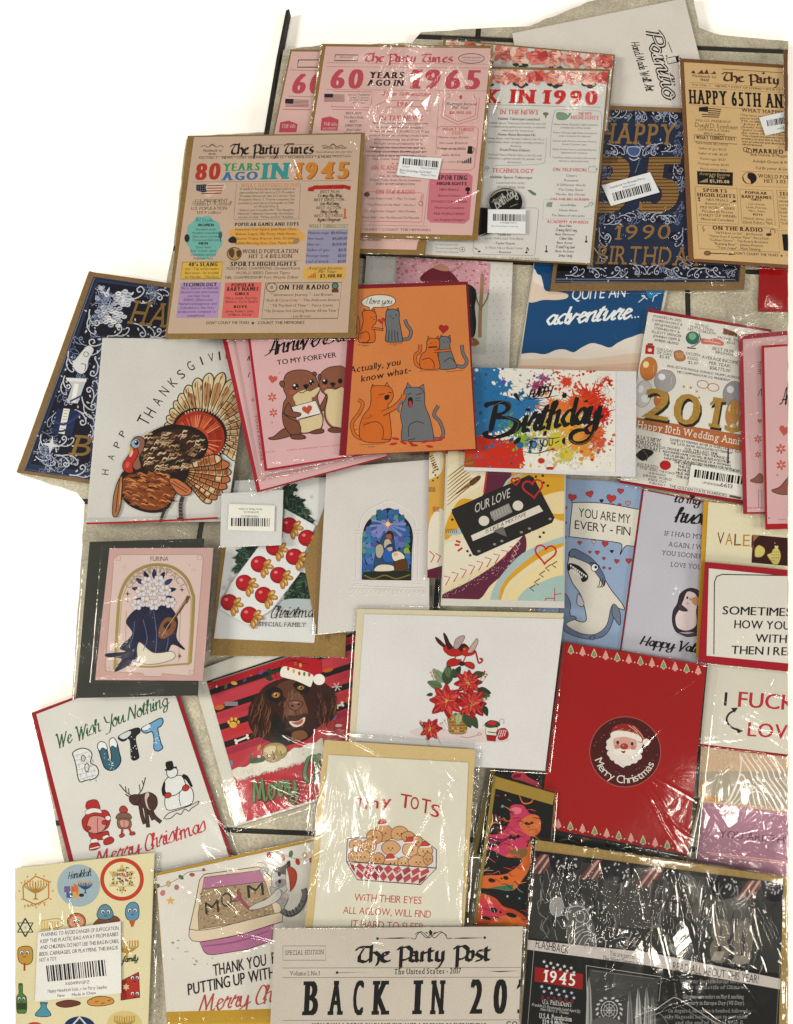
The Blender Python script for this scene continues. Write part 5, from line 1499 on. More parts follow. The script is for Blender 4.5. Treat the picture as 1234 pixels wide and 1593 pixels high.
c.b('860 690 870 620 920 550 1000 490 1080 450 1180 410 1180 440 1080 490 980 560 920 620 890 695', 'c9962f'); c.b('850 700 860 640 910 560 990 480 1100 430 1180 405 1180 430 1080 460 960 550 900 620 880 700', '9fb0ae'); c.b('920 700 960 610 1040 550 1120 500 1180 480 1180 690', 'd8c594'); c.b('980 695 1000 640 1060 610 1140 580 1180 590 1180 695', '9cb2aa'); c.b('660 390 720 370 760 380 700 400', '9fb0ae')
c.l('905 205 930 160 990 135', 10, '9fb0ae')
r = random.Random(12)
for k in range(8):
    c.l([(662, 150 + k * 17), (700 + k * 8, 120 + k * 10), (740 + k * 6, 90 + k * 12)], 5, '8a6226', taper=.7)
c.b('760 165 800 140 806 155 770 185', '5a3a1c'); c.l('700 220 790 160', 6, '6a4a20')
for k in range(9):
    x = 660 + k * 36; y = 590 - k * 16
    c.l([(x - 14, y - 12), (x + 14, y - 6), (x - 6, y + 30)], 4, 'b5453c', sm=False)
for k in range(110):
    x = r.uniform(645, 960); y = 660 - (x - 645) * .45 + r.uniform(-28, 20)
    c.e(x, y, 1.8, 1.8, 'b9a0a0', n=5)
for k in range(6):
    x = 940 + k * 8; c.l([(x - 30 + k * 4, 560 - k * 22), (x, 548 - k * 22), (x - 12, 530 - k * 22)], 3, 'b9a0a0', sm=False)
for x, y in ((1125, 530), (1098, 545), (1072, 572), (1050, 606), (1030, 632)):
    c.l([(x + 16, y - 16), (x - 8, y), (x + 10, y + 12)], 5, '6a4a34', sm=False)
for x, y in ((1048, 146), (1082, 172), (1078, 142), (1100, 185), (684, 332), (1066, 408), (1082, 390), (750, 470), (762, 488)):
    c.e(x, y, 6, 6, '4a2a24', n=10)
for k in range(6):
    c.l([(655 + k * 9, 372), (658 + k * 9, 392)], 3, '5a3a2a', sm=False)
for p in ('700 425 720 432', '694 442 716 444', '708 470 728 455'):
    c.l(p, 9, 'b53a32', sm=False)
c.l('1130 632 1130 692', 4, 'b5453c', sm=False); c.l('1130 660 1160 655', 4, 'b5453c', sm=False); c.l('1090 676 1130 676', 4, 'b5453c', sm=False); c.l('1090 676 1090 700', 4, 'b5453c', sm=False); c.l('835 120 822 215', 8, 'b5342c')
c.new('cassette')
c.po('682 290 1020 140 1036 150 1128 325 1118 345 790 490 776 486 684 304', '2d2b2b', 3, '141212')
c.p('848 300 930 262 946 300 866 340', '8c8680'); c.p('765 402 1062 270 1080 296 774 426', 'd2c8b8'); c.e(822, 338, 23, 22, 'cfc5b5'); c.e(970, 272, 23, 22, 'cfc5b5')
c.p('860 382 906 362 922 408', '6a6460')
for k in range(7):
    c.l([(858 + k * 12, 330 - k * 5), (850 + k * 12, 302 - k * 5)], 1.5, 'c4beb4', sm=False)
for x, y in ((868, 440), (900, 426), (985, 388), (1020, 372), (800, 470), (1110, 330)):
    c.e(x, y, 7, 5, '8a8478')
c.new('lettering'); c.t('OUR LOVE', 782, 935, 305, 40, 'bdb8ae', 's', y1=235); c.t('IS LIKE A MIXTAPE', 830, 1005, 392, 16, '4a4440', 's', y1=316)
for x, y, s, a in ((1035, 195, 44, -8), (1090, 480, 46, 5), (960, 165, 18, -8)):
    c.new('heart'); c.heart(x, y, s, None, a, 7, 'b5302c')
c.sleeve('684 694 884 716 882 950 682 948', 85, 30, .5, fan=[(.6, .9, 0, 180, .05), (.45, .2, 30, 70, .05)])
c.end()

# --- paint splash birthday card
c = Card('birthday_card', 'landscape birthday card with blue, red and yellow paint splashes and black brush lettering', '720 572 990 577 990 743 718 734')
c.slab('envelope', '732 575 990 578 989 742 722 732', .0006, 'd2cecc'); c.slab('card', '733 572 958 578 957 734 722 727', .0006, 'dcd6ca')
c.F('R6').new('splatter')
r = random.Random(21)


def splat(x, y, rad, col, arms=26, n=24):
    q = []
    for k in range(arms * 2):
        t = math.pi * k / arms; rr_ = rad * (r.uniform(.75, 1.45) if k % 2 else r.uniform(.5, .8)); q.append((x + rr_ * math.cos(t), y + rr_ * .8 * math.sin(t)))
    c.b(q, col, n=3)
    for k in range(n):
        t = r.uniform(0, 6.28); d = rad * r.uniform(1, 1.9); s = r.uniform(2, 10); c.e(x + d * math.cos(t), y + d * .8 * math.sin(t), s * r.uniform(.7, 1.6), s, col, math.degrees(t), n=9)


c.b('90 745 280 745 300 800 330 850 300 900 400 930 480 960 450 1020 380 1080 300 1120 180 1150 120 1160 110 900', '2f6a98')
c.b('130 1180 200 1150 300 1180 370 1170 420 1210 440 1260 420 1350 90 1345', 'bf3222')
for x, y, R, col in ((200, 900, 130, '2b6795'), (330, 850, 70, '2b6795'), (480, 960, 80, '2f6a98'), (260, 1060, 110, '2f6a98'), (270, 1260, 120, 'bf3222'), (150, 1250, 90, 'c23a28'), (400, 1100, 60, '5c8a3a'), (450, 1180, 60, '8a9c34'), (560, 800, 36, '7a4a78'), (520, 850, 34, '9a3a5c'),
                     (700, 830, 46, 'c0402c'), (840, 930, 110, 'c0361f'), (900, 1020, 80, 'b8281c'), (760, 960, 90, 'c8502a'), (640, 980, 90, 'cf6c34'), (720, 1080, 110, 'cf9a38'), (580, 1090, 70, 'b5a238'), (640, 1180, 80, 'bfae3c'), (780, 1180, 90, 'cf8a38'), (860, 1130, 80, 'c4602e'), (700, 1260, 60, 'c4b040'), (820, 1250, 40, 'cf8a38'), (900, 1200, 36, 'c4502e'), (500, 1200, 30, '4a7ab0'), (930, 830, 26, 'bf3a2a')):
    splat(x, y, R, col)
for k in range(330):
    x, y = r.uniform(130, 985), r.uniform(750, 1355)
    if 230 < x < 560 and y < 880:
        col = r.choice(('2f6a98', '5a5a9a', '3f6aa0', 'dcd6ca', 'dcd6ca'))
    elif x > 560 and y < 900:
        col = r.choice(('bf3a2a', 'c4502e', '8a3a4a', 'b02a20', 'dcd6ca', 'dcd6ca'))
    elif x > 850:
        col = r.choice(('bf3222', 'c4502e', 'cf7a38', 'b5281c', 'dcd6ca'))
    elif y > 1180 and x > 420:
        col = r.choice(('b5ae44', 'c4882e', '7a9a48', 'bf4a2e', '4a7a9a', 'd0a050', 'dcd6ca'))
    elif x < 480:
        col = r.choice(('2a6290', '3a78a8', '245580', '1f4e78'))
    else:
        continue
    s = r.choice((3, 4, 5, 7, 10)); c.e(x, y, s * r.uniform(.8, 2.0), s, col, r.uniform(0, 180), n=8)
for x, y, R in ((395, 790, 34), (345, 815, 30), (430, 850, 36), (320, 780, 24), (470, 800, 30), (390, 870, 26), (600, 770, 24), (645, 905, 20), (930, 780, 40), (960, 900, 26), (600, 1330, 34), (480, 1290, 36), (950, 1290, 40), (460, 1340, 30), (750, 1330, 30), (360, 780, 26), (440, 800, 22), (620, 830, 20), (930, 1340, 30)):
    splat(x, y, R * .8, 'dcd6ca', 14, 10)
for x, y, rx, ry, col in ((548, 1300, 20, 17, 'b83222'), (420, 1206, 22, 20, '2f5f8a'), (600, 1345, 24, 10, 'b0342a'), (672, 1268, 12, 18, 'b5a238'), (160, 758, 12, 10, 'e4e0d8'), (565, 1143, 9, 9, '7a2418'), (322, 828, 16, 12, '5a4a9a'), (480, 1245, 10, 12, '3a6a3a')):
    c.e(x, y, rx, ry, col)
for k in range(16):
    c.l([(r.uniform(860, 980), r.uniform(760, 1000)), (r.uniform(900, 985), r.uniform(780, 900))], 3, r.choice(('bf3222', 'c4502e')), taper=.8)
for k in range(10):
    c.l([(92, 1290 + k * 5), (125 + r.uniform(0, 40), 1270 + k * 8)], 7, r.choice(('4f7a3a', '3a6a3a', '7a8a30')), taper=.7)
c.new('lettering')
BK = '1d1a1c'
c.t('HAPPY', 470, 605, 922, 46, BK, 'cm', wt=1.5, y1=900); c.l('455 862 500 852 580 856 650 845', 4, BK, taper=.5); c.l('450 915 470 930 560 925 650 908', 5, BK, taper=.5)
c.b('210 955 290 940 350 945 370 975 350 1010 310 1030 360 1035 420 1060 425 1100 380 1140 290 1168 215 1165 195 1135 230 1120 235 1145 290 1145 350 1120 380 1085 370 1060 320 1050 280 1052 272 1020 320 1005 335 980 310 962 250 968 215 985', BK)
c.b('265 965 290 962 262 1110 232 1112', BK)
for y in (0, 8):
    c.l([(232, 1050 + y), (250, 985), (330, 950 - y), (368, 985), (330, 1030), (410, 1070), (390, 1130)], 2.5, '6a6668') if y else None
BR = dict(wt=1.55)
c.t('irthday', 425, 890, 1128, 150, BK, 'c', wt=1.5, y1=1062)
c.b('862 1020 885 1000 880 1080 860 1150 820 1195 760 1205 715 1180 715 1140 750 1110 800 1105 810 1120 770 1130 740 1150 745 1178 790 1180 835 1150 855 1090', BK)
c.l('720 1175 770 1200 830 1180 870 1120', 2.5, 'a07a3a'); c.b('560 1130 580 1120 575 1150', BK); c.b('672 905 695 893 700 915 680 925', BK); c.b('800 945 825 935 822 950', BK); c.b('380 1195 400 1165 425 1160 420 1185 395 1200', BK); c.b('672 1175 690 1160 690 1200 676 1195', BK); c.b('380 905 400 895 420 940 400 930', BK)
c.t('TO YOU', 468, 622, 1232, 46, BK, 'cm', wt=1.7, y1=1208); c.l('450 1180 520 1165 620 1165 660 1158', 5, BK, taper=.5); c.l('440 1245 520 1255 600 1235 640 1240', 5, BK, taper=.5); c.l('630 1195 655 1180', 6, BK)
c.sleeve('716 568 994 572 993 747 714 738', 86, 18, .45)
c.end()
# --- turkey bag
c = Card('sticker_sheet', 'white bag with a painted turkey and a slanted Thanksgiving greeting', '160 524 395 526 352 812 132 818', 'sticker sheet', foot='160 524 395 526 348 846 126 850')
c.slab('card', '160 526 394 528 352 811 134 814', .0008, 'cac5be')
c.F('R4').new('lettering')
for ch, x, y, a in zip('HAPP', (470, 500, 530, 556), (1082, 1010, 950, 896), (-85, -72, -66, -58)):
    h = 42; t = math.radians(a); w = .62 * h
    c.t(ch, x - math.cos(t) * w / 2 + 14, x + math.cos(t) * w / 2 + 14, y - math.sin(t) * w / 2 + 6, 34, '2c2c2e', 's', y1=y + math.sin(t) * w / 2 + 6, up=(math.sin(t), -math.cos(t)))
for ch, x, y, a, s in zip('THANKSGIVING', (690, 718, 752, 785, 826, 866, 912, 962, 1008, 1048, 1090, 1140), (840, 800, 742, 694, 650, 610, 572, 545, 530, 522, 516, 510), (-62, -60, -58, -52, -46, -40, -32, -20, -12, -6, 0, 0), (62, 56, 50, 50, 48, 46, 48, 42, 44, 44, 44, 44)):
    t = math.radians(a); w = .62 * s * (.3 if ch == 'I' else 1)
    c.t(ch, x - math.cos(t) * w / 2, x + math.cos(t) * w / 2, y - math.sin(t) * w / 2, s, '2c2c2e', 's', y1=y + math.sin(t) * w / 2, up=(math.sin(t), -math.cos(t)))
c.new('tail_feather')
r = random.Random(4)
C0 = (960, 900)
for i in range(18):
    d = -165 + i * 11.6; a = math.radians(d)
    R = float(np.interp(d, (-165, -140, -118, -92, -75, -60, -20, 10, 35), (195, 205, 232, 290, 325, 315, 265, 240, 215)))
    ca, sa = math.cos(a), math.sin(a); w = 26 if i > 3 else 20
    T = lambda u, v: (C0[0] + ca * u * R - sa * v * w, C0[1] + sa * u * R + ca * v * w)
    c.b([T(.35, -.5), T(.7, -.9), T(.9, -1.1), T(1, -.5), T(1.02, .3), T(.92, 1.0), T(.7, .85), T(.35, .5)], 'cdb992', 5, '241a14', n=4)
    c.b([T(.5, -.4), T(.8, -.75), T(.86, 0), T(.8, .6), T(.5, .35)], r.choice(('b5936a', 'a87c54', 'bfa27a')), n=3)
    for k in range(4):
        u = r.uniform(.5, .9); v = r.uniform(-.7, .6); c.b([T(u, v), T(u + .05, v + .2), T(u + .12, v + .1), T(u + .06, v - .15)], r.choice(('8a5a34', 'b0703c', '6a4428')), n=2)
    c.l([T(.4, 0), T(.97, -.1)], 3, '5a4030', sm=False)
    if i > 9:
        for k in range(3):
            c.l([T(.55 + k * .14, -.9), T(.58 + k * .14, .8)], 4, '33261e', sm=False)
c.new('red_feather')
c.e(945, 900, 148, 132, '2a1a16', 35); c.e(942, 902, 134, 120, '9c3424', 35); c.e(930, 910, 104, 94, 'b5452e', 35)
for k in range(44):
    t = math.radians(-150 + k * 5.8); c.l([(930 + 60 * math.cos(t), 915 + 55 * math.sin(t)), (940 + 118 * math.cos(t), 905 + 108 * math.sin(t))], 3.5, r.choice(('d8956a', '7a2418', '5a1a14', 'c86a44')), sm=False)
for k in range(30):
    t = math.radians(-120 + k * 6.2); c.e(945 + 142 * math.cos(t), 900 + 128 * math.sin(t), 6, 4, 'b5a890', math.degrees(t), n=6)
c.new('wing_feather')
for i in range(8):
    t = math.radians(46 - i * 8.2); L = (215, 225, 235, 245, 250, 250, 240, 205)[i]; ca, sa = math.cos(t), math.sin(t); ox, oy = 850, 1085 - i * 4
    T = lambda u, v: (ox + ca * u * L - sa * v * 25, oy + sa * u * L + ca * v * 25)
    c.b([T(.1, -.6), T(.5, -.85), T(.85, -1), T(1.0, -.35), T(1.0, .4), T(.85, 1), T(.5, .85), T(.1, .6)], r.choice(('b58a5c', 'c39c6e', 'a8744a')), 5, '281a14', n=4)
    for k in range(5):
        u = .3 + k * .14; c.b([T(u + .02, -.6), T(u + .1, -.5), T(u + .1, .5), T(u + .02, .6)], r.choice(('8a4a2a', 'b0623a', '9a5a34', 'cdb08a')), n=2)
        c.l([T(u, -.85), T(u - .012, 0), T(u, .85)], 5, '281a14', n=2)
c.new('body')
c.b('650 920 720 875 790 850 860 852 920 865 970 900 985 950 960 1010 900 1040 880 1110 820 1200 780 1270 700 1290 610 1265 560 1220 540 1150 555 1090 620 1060 650 1000 640 960', '2a1c17', 5, '14100e')
c.b('560 1120 620 1090 700 1100 780 1110 830 1150 800 1230 740 1275 650 1270 580 1225 552 1170', '7a4226'); c.b('660 950 740 890 860 870 960 920 960 980 880 1030 780 1100 690 1080 650 1030', '3c2a22')
for k in range(420):
    x, y = r.uniform(560, 960), r.uniform(880, 1265)
    if not (((x - 690) / 142) ** 2 + ((y - 1180) / 98) ** 2 < 1 or ((x - 800) / 172) ** 2 + ((y - 975) / 112) ** 2 < 1):
        continue
    low = y > 1085
    L = r.uniform(22, 46); up = -.3 if low else .9
    c.l([(x - L / 2, y + up * 8), (x - L / 6, y - 7), (x + L / 6, y - 3), (x + L / 2, y - up * 10)], r.uniform(5, 9), r.choice(('1c1210', '9a5230', 'b06a3c', '5a2c1a', 'c4824e') if low else ('120e0d', 'c9b394', 'b59a78', '9a7a5a', '1c1412', '8a6a4c', '6a4a34')), taper=.75, n=3)
c.b('790 1130 830 1120 900 1170 890 1200 840 1200', 'b56a44', 4); c.l('800 1140 880 1190', 4, '3a2018'); c.l('810 1130 890 1180', 3, '3a2018')
c.b('545 1110 555 1110 552 1180 545 1260 525 1310 505 1300 508 1220 525 1150', 'a06a40', 4); c.l('540 1120 520 1290', 4, '3a2418'); c.l('548 1140 540 1250', 4, 'cf9a6a')
c.new('head')
c.b('600 935 620 910 650 908 668 930 660 975 640 1010 650 1060 620 1075 600 1040 604 990 596 960', '8a5a4a', 4); c.b('598 940 620 918 640 930 640 955 615 965', '8ca4b8', 2); c.e(626, 938, 11, 13, '16161a'); c.e(622, 933, 4, 4, 'd8dce0')
c.p('596 955 608 975 588 1000 592 970', 'c8963c'); c.b('600 985 625 965 636 990 622 1020 606 1050 608 1085 585 1090 560 1075 556 1045 575 1015', 'b03428', 3); c.b('590 1000 605 975 608 990 596 1010', 'd8b0a4'); c.e(580, 1050, 10, 16, 'cc5a48', 20)
c.new('leg'); c.l('770 1275 758 1300 745 1340', 14, '3a3432'); c.l('860 1210 848 1250 850 1325', 20, '423a36'); c.l('830 1320 850 1322 860 1335', 8, '3a3432')
for k in range(5):
    c.l([(840, 1240 + k * 17), (860, 1242 + k * 17)], 3, '8a7a6c', sm=False)
c.new('seal_line', label='red resealing line along the bottom'); c.quad = pts_of('130 524 400 526 352 850 126 850'); c.win = c.quad
c.sleeve('159 522 396 524 348 846 126 850', 91, 16, .4, fan=[(.3, .03, 70, 110, .03), (.5, .9, 0, 180, .05)])
c.new('seal_line', label='red resealing line along the bottom'); c.win = c.quad; c.F('R4'); c.l('372 1346 500 1342 700 1334 900 1325 1036 1317', 9, 'a81c22')
c.end()

# --- white envelope with an upside down label
c = Card('envelope', 'small white envelope with an upside down barcode label on it', '345 768 441 762 438 848 343 852', 'envelope')
c.slab('card', '345 768 441 762 438 848 343 852', .0006, 'cecac6')
c.sleeve('343 766 443 760 440 850 341 854', 92, 4, .2)
barcode(c, 'Q1', '792 136 1012 144 1008 268 786 262', (986, 205, 800, 203), 40, (('X000X68QC1Z', 935, 192, 850, 191, 10), ('GE-1X BH-XL-C6', 935, 172, 865, 171, 9), ('New Made in China', 950, 158, 838, 157, 9)), col='d6d0c4', seed=19)

# --- otter cards in the middle
c = Card('anniversary_card', 'pink otter card lying deepest, its red edge along the turkey bag', '345 522 560 498 603 711 400 766', group=G_OT)
c.slab('envelope', '345 522 560 498 603 711 400 766', .0006, '9c2a34'); c.slab('card', '352 522 560 500 602 709 405 762', .0006, OP)
c.F('U1').new('lettering'); c.t('HAPPY ANNIVERSARY YOUR OTTER HALF, LOVE', 285, 640, 1098, 12, 'b04a58', 's', y1=1010)
for k in range(14):
    c.l([(20 + k * 3, 140 + k * 12), (32 + k * 3, 138 + k * 12)], 3, '7a2630', sm=False)
c.new('otter'); c.e(215, 265, 12, 34, '3a2420', 20)
c.sleeve('340 518 566 494 608 714 392 772', 93, 14, .45)
c.end()
c = Card('anniversary_card', 'pink card with red edge, between the two otter cards', '364 520 566 498 600 704 404 744', group=G_OT)
c.slab('card', '366 522 566 500 600 702 406 741', .0006, 'c9a0a0')
c.F('U1').new('lettering'); c.l('200 270 212 240 214 270', 6, '2a1a1c'); c.l('205 385 214 350', 5, '2a1a1c'); c.t('TO MY FOREVER', 250, 290, 640, 16, 'a8404a', 'sb', y1=960, up=(1, -.1))
c.new('flower'); c.flower(236, 540, 14, 'b8575a')
c.sleeve('360 516 570 494 606 708 400 750', 95, 10, .4)
c.end()
c = Card('anniversary_card', 'pink card with two brown otters holding a letter with a heart', '386 525 566 497 602 702 412 733', group=G_OT)
c.slab('envelope', '386 525 566 497 602 702 412 733', .0006, 'a02230'); c.slab('card', '390 526 566 499 601 700 416 729', .0006, OP)
c.F('U1').new('lettering'); c.t('Anniversary', 318, 980, 240, 100, '1e1416', 'c', wt=1.0, y1=110); c.t('TO MY FOREVER', 404, 810, 302, 34, '2a1c1e', 'sb', y1=246); c.t('HAPPY ANNIVERSARY TO MY LOVE OTTER', 475, 900, 890, 9, 'b04a58', 's', y1=845); c.t('YOUR OTTER', 320, 385, 905, 9, 'b04a58', 's', y1=897)
o = 5
c.new('otter', label='second otter, half hidden')
c.b('690 390 720 340 780 312 860 315 900 400 880 480 840 490 850 600 900 700 860 740 780 730 735 680 725 600 740 520 700 470', '85533f', o); c.b('682 385 690 365 704 370 700 400 690 405', '7a4a3a', o)
c.b('728 482 760 462 800 470 860 460 870 600 870 730 790 720 745 670 738 600 752 520', 'cbb58c'); c.b('690 600 720 540 745 500 740 560 720 610 700 616', '7a4a3a', o); c.b('750 745 790 725 840 735 840 760 780 762', '6e4234', o)
c.e(732, 415, 19, 20, '16100f'); c.e(725, 406, 6, 6, 'efe8e0'); c.e(726, 447, 20, 12, '9a5a48'); c.b('766 425 790 420 805 430 790 445 775 442', '1c1412'); c.l('745 455 765 462 788 448 805 464 828 450', 5, '2a1a14'); c.e(835, 410, 16, 18, '16100f')
otter(c, 'U1')
c.sleeve('382 521 570 493 606 706 408 740', 94, 22, .5, fan=[(.4, .95, 160, 200, .05), (.7, .8, 60, 120, .04)])
c.end()

# --- cats card
c = Card('greeting_card', 'orange card with three pairs of orange and grey cats, crimson envelope', '547 444 728 438 742 700 528 709')
c.slab('envelope', '547 444 728 438 742 700 528 709', .0007, '7e1c2c'); c.slab('card', '557 450 725 443 740 698 539 708', .0007, 'c87a45')
OC, GC, L_ = 'c4642a', '6a6a6c', '2a1818'
c.F('R5').new('speech_bubble'); c.b('655 262 690 240 735 233 785 238 810 258 795 280 750 290 712 290 700 300 688 310 690 292 662 280', 'cfc8bc', 3, L_); c.new('lettering'); c.t('I love you', 672, 790, 274, 26, '3a3030', 'cm', wt=.6)


def cat(kind, body, ears, tail, face, w=3, lines=()):
    col = OC if kind == 'orange' else GC
    c.new('cat', label=kind + ' cat')
    c.l(tail, 17, L_); c.l(tail, 12, col)
    for e in ears:
        c.po(e, col, w, L_)
    c.b(body, col, w, L_)
    for l in lines:
        c.l(l, w, L_)
    for k in face:
        k()


cat('orange', '660 310 700 305 722 325 720 360 705 378 715 400 716 440 700 452 650 452 640 440 642 410 655 385 662 350', ['662 325 666 296 690 312', '700 312 712 296 720 325'], '632 440 620 420 640 380 632 330',
    [lambda: c.l('695 335 705 338', 2, L_), lambda: c.l('712 332 720 332', 2, L_), lambda: c.e(712, 345, 3, 2, L_)], 3, ['648 410 680 402 692 430 680 450', '655 450 700 452'])
c.new('cat_arm'); c.l('700 385 735 390 755 392', 12, L_); c.l('700 385 735 390 755 392', 7, OC); c.l('750 395 752 350', 2, L_)
c.new('bouquet')
for x, y in ((735, 350), (752, 344), (765, 352), (745, 358), (772, 346)):
    c.e(x, y, 8, 7, 'b0342c')
cat('grey', '770 305 800 298 825 310 826 345 832 380 842 440 830 448 770 448 764 430 768 390 762 360 765 330', ['768 320 774 292 792 308', '808 306 822 292 828 322'], '842 436 870 432 880 400 862 370 852 345',
    [lambda: c.e(785, 330, 3, 3, L_), lambda: c.e(812, 325, 3, 3, L_), lambda: c.l('792 338 798 342 804 336', 2, L_)], 3, ['780 395 778 446', '793 395 793 446', '806 395 808 446', '818 400 822 446'])
c.new('heart'); c.heart(1029, 387, 22, 'a8262c', 5, 2, L_)
cat('grey', '1010 430 1040 422 1060 440 1058 470 1075 520 1088 560 1070 570 1010 570 1005 520 1010 470', ['1010 440 1018 414 1034 428', '1044 428 1058 416 1062 446'], '1088 556 1120 560 1135 535 1118 500 1112 460',
    [lambda: c.l('1025 450 1035 446', 2, L_), lambda: c.l('1045 446 1053 448', 2, L_)], 3, ['1030 540 1060 520 1080 540'])
cat('orange', '955 440 985 430 1008 440 1010 470 1000 485 1005 520 1012 565 990 572 930 570 920 540 928 505 950 485', ['955 450 958 420 975 434', '992 434 1004 420 1010 446'], '935 566 905 550 900 510 920 490 922 458',
    [lambda: c.l('968 455 978 452', 2, L_), lambda: c.l('988 450 998 452', 2, L_)], 3, ['930 530 965 522 985 545 985 568'])
c.new('cat_arm'); c.l('985 490 1020 488 1060 484', 13, L_); c.l('985 490 1020 488 1060 484', 8, OC); c.l('960 472 1000 470', 6, L_)
c.new('lettering'); c.t('Actually, you', 600, 832, 592, 30, L_, 'sb', y1=552); c.t('know what-', 652, 880, 632, 30, L_, 'sb', y1=588)
cat('orange', '700 655 740 648 785 655 800 690 790 720 775 740 785 800 790 880 770 905 690 908 650 890 645 840 660 790 690 750 698 710', ['698 672 704 640 728 658', '758 655 770 632 788 664'], '655 892 622 870 612 820 645 770 660 730 638 712',
    [lambda: c.l('735 688 760 685', 3, L_), lambda: c.l('775 678 795 680', 3, L_), lambda: c.b('758 700 768 690 782 692 778 708 764 714', '2a1416'), lambda: c.l('728 690 750 694', 2, 'a8482a'), lambda: c.l('725 704 748 702', 2, 'a8482a')], 3, ['660 830 720 812 752 840 752 890', '745 892 790 894'])
c.new('stripe')
for p in ('662 800 700 790 690 780', '655 820 690 815', '660 840 672 838', '622 850 640 846', '612 830 632 828', '640 776 654 784'):
    c.l(p, 6, 'a84c22', taper=.6)
cat('grey', '850 668 880 655 925 660 942 690 945 740 968 800 984 890 960 902 850 900 836 880 840 830 832 780 845 720', ['848 684 866 632 888 660', '908 660 938 640 944 684'], '980 888 1015 890 1028 860 1010 810 985 780 1005 738',
    [lambda: c.b('868 706 878 700 888 708 886 740 874 748 866 732', '141012'), lambda: c.b('870 722 880 718 885 738 874 746', 'b83a34'), lambda: c.l('864 690 880 682', 3, L_), lambda: c.l('905 690 930 682', 3, L_), lambda: c.l('900 705 925 702', 2, L_), lambda: c.l('900 715 925 718', 2, L_)], 3, ['870 880 872 830 905 812 940 820', '868 895 900 890'])
c.new('cat_arm', label='orange arm reaching to the grey cat'); c.l('750 775 800 750 840 712 850 690', 24, L_); c.l('748 775 800 750 840 712 850 690', 18, OC); c.l('840 712 820 755 836 770', 12, GC)
c.new('shadow_line')
for p in ('650 918 760 914', '685 928 715 926', '635 462 690 464', '780 458 840 456', '920 580 1010 578', '1040 584 1120 576', '660 466 680 468', '800 464 815 463'):
    c.l(p, 3, L_, taper=.5)
c.new('petal')
for x, y, a in ((810, 890, 10), (845, 908, 25), (895, 920, 0), (945, 902, -20), (985, 898, -10), (1020, 888, -20), (800, 914, -10), (965, 925, 10), (880, 910, 40)):
    c.e(x, y, 18, 6, 'a8322c', a, n=10)
c.sleeve('548 441 732 435 746 703 526 713', 101, 5, .2)
c.end()

# --- tan newspaper 1945
PT = 'bea48e'
c = Card('birthday_card', 'beige newspaper card with coloured boxes and an orange 1945 headline', '292 211 568 207 554 526 257 528', group='newspaper cards in kraft envelopes')
c.slab('envelope', '292 211 568 207 554 526 257 528', .0007, '83622e', KRAFT); c.slab('card', '302 213 562 209 542 518 261 519', .0007, PT)
c.F('R3', -.005).new('lettering')
c.t('The Party Times', 402, 850, 172, 58, '2a2220', 'g'); c.t('80', 216, 352, 310, 88, 'a83a30', 'wf', y1=306); c.t('YEARS', 366, 566, 262, 40, '3a8a5c', 'wf', y1=258); c.t('AGO', 358, 552, 312, 44, '3a6a9a', 'wf', y1=308); c.t('IN', 570, 718, 308, 88, '3a8a86', 'wf', y1=305)
c.t('1945', 745, 1046, 309, 88, '7a4a20', 'wf', y1=305); c.t('1945', 741, 1041, 305, 88, 'c07a34', 'wf', y1=301)
c.t('Flashback to', 262, 362, 158, 12, INK, 'wb'); c.t('1945', 290, 328, 176, 11, INK, 'wb'); c.t('SPECIAL EDITION', 898, 1025, 146, 12, INK, 'wb'); c.t('Read all about the year that', 864, 1056, 166, 10, INK, 'wi'); c.t('Vol. 1 No. 1', 234, 332, 197, 12, INK, 'wi'); c.t('NEWS * COST OF LIVING * SPORTS * TECHNOLOGY * & MORE', 362, 945, 196, 12, INK, 'wb'); c.t('PRICE 1 cent', 950, 1048, 190, 10, INK, 'wi')
c.t('U.S. PRESIDENT', 218, 394, 428, 17, '4a3c34', 'w'); c.t('Franklin D. Roosevelt', 198, 412, 446, 24, '6a5648', 'c', wt=.6); c.t('U.S. POPULATION', 198, 388, 470, 17, '4a3c34', 'w'); c.t('139.9 million', 228, 356, 491, 16, '6a5648', 'w')
c.t('WHAT HAPPENED IN 1945', 460, 776, 350, 22, 'c07a50', 'wb')
c.lines(['"Franklin D. Roosevelt is inaugurated to an', 'unprecedented 4th term as U.S. President.', '"President Roosevelt dies of a stroke, Vice', 'President Harry S. Truman assumes the', 'presidency and role as Commander in Chief', 'of World War II.', '"Abbott and Costellos film "The Naughty', 'Nineties" released, featuring the longest', 'version of their "Whos on First" Routine.'], 455, 752, 364, 18.8, 12, '4a3a32', 'w', dx=-1)
c.t('THE ACADEMY AWARDS', 850, 1020, 354, 13, '5a1a18', 'wb')
for i, (s, st) in enumerate((('BEST FILM:', 'w'), ('Going My Way', 'c'), ('BEST DIRECTOR:', 'w'), ('Leo McCarey', 'c'), ('BEST ACTOR:', 'w'), ('Bing Crosby', 'c'), ('BEST ACTRESS:', 'w'), ('Ingrid Bergman', 'c'))):
    c.tc(s, 938 - i * 1, 380 + i * 21.5, 14 if st == 'w' else 18, INK, st, 1.0, 1.3 if st == 'c' else None)
c.t('POPULAR GAMES AND TOYS', 430, 772, 556, 18, '1d1614', 'wf')
c.new('panel', label='flat coloured boxes')
c.b([(268 + 100 * math.cos(k * .3307) * (1.02 if k % 2 else .92), 616 + 118 * math.sin(k * .3307) * (1.02 if k % 2 else .94)) for k in range(19)], '6fa79c', n=3)
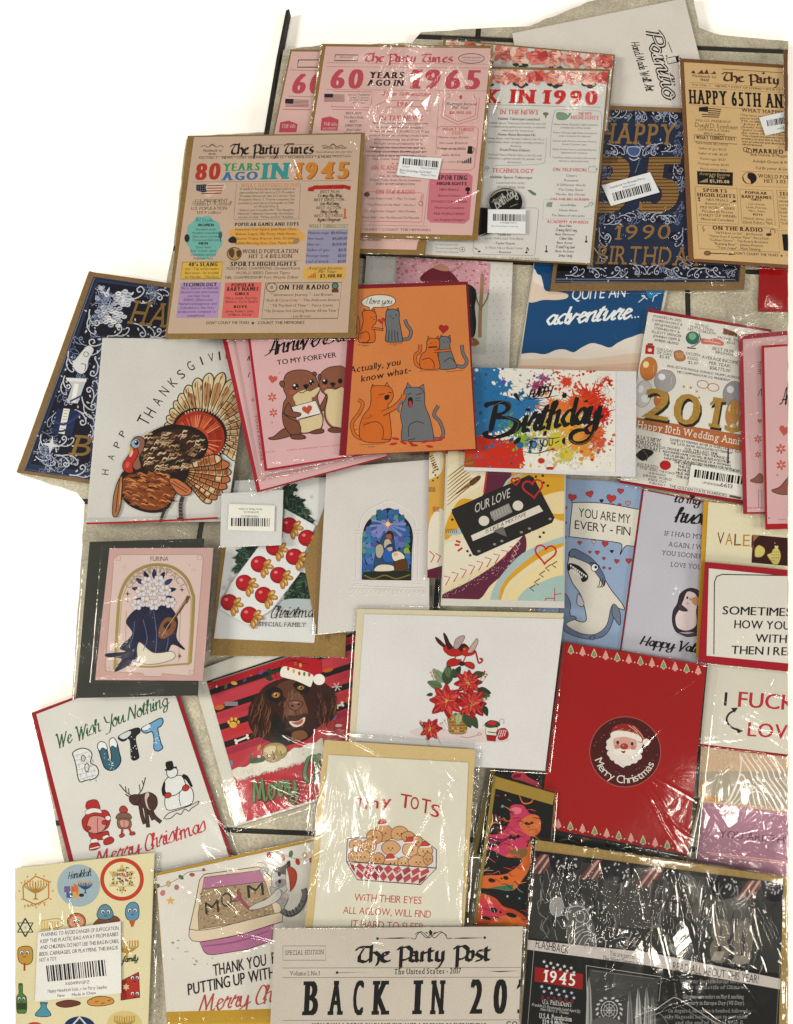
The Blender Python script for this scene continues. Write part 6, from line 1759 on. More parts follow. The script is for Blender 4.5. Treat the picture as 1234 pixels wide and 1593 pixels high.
c.b('420 570 770 570 768 655 420 655 410 612', 'd09a4c', n=2); c.p('820 576 1034 574 1024 756 808 758', '8e8aa0'); c.p('152 748 368 746 360 838 142 840', 'cda548'); c.b('818 774 1010 772 1020 800 1008 840 815 844 798 812', 'c9a050', n=2)
c.p('142 860 358 856 340 1046 118 1046', 'a98ab0'); c.p('380 858 575 856 558 1046 360 1048', 'cf655e')
c.p('850 340 1015 335 1010 360 850 362', 'b8352e'); c.p('822 352 866 340 850 372 820 370', 'a02c28'); c.p('1012 336 1050 345 1046 366 1000 352', 'a02c28'); c.t('THE 17th ACADEMY AWARDS', 855, 1010, 355, 13, '4a1614', 'wb')
c.new('lettering')
c.t('IN Style...', 224, 328, 534, 22, '2a6a86', 's'); c.t('WOMEN', 232, 318, 558, 15, '14302c', 'wf'); c.tc('MEN', 262, 655, 14, '14302c', 'wf')
c.lines(['Shoulder pads', 'Padded waistlines', 'Skirts above the knee', 'Curves and hairstyle'], 205, 345, 579, 19, 12, '24443e', 'w'); c.lines(['Zoot Suits', 'Knit V-neck vests', 'Columbian jackets', 'Pullover hats'], 195, 330, 674, 20, 12, '24443e', 'w')
c.t('POPULAR GAMES AND TOYS', 430, 772, 556, 18, '1d1614', 'wf')
c.lines(['Hopscotch, Four-Square, Jump Rope, Chess,', 'Slinkies, Legos, Silly Putty, Hula Hoops,', 'Electric Trains, Erector Sets, Scrabble,', 'Bubble Blowing Sets, Clue, Paper Dolls.'], 432, 760, 580, 24.5, 13, '4a2c14', 'w')
c.t('WORLD POPULATION', 470, 768, 702, 21, INK, 'wb'); c.t('HIT 2.4 BILLION', 504, 736, 728, 20, INK, 'wb'); c.t('SPORTS HIGHLIGHTS', 406, 760, 770, 22, INK, 'wf')
for s, x0, x1, y in (('FOOTBALL CHAMPIONS: Cleveland Rams', 388, 778, 790), ('WORLD SERIES: Detroit Tigers', 436, 724, 814), ('NBL CHAMPIONSHIP: Fort Wayne Zollner', 380, 772, 838)):
    c.t(s, x0, x1, y, 15, '4a3a30', 'w')
c.t('WHAT THINGS COST', 824, 1036, 568, 20, '3a7a4a', 'wb')
for i, (a, b) in enumerate((('Minimum wage:', '$0.40/hour'), ('New house:', '$4,600.00'), ('New car:', '$1,020.00'), ('Gallon of gas:', '$0.15'), ('Postage stamp:', '$0.03'), ('Loaf of bread:', '$0.09'))):
    y = 600 + i * 30.5; c.t(a, 822 - i * 2.5, 822 - i * 2.5 + len(a) * 8.6, y, 14, '26243c', 'w'); c.t(b, 1030 - i * 1.5 - len(b) * 8.6, 1030 - i * 1.5, y, 14, '26243c', 'wb')
c.t("40's SLANG", 182, 340, 770, 19, '1d1614', 'wf'); c.lines(['Ace - Top notch expert', 'Bad news - Its trouble', 'Its Murder - The best'], 165, 345, 790, 22, 13, '4a3a1c', 'w')
c.t('Average Income', 820, 1000, 790, 17, '5a3a1c', 'wi'); c.t('Per Year', 874, 970, 808, 16, '5a3a1c', 'wi'); c.t('$2,400.00', 884, 1000, 832, 18, '1d1614', 'wf')
c.t('TECHNOLOGY', 152, 335, 878, 20, '1d1614', 'wf'); c.lines(['Percy Spencer accidentally', 'discovers that microwaves', 'can heat food.', 'ENIAC (Electronic', 'Numerical Integrator and', 'Calculator), the first', 'all-electronic computer, is', 'completed.'], 145, 345, 893, 21, 13, '3a2840', 'w', dx=-3)
c.t('POPULAR', 412, 536, 880, 18, '2a1414', 'wf'); c.t('BABY NAMES', 388, 558, 902, 19, '2a1414', 'wf'); c.tc('GIRLS', 468, 925, 15, '2a1414', 'wf'); c.tc('BOYS', 460, 994, 15, '2a1414', 'wf'); c.lines(['Mary, Linda, Patricia,', 'Barbara, Carol, Sandra'], 382, 552, 947, 19, 13, '3a1414', 'w'); c.lines(['James, Robert, John,', 'William, David'], 380, 532, 1017, 19, 13, '3a1414', 'w')
c.t('ON THE RADIO', 665, 934, 896, 26, '1d1614', 'wf')
c.lines(['" Sentimental Journey " - Les Brown', '" Rum & Coca-Cola " - The Andrews Sisters', '" Till The End of Time " - Perry Como', '" My Dreams Are Getting Better All the Time "', '- Les Brown'], 590, 985, 931, 28.5, 14, '4a3a30', 'w', dx=-1)
c.t("DON'T COUNT THE YEARS", 278, 508, 1080, 15, '4a3a30', 'wb'); c.star(528, 1074, 11, INK); c.t('COUNT THE MEMORIES', 552, 802, 1080, 15, '4a3a30', 'wb')
c.new('rule')
for q in ([(240, 184), (1050, 178)], [(205, 320), (1052, 314)], [(440, 330), (425, 520)], [(428, 522), (780, 518)], [(782, 330), (772, 520)], [(400, 745), (780, 742)], [(540, 124), (850, 120)]):
    c.l(q, 2, '7a6654', sm=False)
c.box(596, 860, 1002, 1052, 3, '4a3c34', -22); c.box(152, 748, 368, 838, 3, '7a6430', -10)
c.new('picture', label='flag, globe, statuette, radio and small figures')
c.p('225 335 280 332 282 372 262 376 225 366', '24283c'); c.b('280 333 378 330 372 362 330 375 300 398 280 398 262 378 282 372', 'c9b8a4', n=2)
for i in range(4):
    c.l([(282 if i < 3 else 250, 340 + i * 14), (372 - i * 4, 338 + i * 14)], 6, '9a4038', sm=False)
for i in range(12):
    c.e(235 + i % 4 * 12, 342 + i // 4 * 11, 2, 2, 'c9c0b8', n=5)
for x0, x1 in ((248, 372), (892, 1012)):
    c.l([(x0, 132), (x0 + 20, 125), (x0 + 40, 134), (x0 + 62, 122), (x0 + 84, 134), (x0 + 104, 125), (x1, 134)], 3, '4a3a30')
    c.l([(x0 + 45, 132), (x0 + 62, 118), (x0 + 80, 132)], 3, '4a3a30')
c.e(428, 704, 38, 34, 'b08a5a', 0, 4, '2a1c14'); c.b('398 690 420 675 430 700 420 725 404 715', '5a4028'); c.b('440 690 462 688 460 715 445 722', '5a4028'); c.e(1018, 470, 6, 8, 'b5602a'); c.p('1012 478 1024 478 1022 505 1030 518 1006 518 1014 505', 'b5602a')
c.e(176, 620, 14, 22, '2c3430'); c.e(354, 604, 10, 20, '2f5f5a'); c.l('352 620 356 640', 6, '2f5f5a'); c.b('396 628 420 610 440 625 436 645 405 645', '2a2c30'); c.b('740 640 765 618 776 635 760 650', '8a7a6a'); c.e(628, 884, 28, 24, None, 0, 4, '4a3c34'); c.e(628, 884, 8, 10, '8a7a6c'); c.e(966, 876, 16, 16, '5a7a6a', 0, 5, INK); c.rect(948, 892, 984, 912, '6a3c34')
for i in range(5):
    c.p([(820 + i * 9, 834), (827 + i * 9, 834), (827 + i * 9, 826 - i * 5), (820 + i * 9, 826 - i * 5)], 'b5602a')
c.sleeve('289 207 571 203 557 530 254 532', 111, 26, .45, fan=[(.55, .1, 60, 100, .06), (.92, .05, 60, 120, .03), (.75, .55, 70, 110, .04)])
c.end()
c = Card('greeting_card', 'dark green edge of a party card under the red Santa card', '764 1192 1090 1240 1066 1350 733 1330', group='black and orange party cards')
c.slab('envelope', '764 1192 1090 1240 1066 1350 733 1330', .0005, '7a6a34'); c.slab('card', '772 1194 1088 1242 1064 1346 742 1328', .0006, '20241f')
c.F('P2').new('goo'); c.b('1090 285 1110 262 1150 262 1170 285 1230 320 1235 350 1150 310 1105 300', 'b5404e'); c.b('1095 290 1115 272 1140 275 1130 290', '7a2430')
c.F('Q7')
r = random.Random(17)
for k in range(40):
    x = r.uniform(60, 740); c.e(x, 930 + (x - 60) * .155 + r.uniform(0, 60), r.uniform(6, 20), 4, r.choice(('2f4a38', '151714', '3f5a44', '8a3a24', '11130f')), 10, n=8)
c.sleeve('760 1188 1094 1237 1070 1354 729 1334', 141, 24, .5)
c.end()
# --- poinsettia card
c = Card('christmas_card', 'wide white card with a poinsettia basket, two birds and a cream envelope', '556 946 878 953 848 1200 541 1178')
c.slab('envelope', '556 947 877 954 847 1199 542 1178', .0006, 'cdc0a0'); c.slab('card', '567 955 877 963 848 1199 551 1182', .0007, 'd2cdc9')
r = random.Random(31)
c.F('Q6').new('shadow_wash', label='pale pink wash under the basket'); c.b('500 580 560 565 680 575 800 570 900 600 930 625 800 630 600 615 520 600', 'cdbcb8', n=4)
c.new('leaf')


def leaf(x, y, L, a, col, w=.28):
    a = math.radians(a); ca, sa = math.cos(a), math.sin(a)
    c.b([(x, y), (x + ca * L * .4 - sa * L * w, y + sa * L * .4 + ca * L * w), (x + ca * L, y + sa * L), (x + ca * L * .4 + sa * L * w, y + sa * L * .4 - ca * L * w)], col, n=4)
    c.l([(x, y), (x + ca * L * .9, y + sa * L * .9)], 1.2, '2a3426', sm=False)


for x, y, L, a, col in ((640, 390, 70, -160, '5a6a48'), (650, 370, 80, -130, '7a8a6a'), (660, 380, 90, -85, '3c4a34'), (690, 350, 60, -60, '2c3a2c'), (700, 345, 40, -110, '3c4a34'), (770, 340, 60, -10, '3c4a34'), (790, 400, 66, 15, '2c3a2c'), (800, 420, 50, 10, '44543c'), (820, 470, 50, 70, '2c3a2c'), (760, 510, 70, 60, '3c4a34'), (720, 500, 60, 110, '8a9a6a'), (735, 510, 60, 80, '4a5a3c'), (700, 500, 60, 100, '6a7a50'), (600, 420, 30, 170, '3c4a34'), (660, 300, 50, 80, '5a6a48')):
    leaf(x, y, L, a, col)
c.new('basket')
c.b('668 515 750 515 748 560 742 590 705 595 672 588 668 560', 'a07a48', 2, '5a3a1c', n=3)
for j in range(5):
    for i in range(7):
        c.e(675 + i * 11.5, 530 + j * 13, 6.5, 4, r.choice(('7a5628', 'c09a60', '8a6636')), 20 if (i + j) % 2 else -20, n=8)
leaf(735, 505, 70, 65, '3c4a34'); leaf(715, 505, 50, 100, '9aa878')


def poinsettia(x, y, R, n1=8):
    c.new('poinsettia')
    for ring, (k, rr_, cols) in enumerate(((n1, 1.0, ('8e1c20', '9c2226', 'a8262a')), (n1, .78, ('b8322e', 'c43c34')), (n1 - 2, .5, ('cc4a3e', 'b5342e')))):
        for i in range(k):
            a = 360 * i / k + ring * 24 + r.uniform(-8, 8); L = R * rr_ * r.uniform(.85, 1.1)
            t = math.radians(a); ca, sa = math.cos(t), math.sin(t); w = .24
            c.b([(x, y), (x + ca * L * .45 - sa * L * w, y + sa * L * .45 + ca * L * w), (x + ca * L, y + sa * L), (x + ca * L * .45 + sa * L * w, y + sa * L * .45 - ca * L * w)], r.choice(cols), 1.2, '5a1214', n=4)
            c.l([(x + ca * 5, y + sa * 5), (x + ca * L * .85, y + sa * L * .85)], 1.6, 'd88070' if i % 2 else '6a1416', sm=False)
    for i in range(7):
        c.e(x + r.uniform(-8, 8), y + r.uniform(-7, 7), 3.5, 3.5, r.choice(('b5a040', '7a6a2c', 'c8b458')), n=7)


poinsettia(755, 370, 62); poinsettia(660, 450, 78); poinsettia(770, 462, 70); poinsettia(588, 572, 50, 7)
c.new('berry')
for x, y in ((600, 320), (608, 335), (595, 340), (612, 316), (590, 326), (825, 322), (834, 335), (818, 338), (828, 345), (832, 440), (838, 430), (640, 545), (650, 535), (632, 550), (545, 540), (552, 548), (620, 610), (570, 615)):
    c.l([(x, y), (x + (15 if x < 700 else -18), y + 32)], 1.2, '6a6a50', sm=False); c.e(x, y, 4.5, 4.5, 'a83a34' if x > 700 else 'b58a84', n=8)
c.new('bird')
c.b('650 205 690 215 735 235 720 252 680 255 655 240 645 225', 'a82a24', 2); c.b('645 155 658 165 672 195 685 215 668 225 655 200', '3a1e1c', 2); c.b('610 172 625 180 650 205 645 215 620 195', '4a2422', 2); c.b('690 215 700 180 730 165 738 175 715 215 700 225', 'a89090', 2); c.b('712 222 735 200 760 225 740 240', '3a2422', 2)
c.new('bird'); c.b('735 215 770 225 785 232 775 248 745 255 725 245', 'b02c26', 2); c.b('750 235 780 190 792 178 796 195 782 225 765 240', 'b59a8c', 2); c.p('738 228 730 222 740 222', 'c8a040')
c.new('ribbon'); c.l('785 232 792 260 800 285 815 275 805 265 818 270', 7, 'a02420'); c.l('705 250 690 275 720 270 725 290 745 250', 5, 'a82a26'); c.b('665 275 690 265 725 280 722 290 680 300 660 295', 'a82824', 2); c.b('730 285 760 280 780 292 775 312 745 300', 'b02c28', 2); c.b('715 282 730 278 740 290 728 298 716 294', '3a2420')
c.new('present'); c.po('828 560 882 565 878 602 830 598', 'd0c8ba', 2); c.po('832 598 876 602 872 626 836 622', '9c2226', 2); c.b('826 550 850 535 885 542 890 558 860 566 835 564', '3a4a34', 2); c.b('832 545 855 536 880 545 862 558', 'b0302a', 2); c.l('838 585 880 590', 4, '3a4a34', sm=False)
c.b('876 590 890 572 915 570 928 590 922 612 890 620', 'a8262a', 2)
for k in range(4):
    c.l([(880 + k * 10, 612 - k * 3), (892 + k * 9, 576)], 3, 'd8c8c0', sm=False)
c.l('888 545 895 530 908 532 908 550', 4, 'c09a98'); c.l('720 605 750 610 790 600 800 588 812 596 795 600', 2, '8a6a44'); c.l('815 560 830 555', 2, '8a6a44')
c.sleeve('552 941 886 948 856 1204 536 1186', 121, 10, .3)
c.end()

# --- red Santa card
c = Card('christmas_card', 'red card with a Santa face in a dark badge and rows of tiny trees', '876 999 1099 1034 1070 1330 838 1286')
c.slab('card', '876 999 1099 1034 1070 1330 838 1286', .0011, '961a20')
c.F('Q7').new('badge'); c.e(455, 565, 165, 163, '6a2024', 0, 3, 'a05a50', n=40); c.e(455, 565, 160, 158, '481a1e', n=40)
c.new('star')
for k in range(34):
    t = k * 2.4; d = 100 + (k * 37) % 52; c.e(455 + d * math.cos(t), 560 + d * math.sin(t) * .95, 1.8, 1.8, 'b08a80', n=5)
c.new('santa')
c.b('400 490 375 510 370 540 385 560 378 585 400 600 420 622 445 638 455 632 480 622 505 612 528 590 525 565 532 540 515 505 480 485 440 480', 'd6cbc0', n=5)
for x, y in ((382, 520), (380, 545), (385, 572), (398, 592), (418, 608), (440, 618), (470, 615), (498, 605), (518, 588), (522, 560), (522, 530)):
    c.e(x, y, 15, 14, 'd6cbc0', n=12)
c.b('405 500 450 492 500 502 508 540 490 560 450 552 415 556 402 535', 'c8968a'); c.b('398 560 430 550 450 556 480 552 505 558 490 580 455 575 410 580', 'ded4c8'); c.l('420 605 440 625 452 632', 2, 'b0a498'); c.l('500 590 470 610', 2, 'b0a498')
c.b('390 470 400 448 430 436 470 434 510 450 540 490 555 515 520 520 500 490 440 478 395 492', '8c2a26', 2, '3a1214'); c.b('388 480 410 468 450 468 500 480 530 500 528 520 500 508 450 495 405 502 390 498', 'dcd2c6'); c.e(552, 520, 17, 16, 'dcd2c6')
for k in range(14):
    c.e(412 + k * 8, 452 + (k * 13) % 17 + k * 1.2, 2.2, 2.2, 'cfa898', n=5)
c.l('470 442 500 465 520 490', 3, 'cfa898'); c.l('490 445 525 480 540 505', 3, 'cfa898'); c.e(420, 522, 7, 9, '6a4a44'); c.e(421, 522, 4, 5, '1c1214'); c.e(487, 528, 7, 9, '6a4a44'); c.e(487, 528, 4, 5, '1c1214'); c.e(450, 540, 17, 13, 'a83a2c', ow=2, oc='5a1a18'); c.e(446, 536, 5, 3, 'd8887a'); c.e(418, 540, 12, 9, 'bd7a6c'); c.e(492, 546, 12, 9, 'bd7a6c'); c.b('436 560 446 562 456 560 452 570 442 570', '7a2420'); c.l('410 510 425 506', 3, 'd6cbc0'); c.l('480 512 496 516', 3, 'd6cbc0')
c.new('lettering'); c.arc_text('Merry Christmas', 455, 565, 146, 166, 22, 36, 'd6cabc', 's', inward=True)
for row, (x0, y0, x1, y1) in enumerate(((203, 92, 793, 188), (88, 888, 706, 1008))):
    for k in range(12):
        x, y = x0 + (x1 - x0) * k / 11, y0 + (y1 - y0) * k / 11
        col = '8a9464' if k % 2 == 0 else 'c98a7c'
        c.new('tiny_tree'); o = 'd8cdb4' if k % 2 == 0 else 'd8a89c'
        c.po([(x, y - 20), (x + 7, y - 8), (x + 11, y + 4), (x + 14, y + 13), (x + 4, y + 15), (x + 4, y + 20), (x - 4, y + 19), (x - 4, y + 14), (x - 14, y + 11), (x - 10, y + 2), (x - 6, y - 9)], col, 2, o)
        for j in range(3):
            c.l([(x - 5 - j * 2, y - 6 + j * 8), (x + 6 + j * 2, y - 4 + j * 7)], 2, o if k % 2 else '5a6a40', sm=False)
        c.e(x, y - 20, 2.5, 2.5, 'd8c080', n=6); c.new('dot'); c.e(x + 27, y + 15, 3.5, 3.5, 'd8b8ac', n=8) if k < 11 else None
c.sleeve('864 992 1119 1034 1084 1340 826 1292', 122, 22, .35, fan=[(.3, .15, 55, 75, .06), (.55, .55, 20, 60, .07), (.7, .75, 30, 60, .06)])
c.end()

# --- cheeky christmas card
c = Card('christmas_card', 'white card in a red envelope with four comic figures and snowy block letters', '49 1109 263 1030 368 1350 128 1420')
c.slab('envelope', '49 1109 263 1030 368 1350 128 1420', .0006, '93202a'); c.slab('card', '57 1111 258 1034 362 1348 134 1414', .0006, 'd2cdc4')
c.F('Q4').new('lettering'); GR = '2f5c3c'
c.t('We Wish You Nothing', 222, 785, 335, 62, GR, 'c', wt=.95, y1=122)
c.t('Merry', 420, 640, 925, 62, 'b03a40', 'c', wt=.9, y1=860); c.t('Christmas', 665, 975, 858, 72, 'b03a40', 'c', wt=.95, y1=755)
c.new('block_letter', label='letter B of white bricks')
def block(pts, col, holes=()):
    c.b(pts, col, 5, '201c1e', n=4)
    for h in holes:
        c.b(h, 'd2cdc4', 4, '201c1e', n=4)
block('305 360 345 338 385 345 402 370 395 410 425 430 435 465 415 490 370 500 345 508 332 490 322 430 312 390', 'd8d6d2', ['348 385 355 372 368 384 362 402 352 400', '366 425 378 415 388 430 380 455 368 450'])
for j in range(6):
    y = 370 + j * 24; c.l([(312 + j * 5, y + 6), (400 + j * 5, y - 18)], 2, '9a9aa0', sm=False)
    for k in range(3):
        x = 325 + k * 30 + (j % 2) * 14 + j * 4; c.l([(x, y - 2), (x + 5, y + 18)], 2, '9a9aa0', sm=False)
c.new('block_letter', label='letter U with snow caps'); block('430 325 445 305 470 315 480 355 490 400 500 390 495 340 490 300 510 285 528 310 540 360 548 400 530 435 500 450 470 440 455 410 440 360', '3a6070'); c.b('430 325 445 305 472 315 478 345 455 335 440 350', 'dfe0e0', 3); c.b('490 300 510 285 528 310 525 335 505 325 493 335', 'dfe0e0', 3)
c.new('block_letter', label='black letter T with snow'); block('540 275 590 248 635 235 645 255 625 275 622 300 635 360 638 385 615 398 600 385 598 330 590 290 560 302 538 292', '2a2a2e'); c.b('540 275 590 250 600 262 580 285 555 292', 'c8c8c8', 2)
c.new('block_letter', label='light blue letter T'); block('655 235 700 210 750 185 762 205 748 228 735 240 750 310 760 335 735 352 715 340 715 290 705 255 675 262 655 252', '6a9cc0'); c.b('655 235 690 216 700 228 680 245 662 248', 'd8dce0', 2)
c.new('snow_speck')
r = random.Random(8)
for k in range(46):
    x, y = r.choice(((500, 410), (500, 430), (470, 380), (615, 340), (615, 370), (600, 280), (735, 300), (735, 260), (725, 320), (700, 235)))
    c.e(x + r.uniform(-18, 18), y + r.uniform(-18, 18), 2.5, 2.5, 'd8dce0', n=6)
SK, SR = 'c88a80', 'a8322f'
c.new('santa'); c.b('350 705 365 680 385 660 430 655 470 650 490 670 495 700 480 740 440 760 390 765 360 745', SR, 3); c.b('385 695 405 680 440 680 465 690 475 720 455 755 430 765 400 768 375 745', SK, 3); c.l('430 690 428 725 432 762', 3, '5a2a24'); c.b('372 640 375 610 400 598 425 600 438 620 440 645 405 655', SR, 3); c.b('368 655 400 640 440 645 450 665 415 662 375 672', 'dcd4cc', 2)
c.b('385 765 430 768 480 755 485 790 440 800 400 795', SR, 3); c.b('395 800 425 795 430 815 400 818', 'dcd4cc', 2); c.b('455 785 480 775 490 792 462 800', 'dcd4cc', 2); c.b('395 820 430 815 442 835 420 850 390 852 388 835', SR, 3); c.b('462 800 495 785 512 800 500 818 465 825', SR, 3); c.l('390 846 440 834', 5, 'dcd4cc', sm=False); c.e(482, 690, 14, 12, 'dcd4cc', ow=2); c.e(382, 742, 14, 11, SR, ow=2); c.e(465, 712, 14, 12, SR, ow=2)
c.new('elf'); c.b('522 690 535 668 560 660 590 668 602 690 580 700 550 704', '7a5a48', 3); c.b('540 655 548 632 568 630 582 650 570 664', 'a04038', 3); c.b('530 700 560 690 595 700 598 735 565 745 535 738', '7a6a50', 3); c.b('540 705 565 698 588 708 582 735 550 735', SK, 2); c.l('564 700 564 735', 2, '5a2a24'); c.l('555 740 552 772', 12, 'a04038'); c.l('585 735 600 765', 12, 'a04038'); c.b('540 775 560 768 566 780 545 790', 'a04038', 2); c.b('590 768 612 758 620 772 598 778', 'a04038', 2)
c.new('reindeer'); RB = '4a3430'
c.b('595 590 625 575 650 570 690 560 725 580 732 620 715 650 690 660 650 630 625 625 600 612', RB, 3); c.b('670 570 685 558 692 575 680 600 690 640 700 650 680 640 668 600', 'c0aca0', 2)
for p in ('645 625 655 680 668 720', '672 640 680 690 685 738', '700 645 715 680 750 712', '690 650 705 685 712 700'):
    c.l(p, 20, '1a1412'); c.l(p, 15, RB)
c.b('590 585 610 572 640 575 645 600 620 625 595 610', RB, 3); c.l('598 575 570 555 540 520', 5, '4a3830'); c.l('575 560 570 530', 4, '4a3830'); c.l('590 570 585 540', 4, '4a3830'); c.l('632 575 655 545 672 485', 5, '4a3830'); c.l('645 555 640 520', 4, '4a3830'); c.l('662 525 655 500', 4, '4a3830'); c.l('570 570 590 582', 6, RB)
c.new('snowman'); SW = 'd8d6d2'
c.b('770 600 775 640 800 650 860 635 900 620 915 590 910 550 890 530 870 520 800 530 780 560', SW, 4); c.b('760 530 780 490 805 480 850 475 868 500 870 530 830 570 790 575', SW, 4); c.b('780 450 800 440 825 438 835 455 825 478 800 488 782 475', SW, 4); c.l('845 560 842 590 850 630', 3, '2a2424')
c.b('775 412 800 403 808 408 812 440 785 448', '221e20', 3); c.l('770 448 830 432', 8, '221e20', sm=False); c.b('862 470 885 480 908 525 900 530 880 500 862 485', '221e20', 3); c.b('770 510 755 540 760 575 775 570 770 545', '221e20', 3); c.e(785, 575, 18, 14, 'b03430', -20, 3); c.e(875, 538, 18, 15, 'b03430', -30, 3)
c.l('762 695 790 665 850 645 900 625 940 605 935 620 905 640 890 655 870 645 850 672 830 665 800 690 770 695', 4, '2a2424')
c.sleeve('46 1104 268 1024 384 1352 124 1428', 123, 22, .5, fan=[(.85, .55, 40, 70, .09), (.1, .05, 20, 60, .03), (.8, .85, 30, 70, .04)])
c.end()

# --- pink card with a gilded arch on a black folder
c = Card('folder', 'black glossy folder in clear plastic under the pink arch card', '140 842 319 837 308 1083 117 1087', 'folder', foot='136 820 336 816 325 1086 114 1090')
c.slab('card', '140 843 318 838 308 1082 118 1086', .0014, '3a3c36')
c.F('Q1'); c.quad = pts_of('134 800 340 798 332 1088 112 1092'); c.win = c.quad
c.sleeve('134 806 340 802 328 1084 112 1092', 131, 46, .6, fan=[(.4, .93, 0, 360, .04), (.7, .93, 0, 360, .04), (.85, .1, 60, 120, .05), (.5, .05, 0, 60, .03)])
c.end()
c = Card('greeting_card', 'dusty pink card with a gilded arch and a lute on dark blue drapery', '171 853 332 852 316 1059 149 1058')
c.slab('card', '171 853 332 852 316 1059 149 1058', .0012, 'bf9a92'); c.F('Q1').new('panel')
c.po('258 380 655 378 668 395 622 955 610 962 470 950 465 965 385 962 380 948 210 940 200 925 240 400', 'cdb4ab', 3, 'a88a7c')
c.new('arch', FOIL)
outer = [(245, 930), (262, 640), (275, 560), (310, 490), (370, 445), (440, 428), (520, 440), (585, 490), (615, 560), (622, 620), (606, 900)]
c.l(outer, 15, '9a8248'); c.l([(x + (12 if x < 440 else -12), y + 14) for x, y in outer], 5, 'b09a60'); c.l('250 905 400 918 500 910 606 902', 9, '9a8248'); c.l('300 650 295 890', 3, 'a08a58', sm=False); c.l('560 640 550 890', 3, 'a08a58', sm=False)
c.new('lettering'); c.t('FURINA', 414, 500, 410, 22, '5a4a48', 's'); c.arc_text('GENSHIN IMPACT', 442, 600, 132, 205, 335, 34, '9a8a7c', 's')
c.new('star')
for x, y, s, col in ((292, 440, 16, 'c9a8a0'), (622, 452, 14, 'c9a8a0'), (306, 568, 15, '4a3a44'), (566, 548, 13, '4a3a44'), (556, 866, 14, '4a3a44'), (602, 430, 5, '8a7a74'), (306, 604, 6, '4a3a44')):
    c.star(x, y, s, col, 4, .28)
for x, y in ((262, 398), (650, 394), (210, 930), (612, 945)):
    c.box(x - 10, y - 10, x + 10, y + 10, 2, 'a88a7c')
# a plain still life of dark blue cloth, pale blossoms and a lute stands where the print shows a figure
c.new('drapery'); DB = '23263c'
c.b('300 700 350 640 420 620 500 625 545 690 540 780 580 835 520 810 490 858 430 860 390 850 330 900 245 940 280 880 210 870 208 855 300 845 270 825 330 760', DB, 3)
c.b('360 800 430 850 520 845 525 880 430 905 360 890', 'd2c8b4', 3, '6a6258')
for p in ('380 690 400 780 380 840', '480 700 500 780 490 840', '430 650 445 760 440 850', '300 860 260 910', '340 700 330 780 300 830'):
    c.l(p, 3, '5a6084')
c.new('leaf')
for k in range(13):
    t = math.radians(-170 + k * 27); x, y = 432 + 62 * math.cos(t), 560 + 66 * math.sin(t)
    c.b([(x, y), (x + 22 * math.cos(t + .5), y + 22 * math.sin(t + .5)), (x + 46 * math.cos(t), y + 46 * math.sin(t)), (x + 22 * math.cos(t - .5), y + 22 * math.sin(t - .5))], r.choice(('2b3150', '353c5c', '23263c')), 2, '14161f', n=3)
c.new('blossom')
for x, y in ((400, 510), (455, 505), (485, 550), (372, 555), (425, 555), (470, 600), (390, 605), (432, 620), (350, 620), (510, 610)):
    for k in range(6):
        c.e(x + 17 * math.cos(k * 1.047), y + 15 * math.sin(k * 1.047), 13, 11, 'cfc8ca', k * 60, 1.5, '6a6672', n=10)
    c.e(x, y, 8, 7, 'b59a68', n=9)
c.new('lute'); c.b('452 745 470 700 500 678 530 690 540 720 520 760 480 785 455 775', '7a4c34', 3); c.b('478 720 500 700 515 710 505 735 485 740', '33221c'); c.l('525 690 560 640 590 592', 12, '5a3624', sm=False); c.l('582 612 598 578', 16, '6a4630', sm=False); c.l('470 770 500 720 585 600', 2, 'cfb890', sm=False)
c.sleeve('158 848 340 846 322 1066 140 1064', 132, 8, .25)
c.end()

# --- halloween cards
c = Card('greeting_card', 'black party card with swirling pink and orange slime and a gold flap', '770 1206 862 1236 846 1446 738 1440', group='black and orange party cards')
c.slab('envelope', '768 1206 864 1234 846 1446 736 1440', .0005, '8a7434'); c.slab('card', '772 1222 862 1246 845 1442 741 1438', .0006, '1f2320')
c.F('P2').new('goo')
c.b('930 600 960 572 1000 580 1050 560 1085 500 1080 450 1100 428 1150 432 1180 470 1215 480 1235 520 1210 560 1170 620 1165 650 1120 680 1060 690 1000 660 960 650 935 625', 'b53a56'); c.b('1130 520 1180 480 1230 490 1235 560 1190 590 1150 560', 'c2683a'); c.b('1090 450 1110 440 1140 448 1135 470 1105 475', 'd06a7a'); c.b('940 590 980 590 1040 600 1080 590 1040 620 980 615', '6a2440'); c.b('1060 690 1110 660 1165 650 1185 600 1190 680 1180 750 1150 800 1095 860 1000 850 960 850 915 840 915 800 960 785 1050 780 1120 740 1140 700', 'c2622e')
c.b('905 870 960 880 1010 900 1050 940 1110 960 1165 1000 1170 1060 900 1060 900 920', 'b5482e'); c.b('905 900 960 915 1010 930 1060 960 1040 1000 980 1000 920 960', 'c23c4a'); c.b('960 1040 1040 990 1120 990 1165 1040 1160 1060 960 1060', 'cf6a34'); c.p('985 845 1100 830 1095 862 1050 858', '2f6a54'); c.b('1080 660 1130 650 1170 655 1160 690 1110 695', '7a5a34')
for x, y, rx, ry in ((990, 810, 17, 11), (1062, 797, 14, 10), (920, 828, 9, 10), (915, 868, 10, 12), (1000, 960, 20, 13), (1090, 985, 28, 11), (965, 1000, 22, 9), (1040, 800, 5, 5), (1035, 970, 6, 6), (1015, 545, 8, 8), (1045, 435, 8, 8)):
    c.e(x, y, rx, ry, '1b1512', 15)
c.new('stripe')
r = random.Random(61)
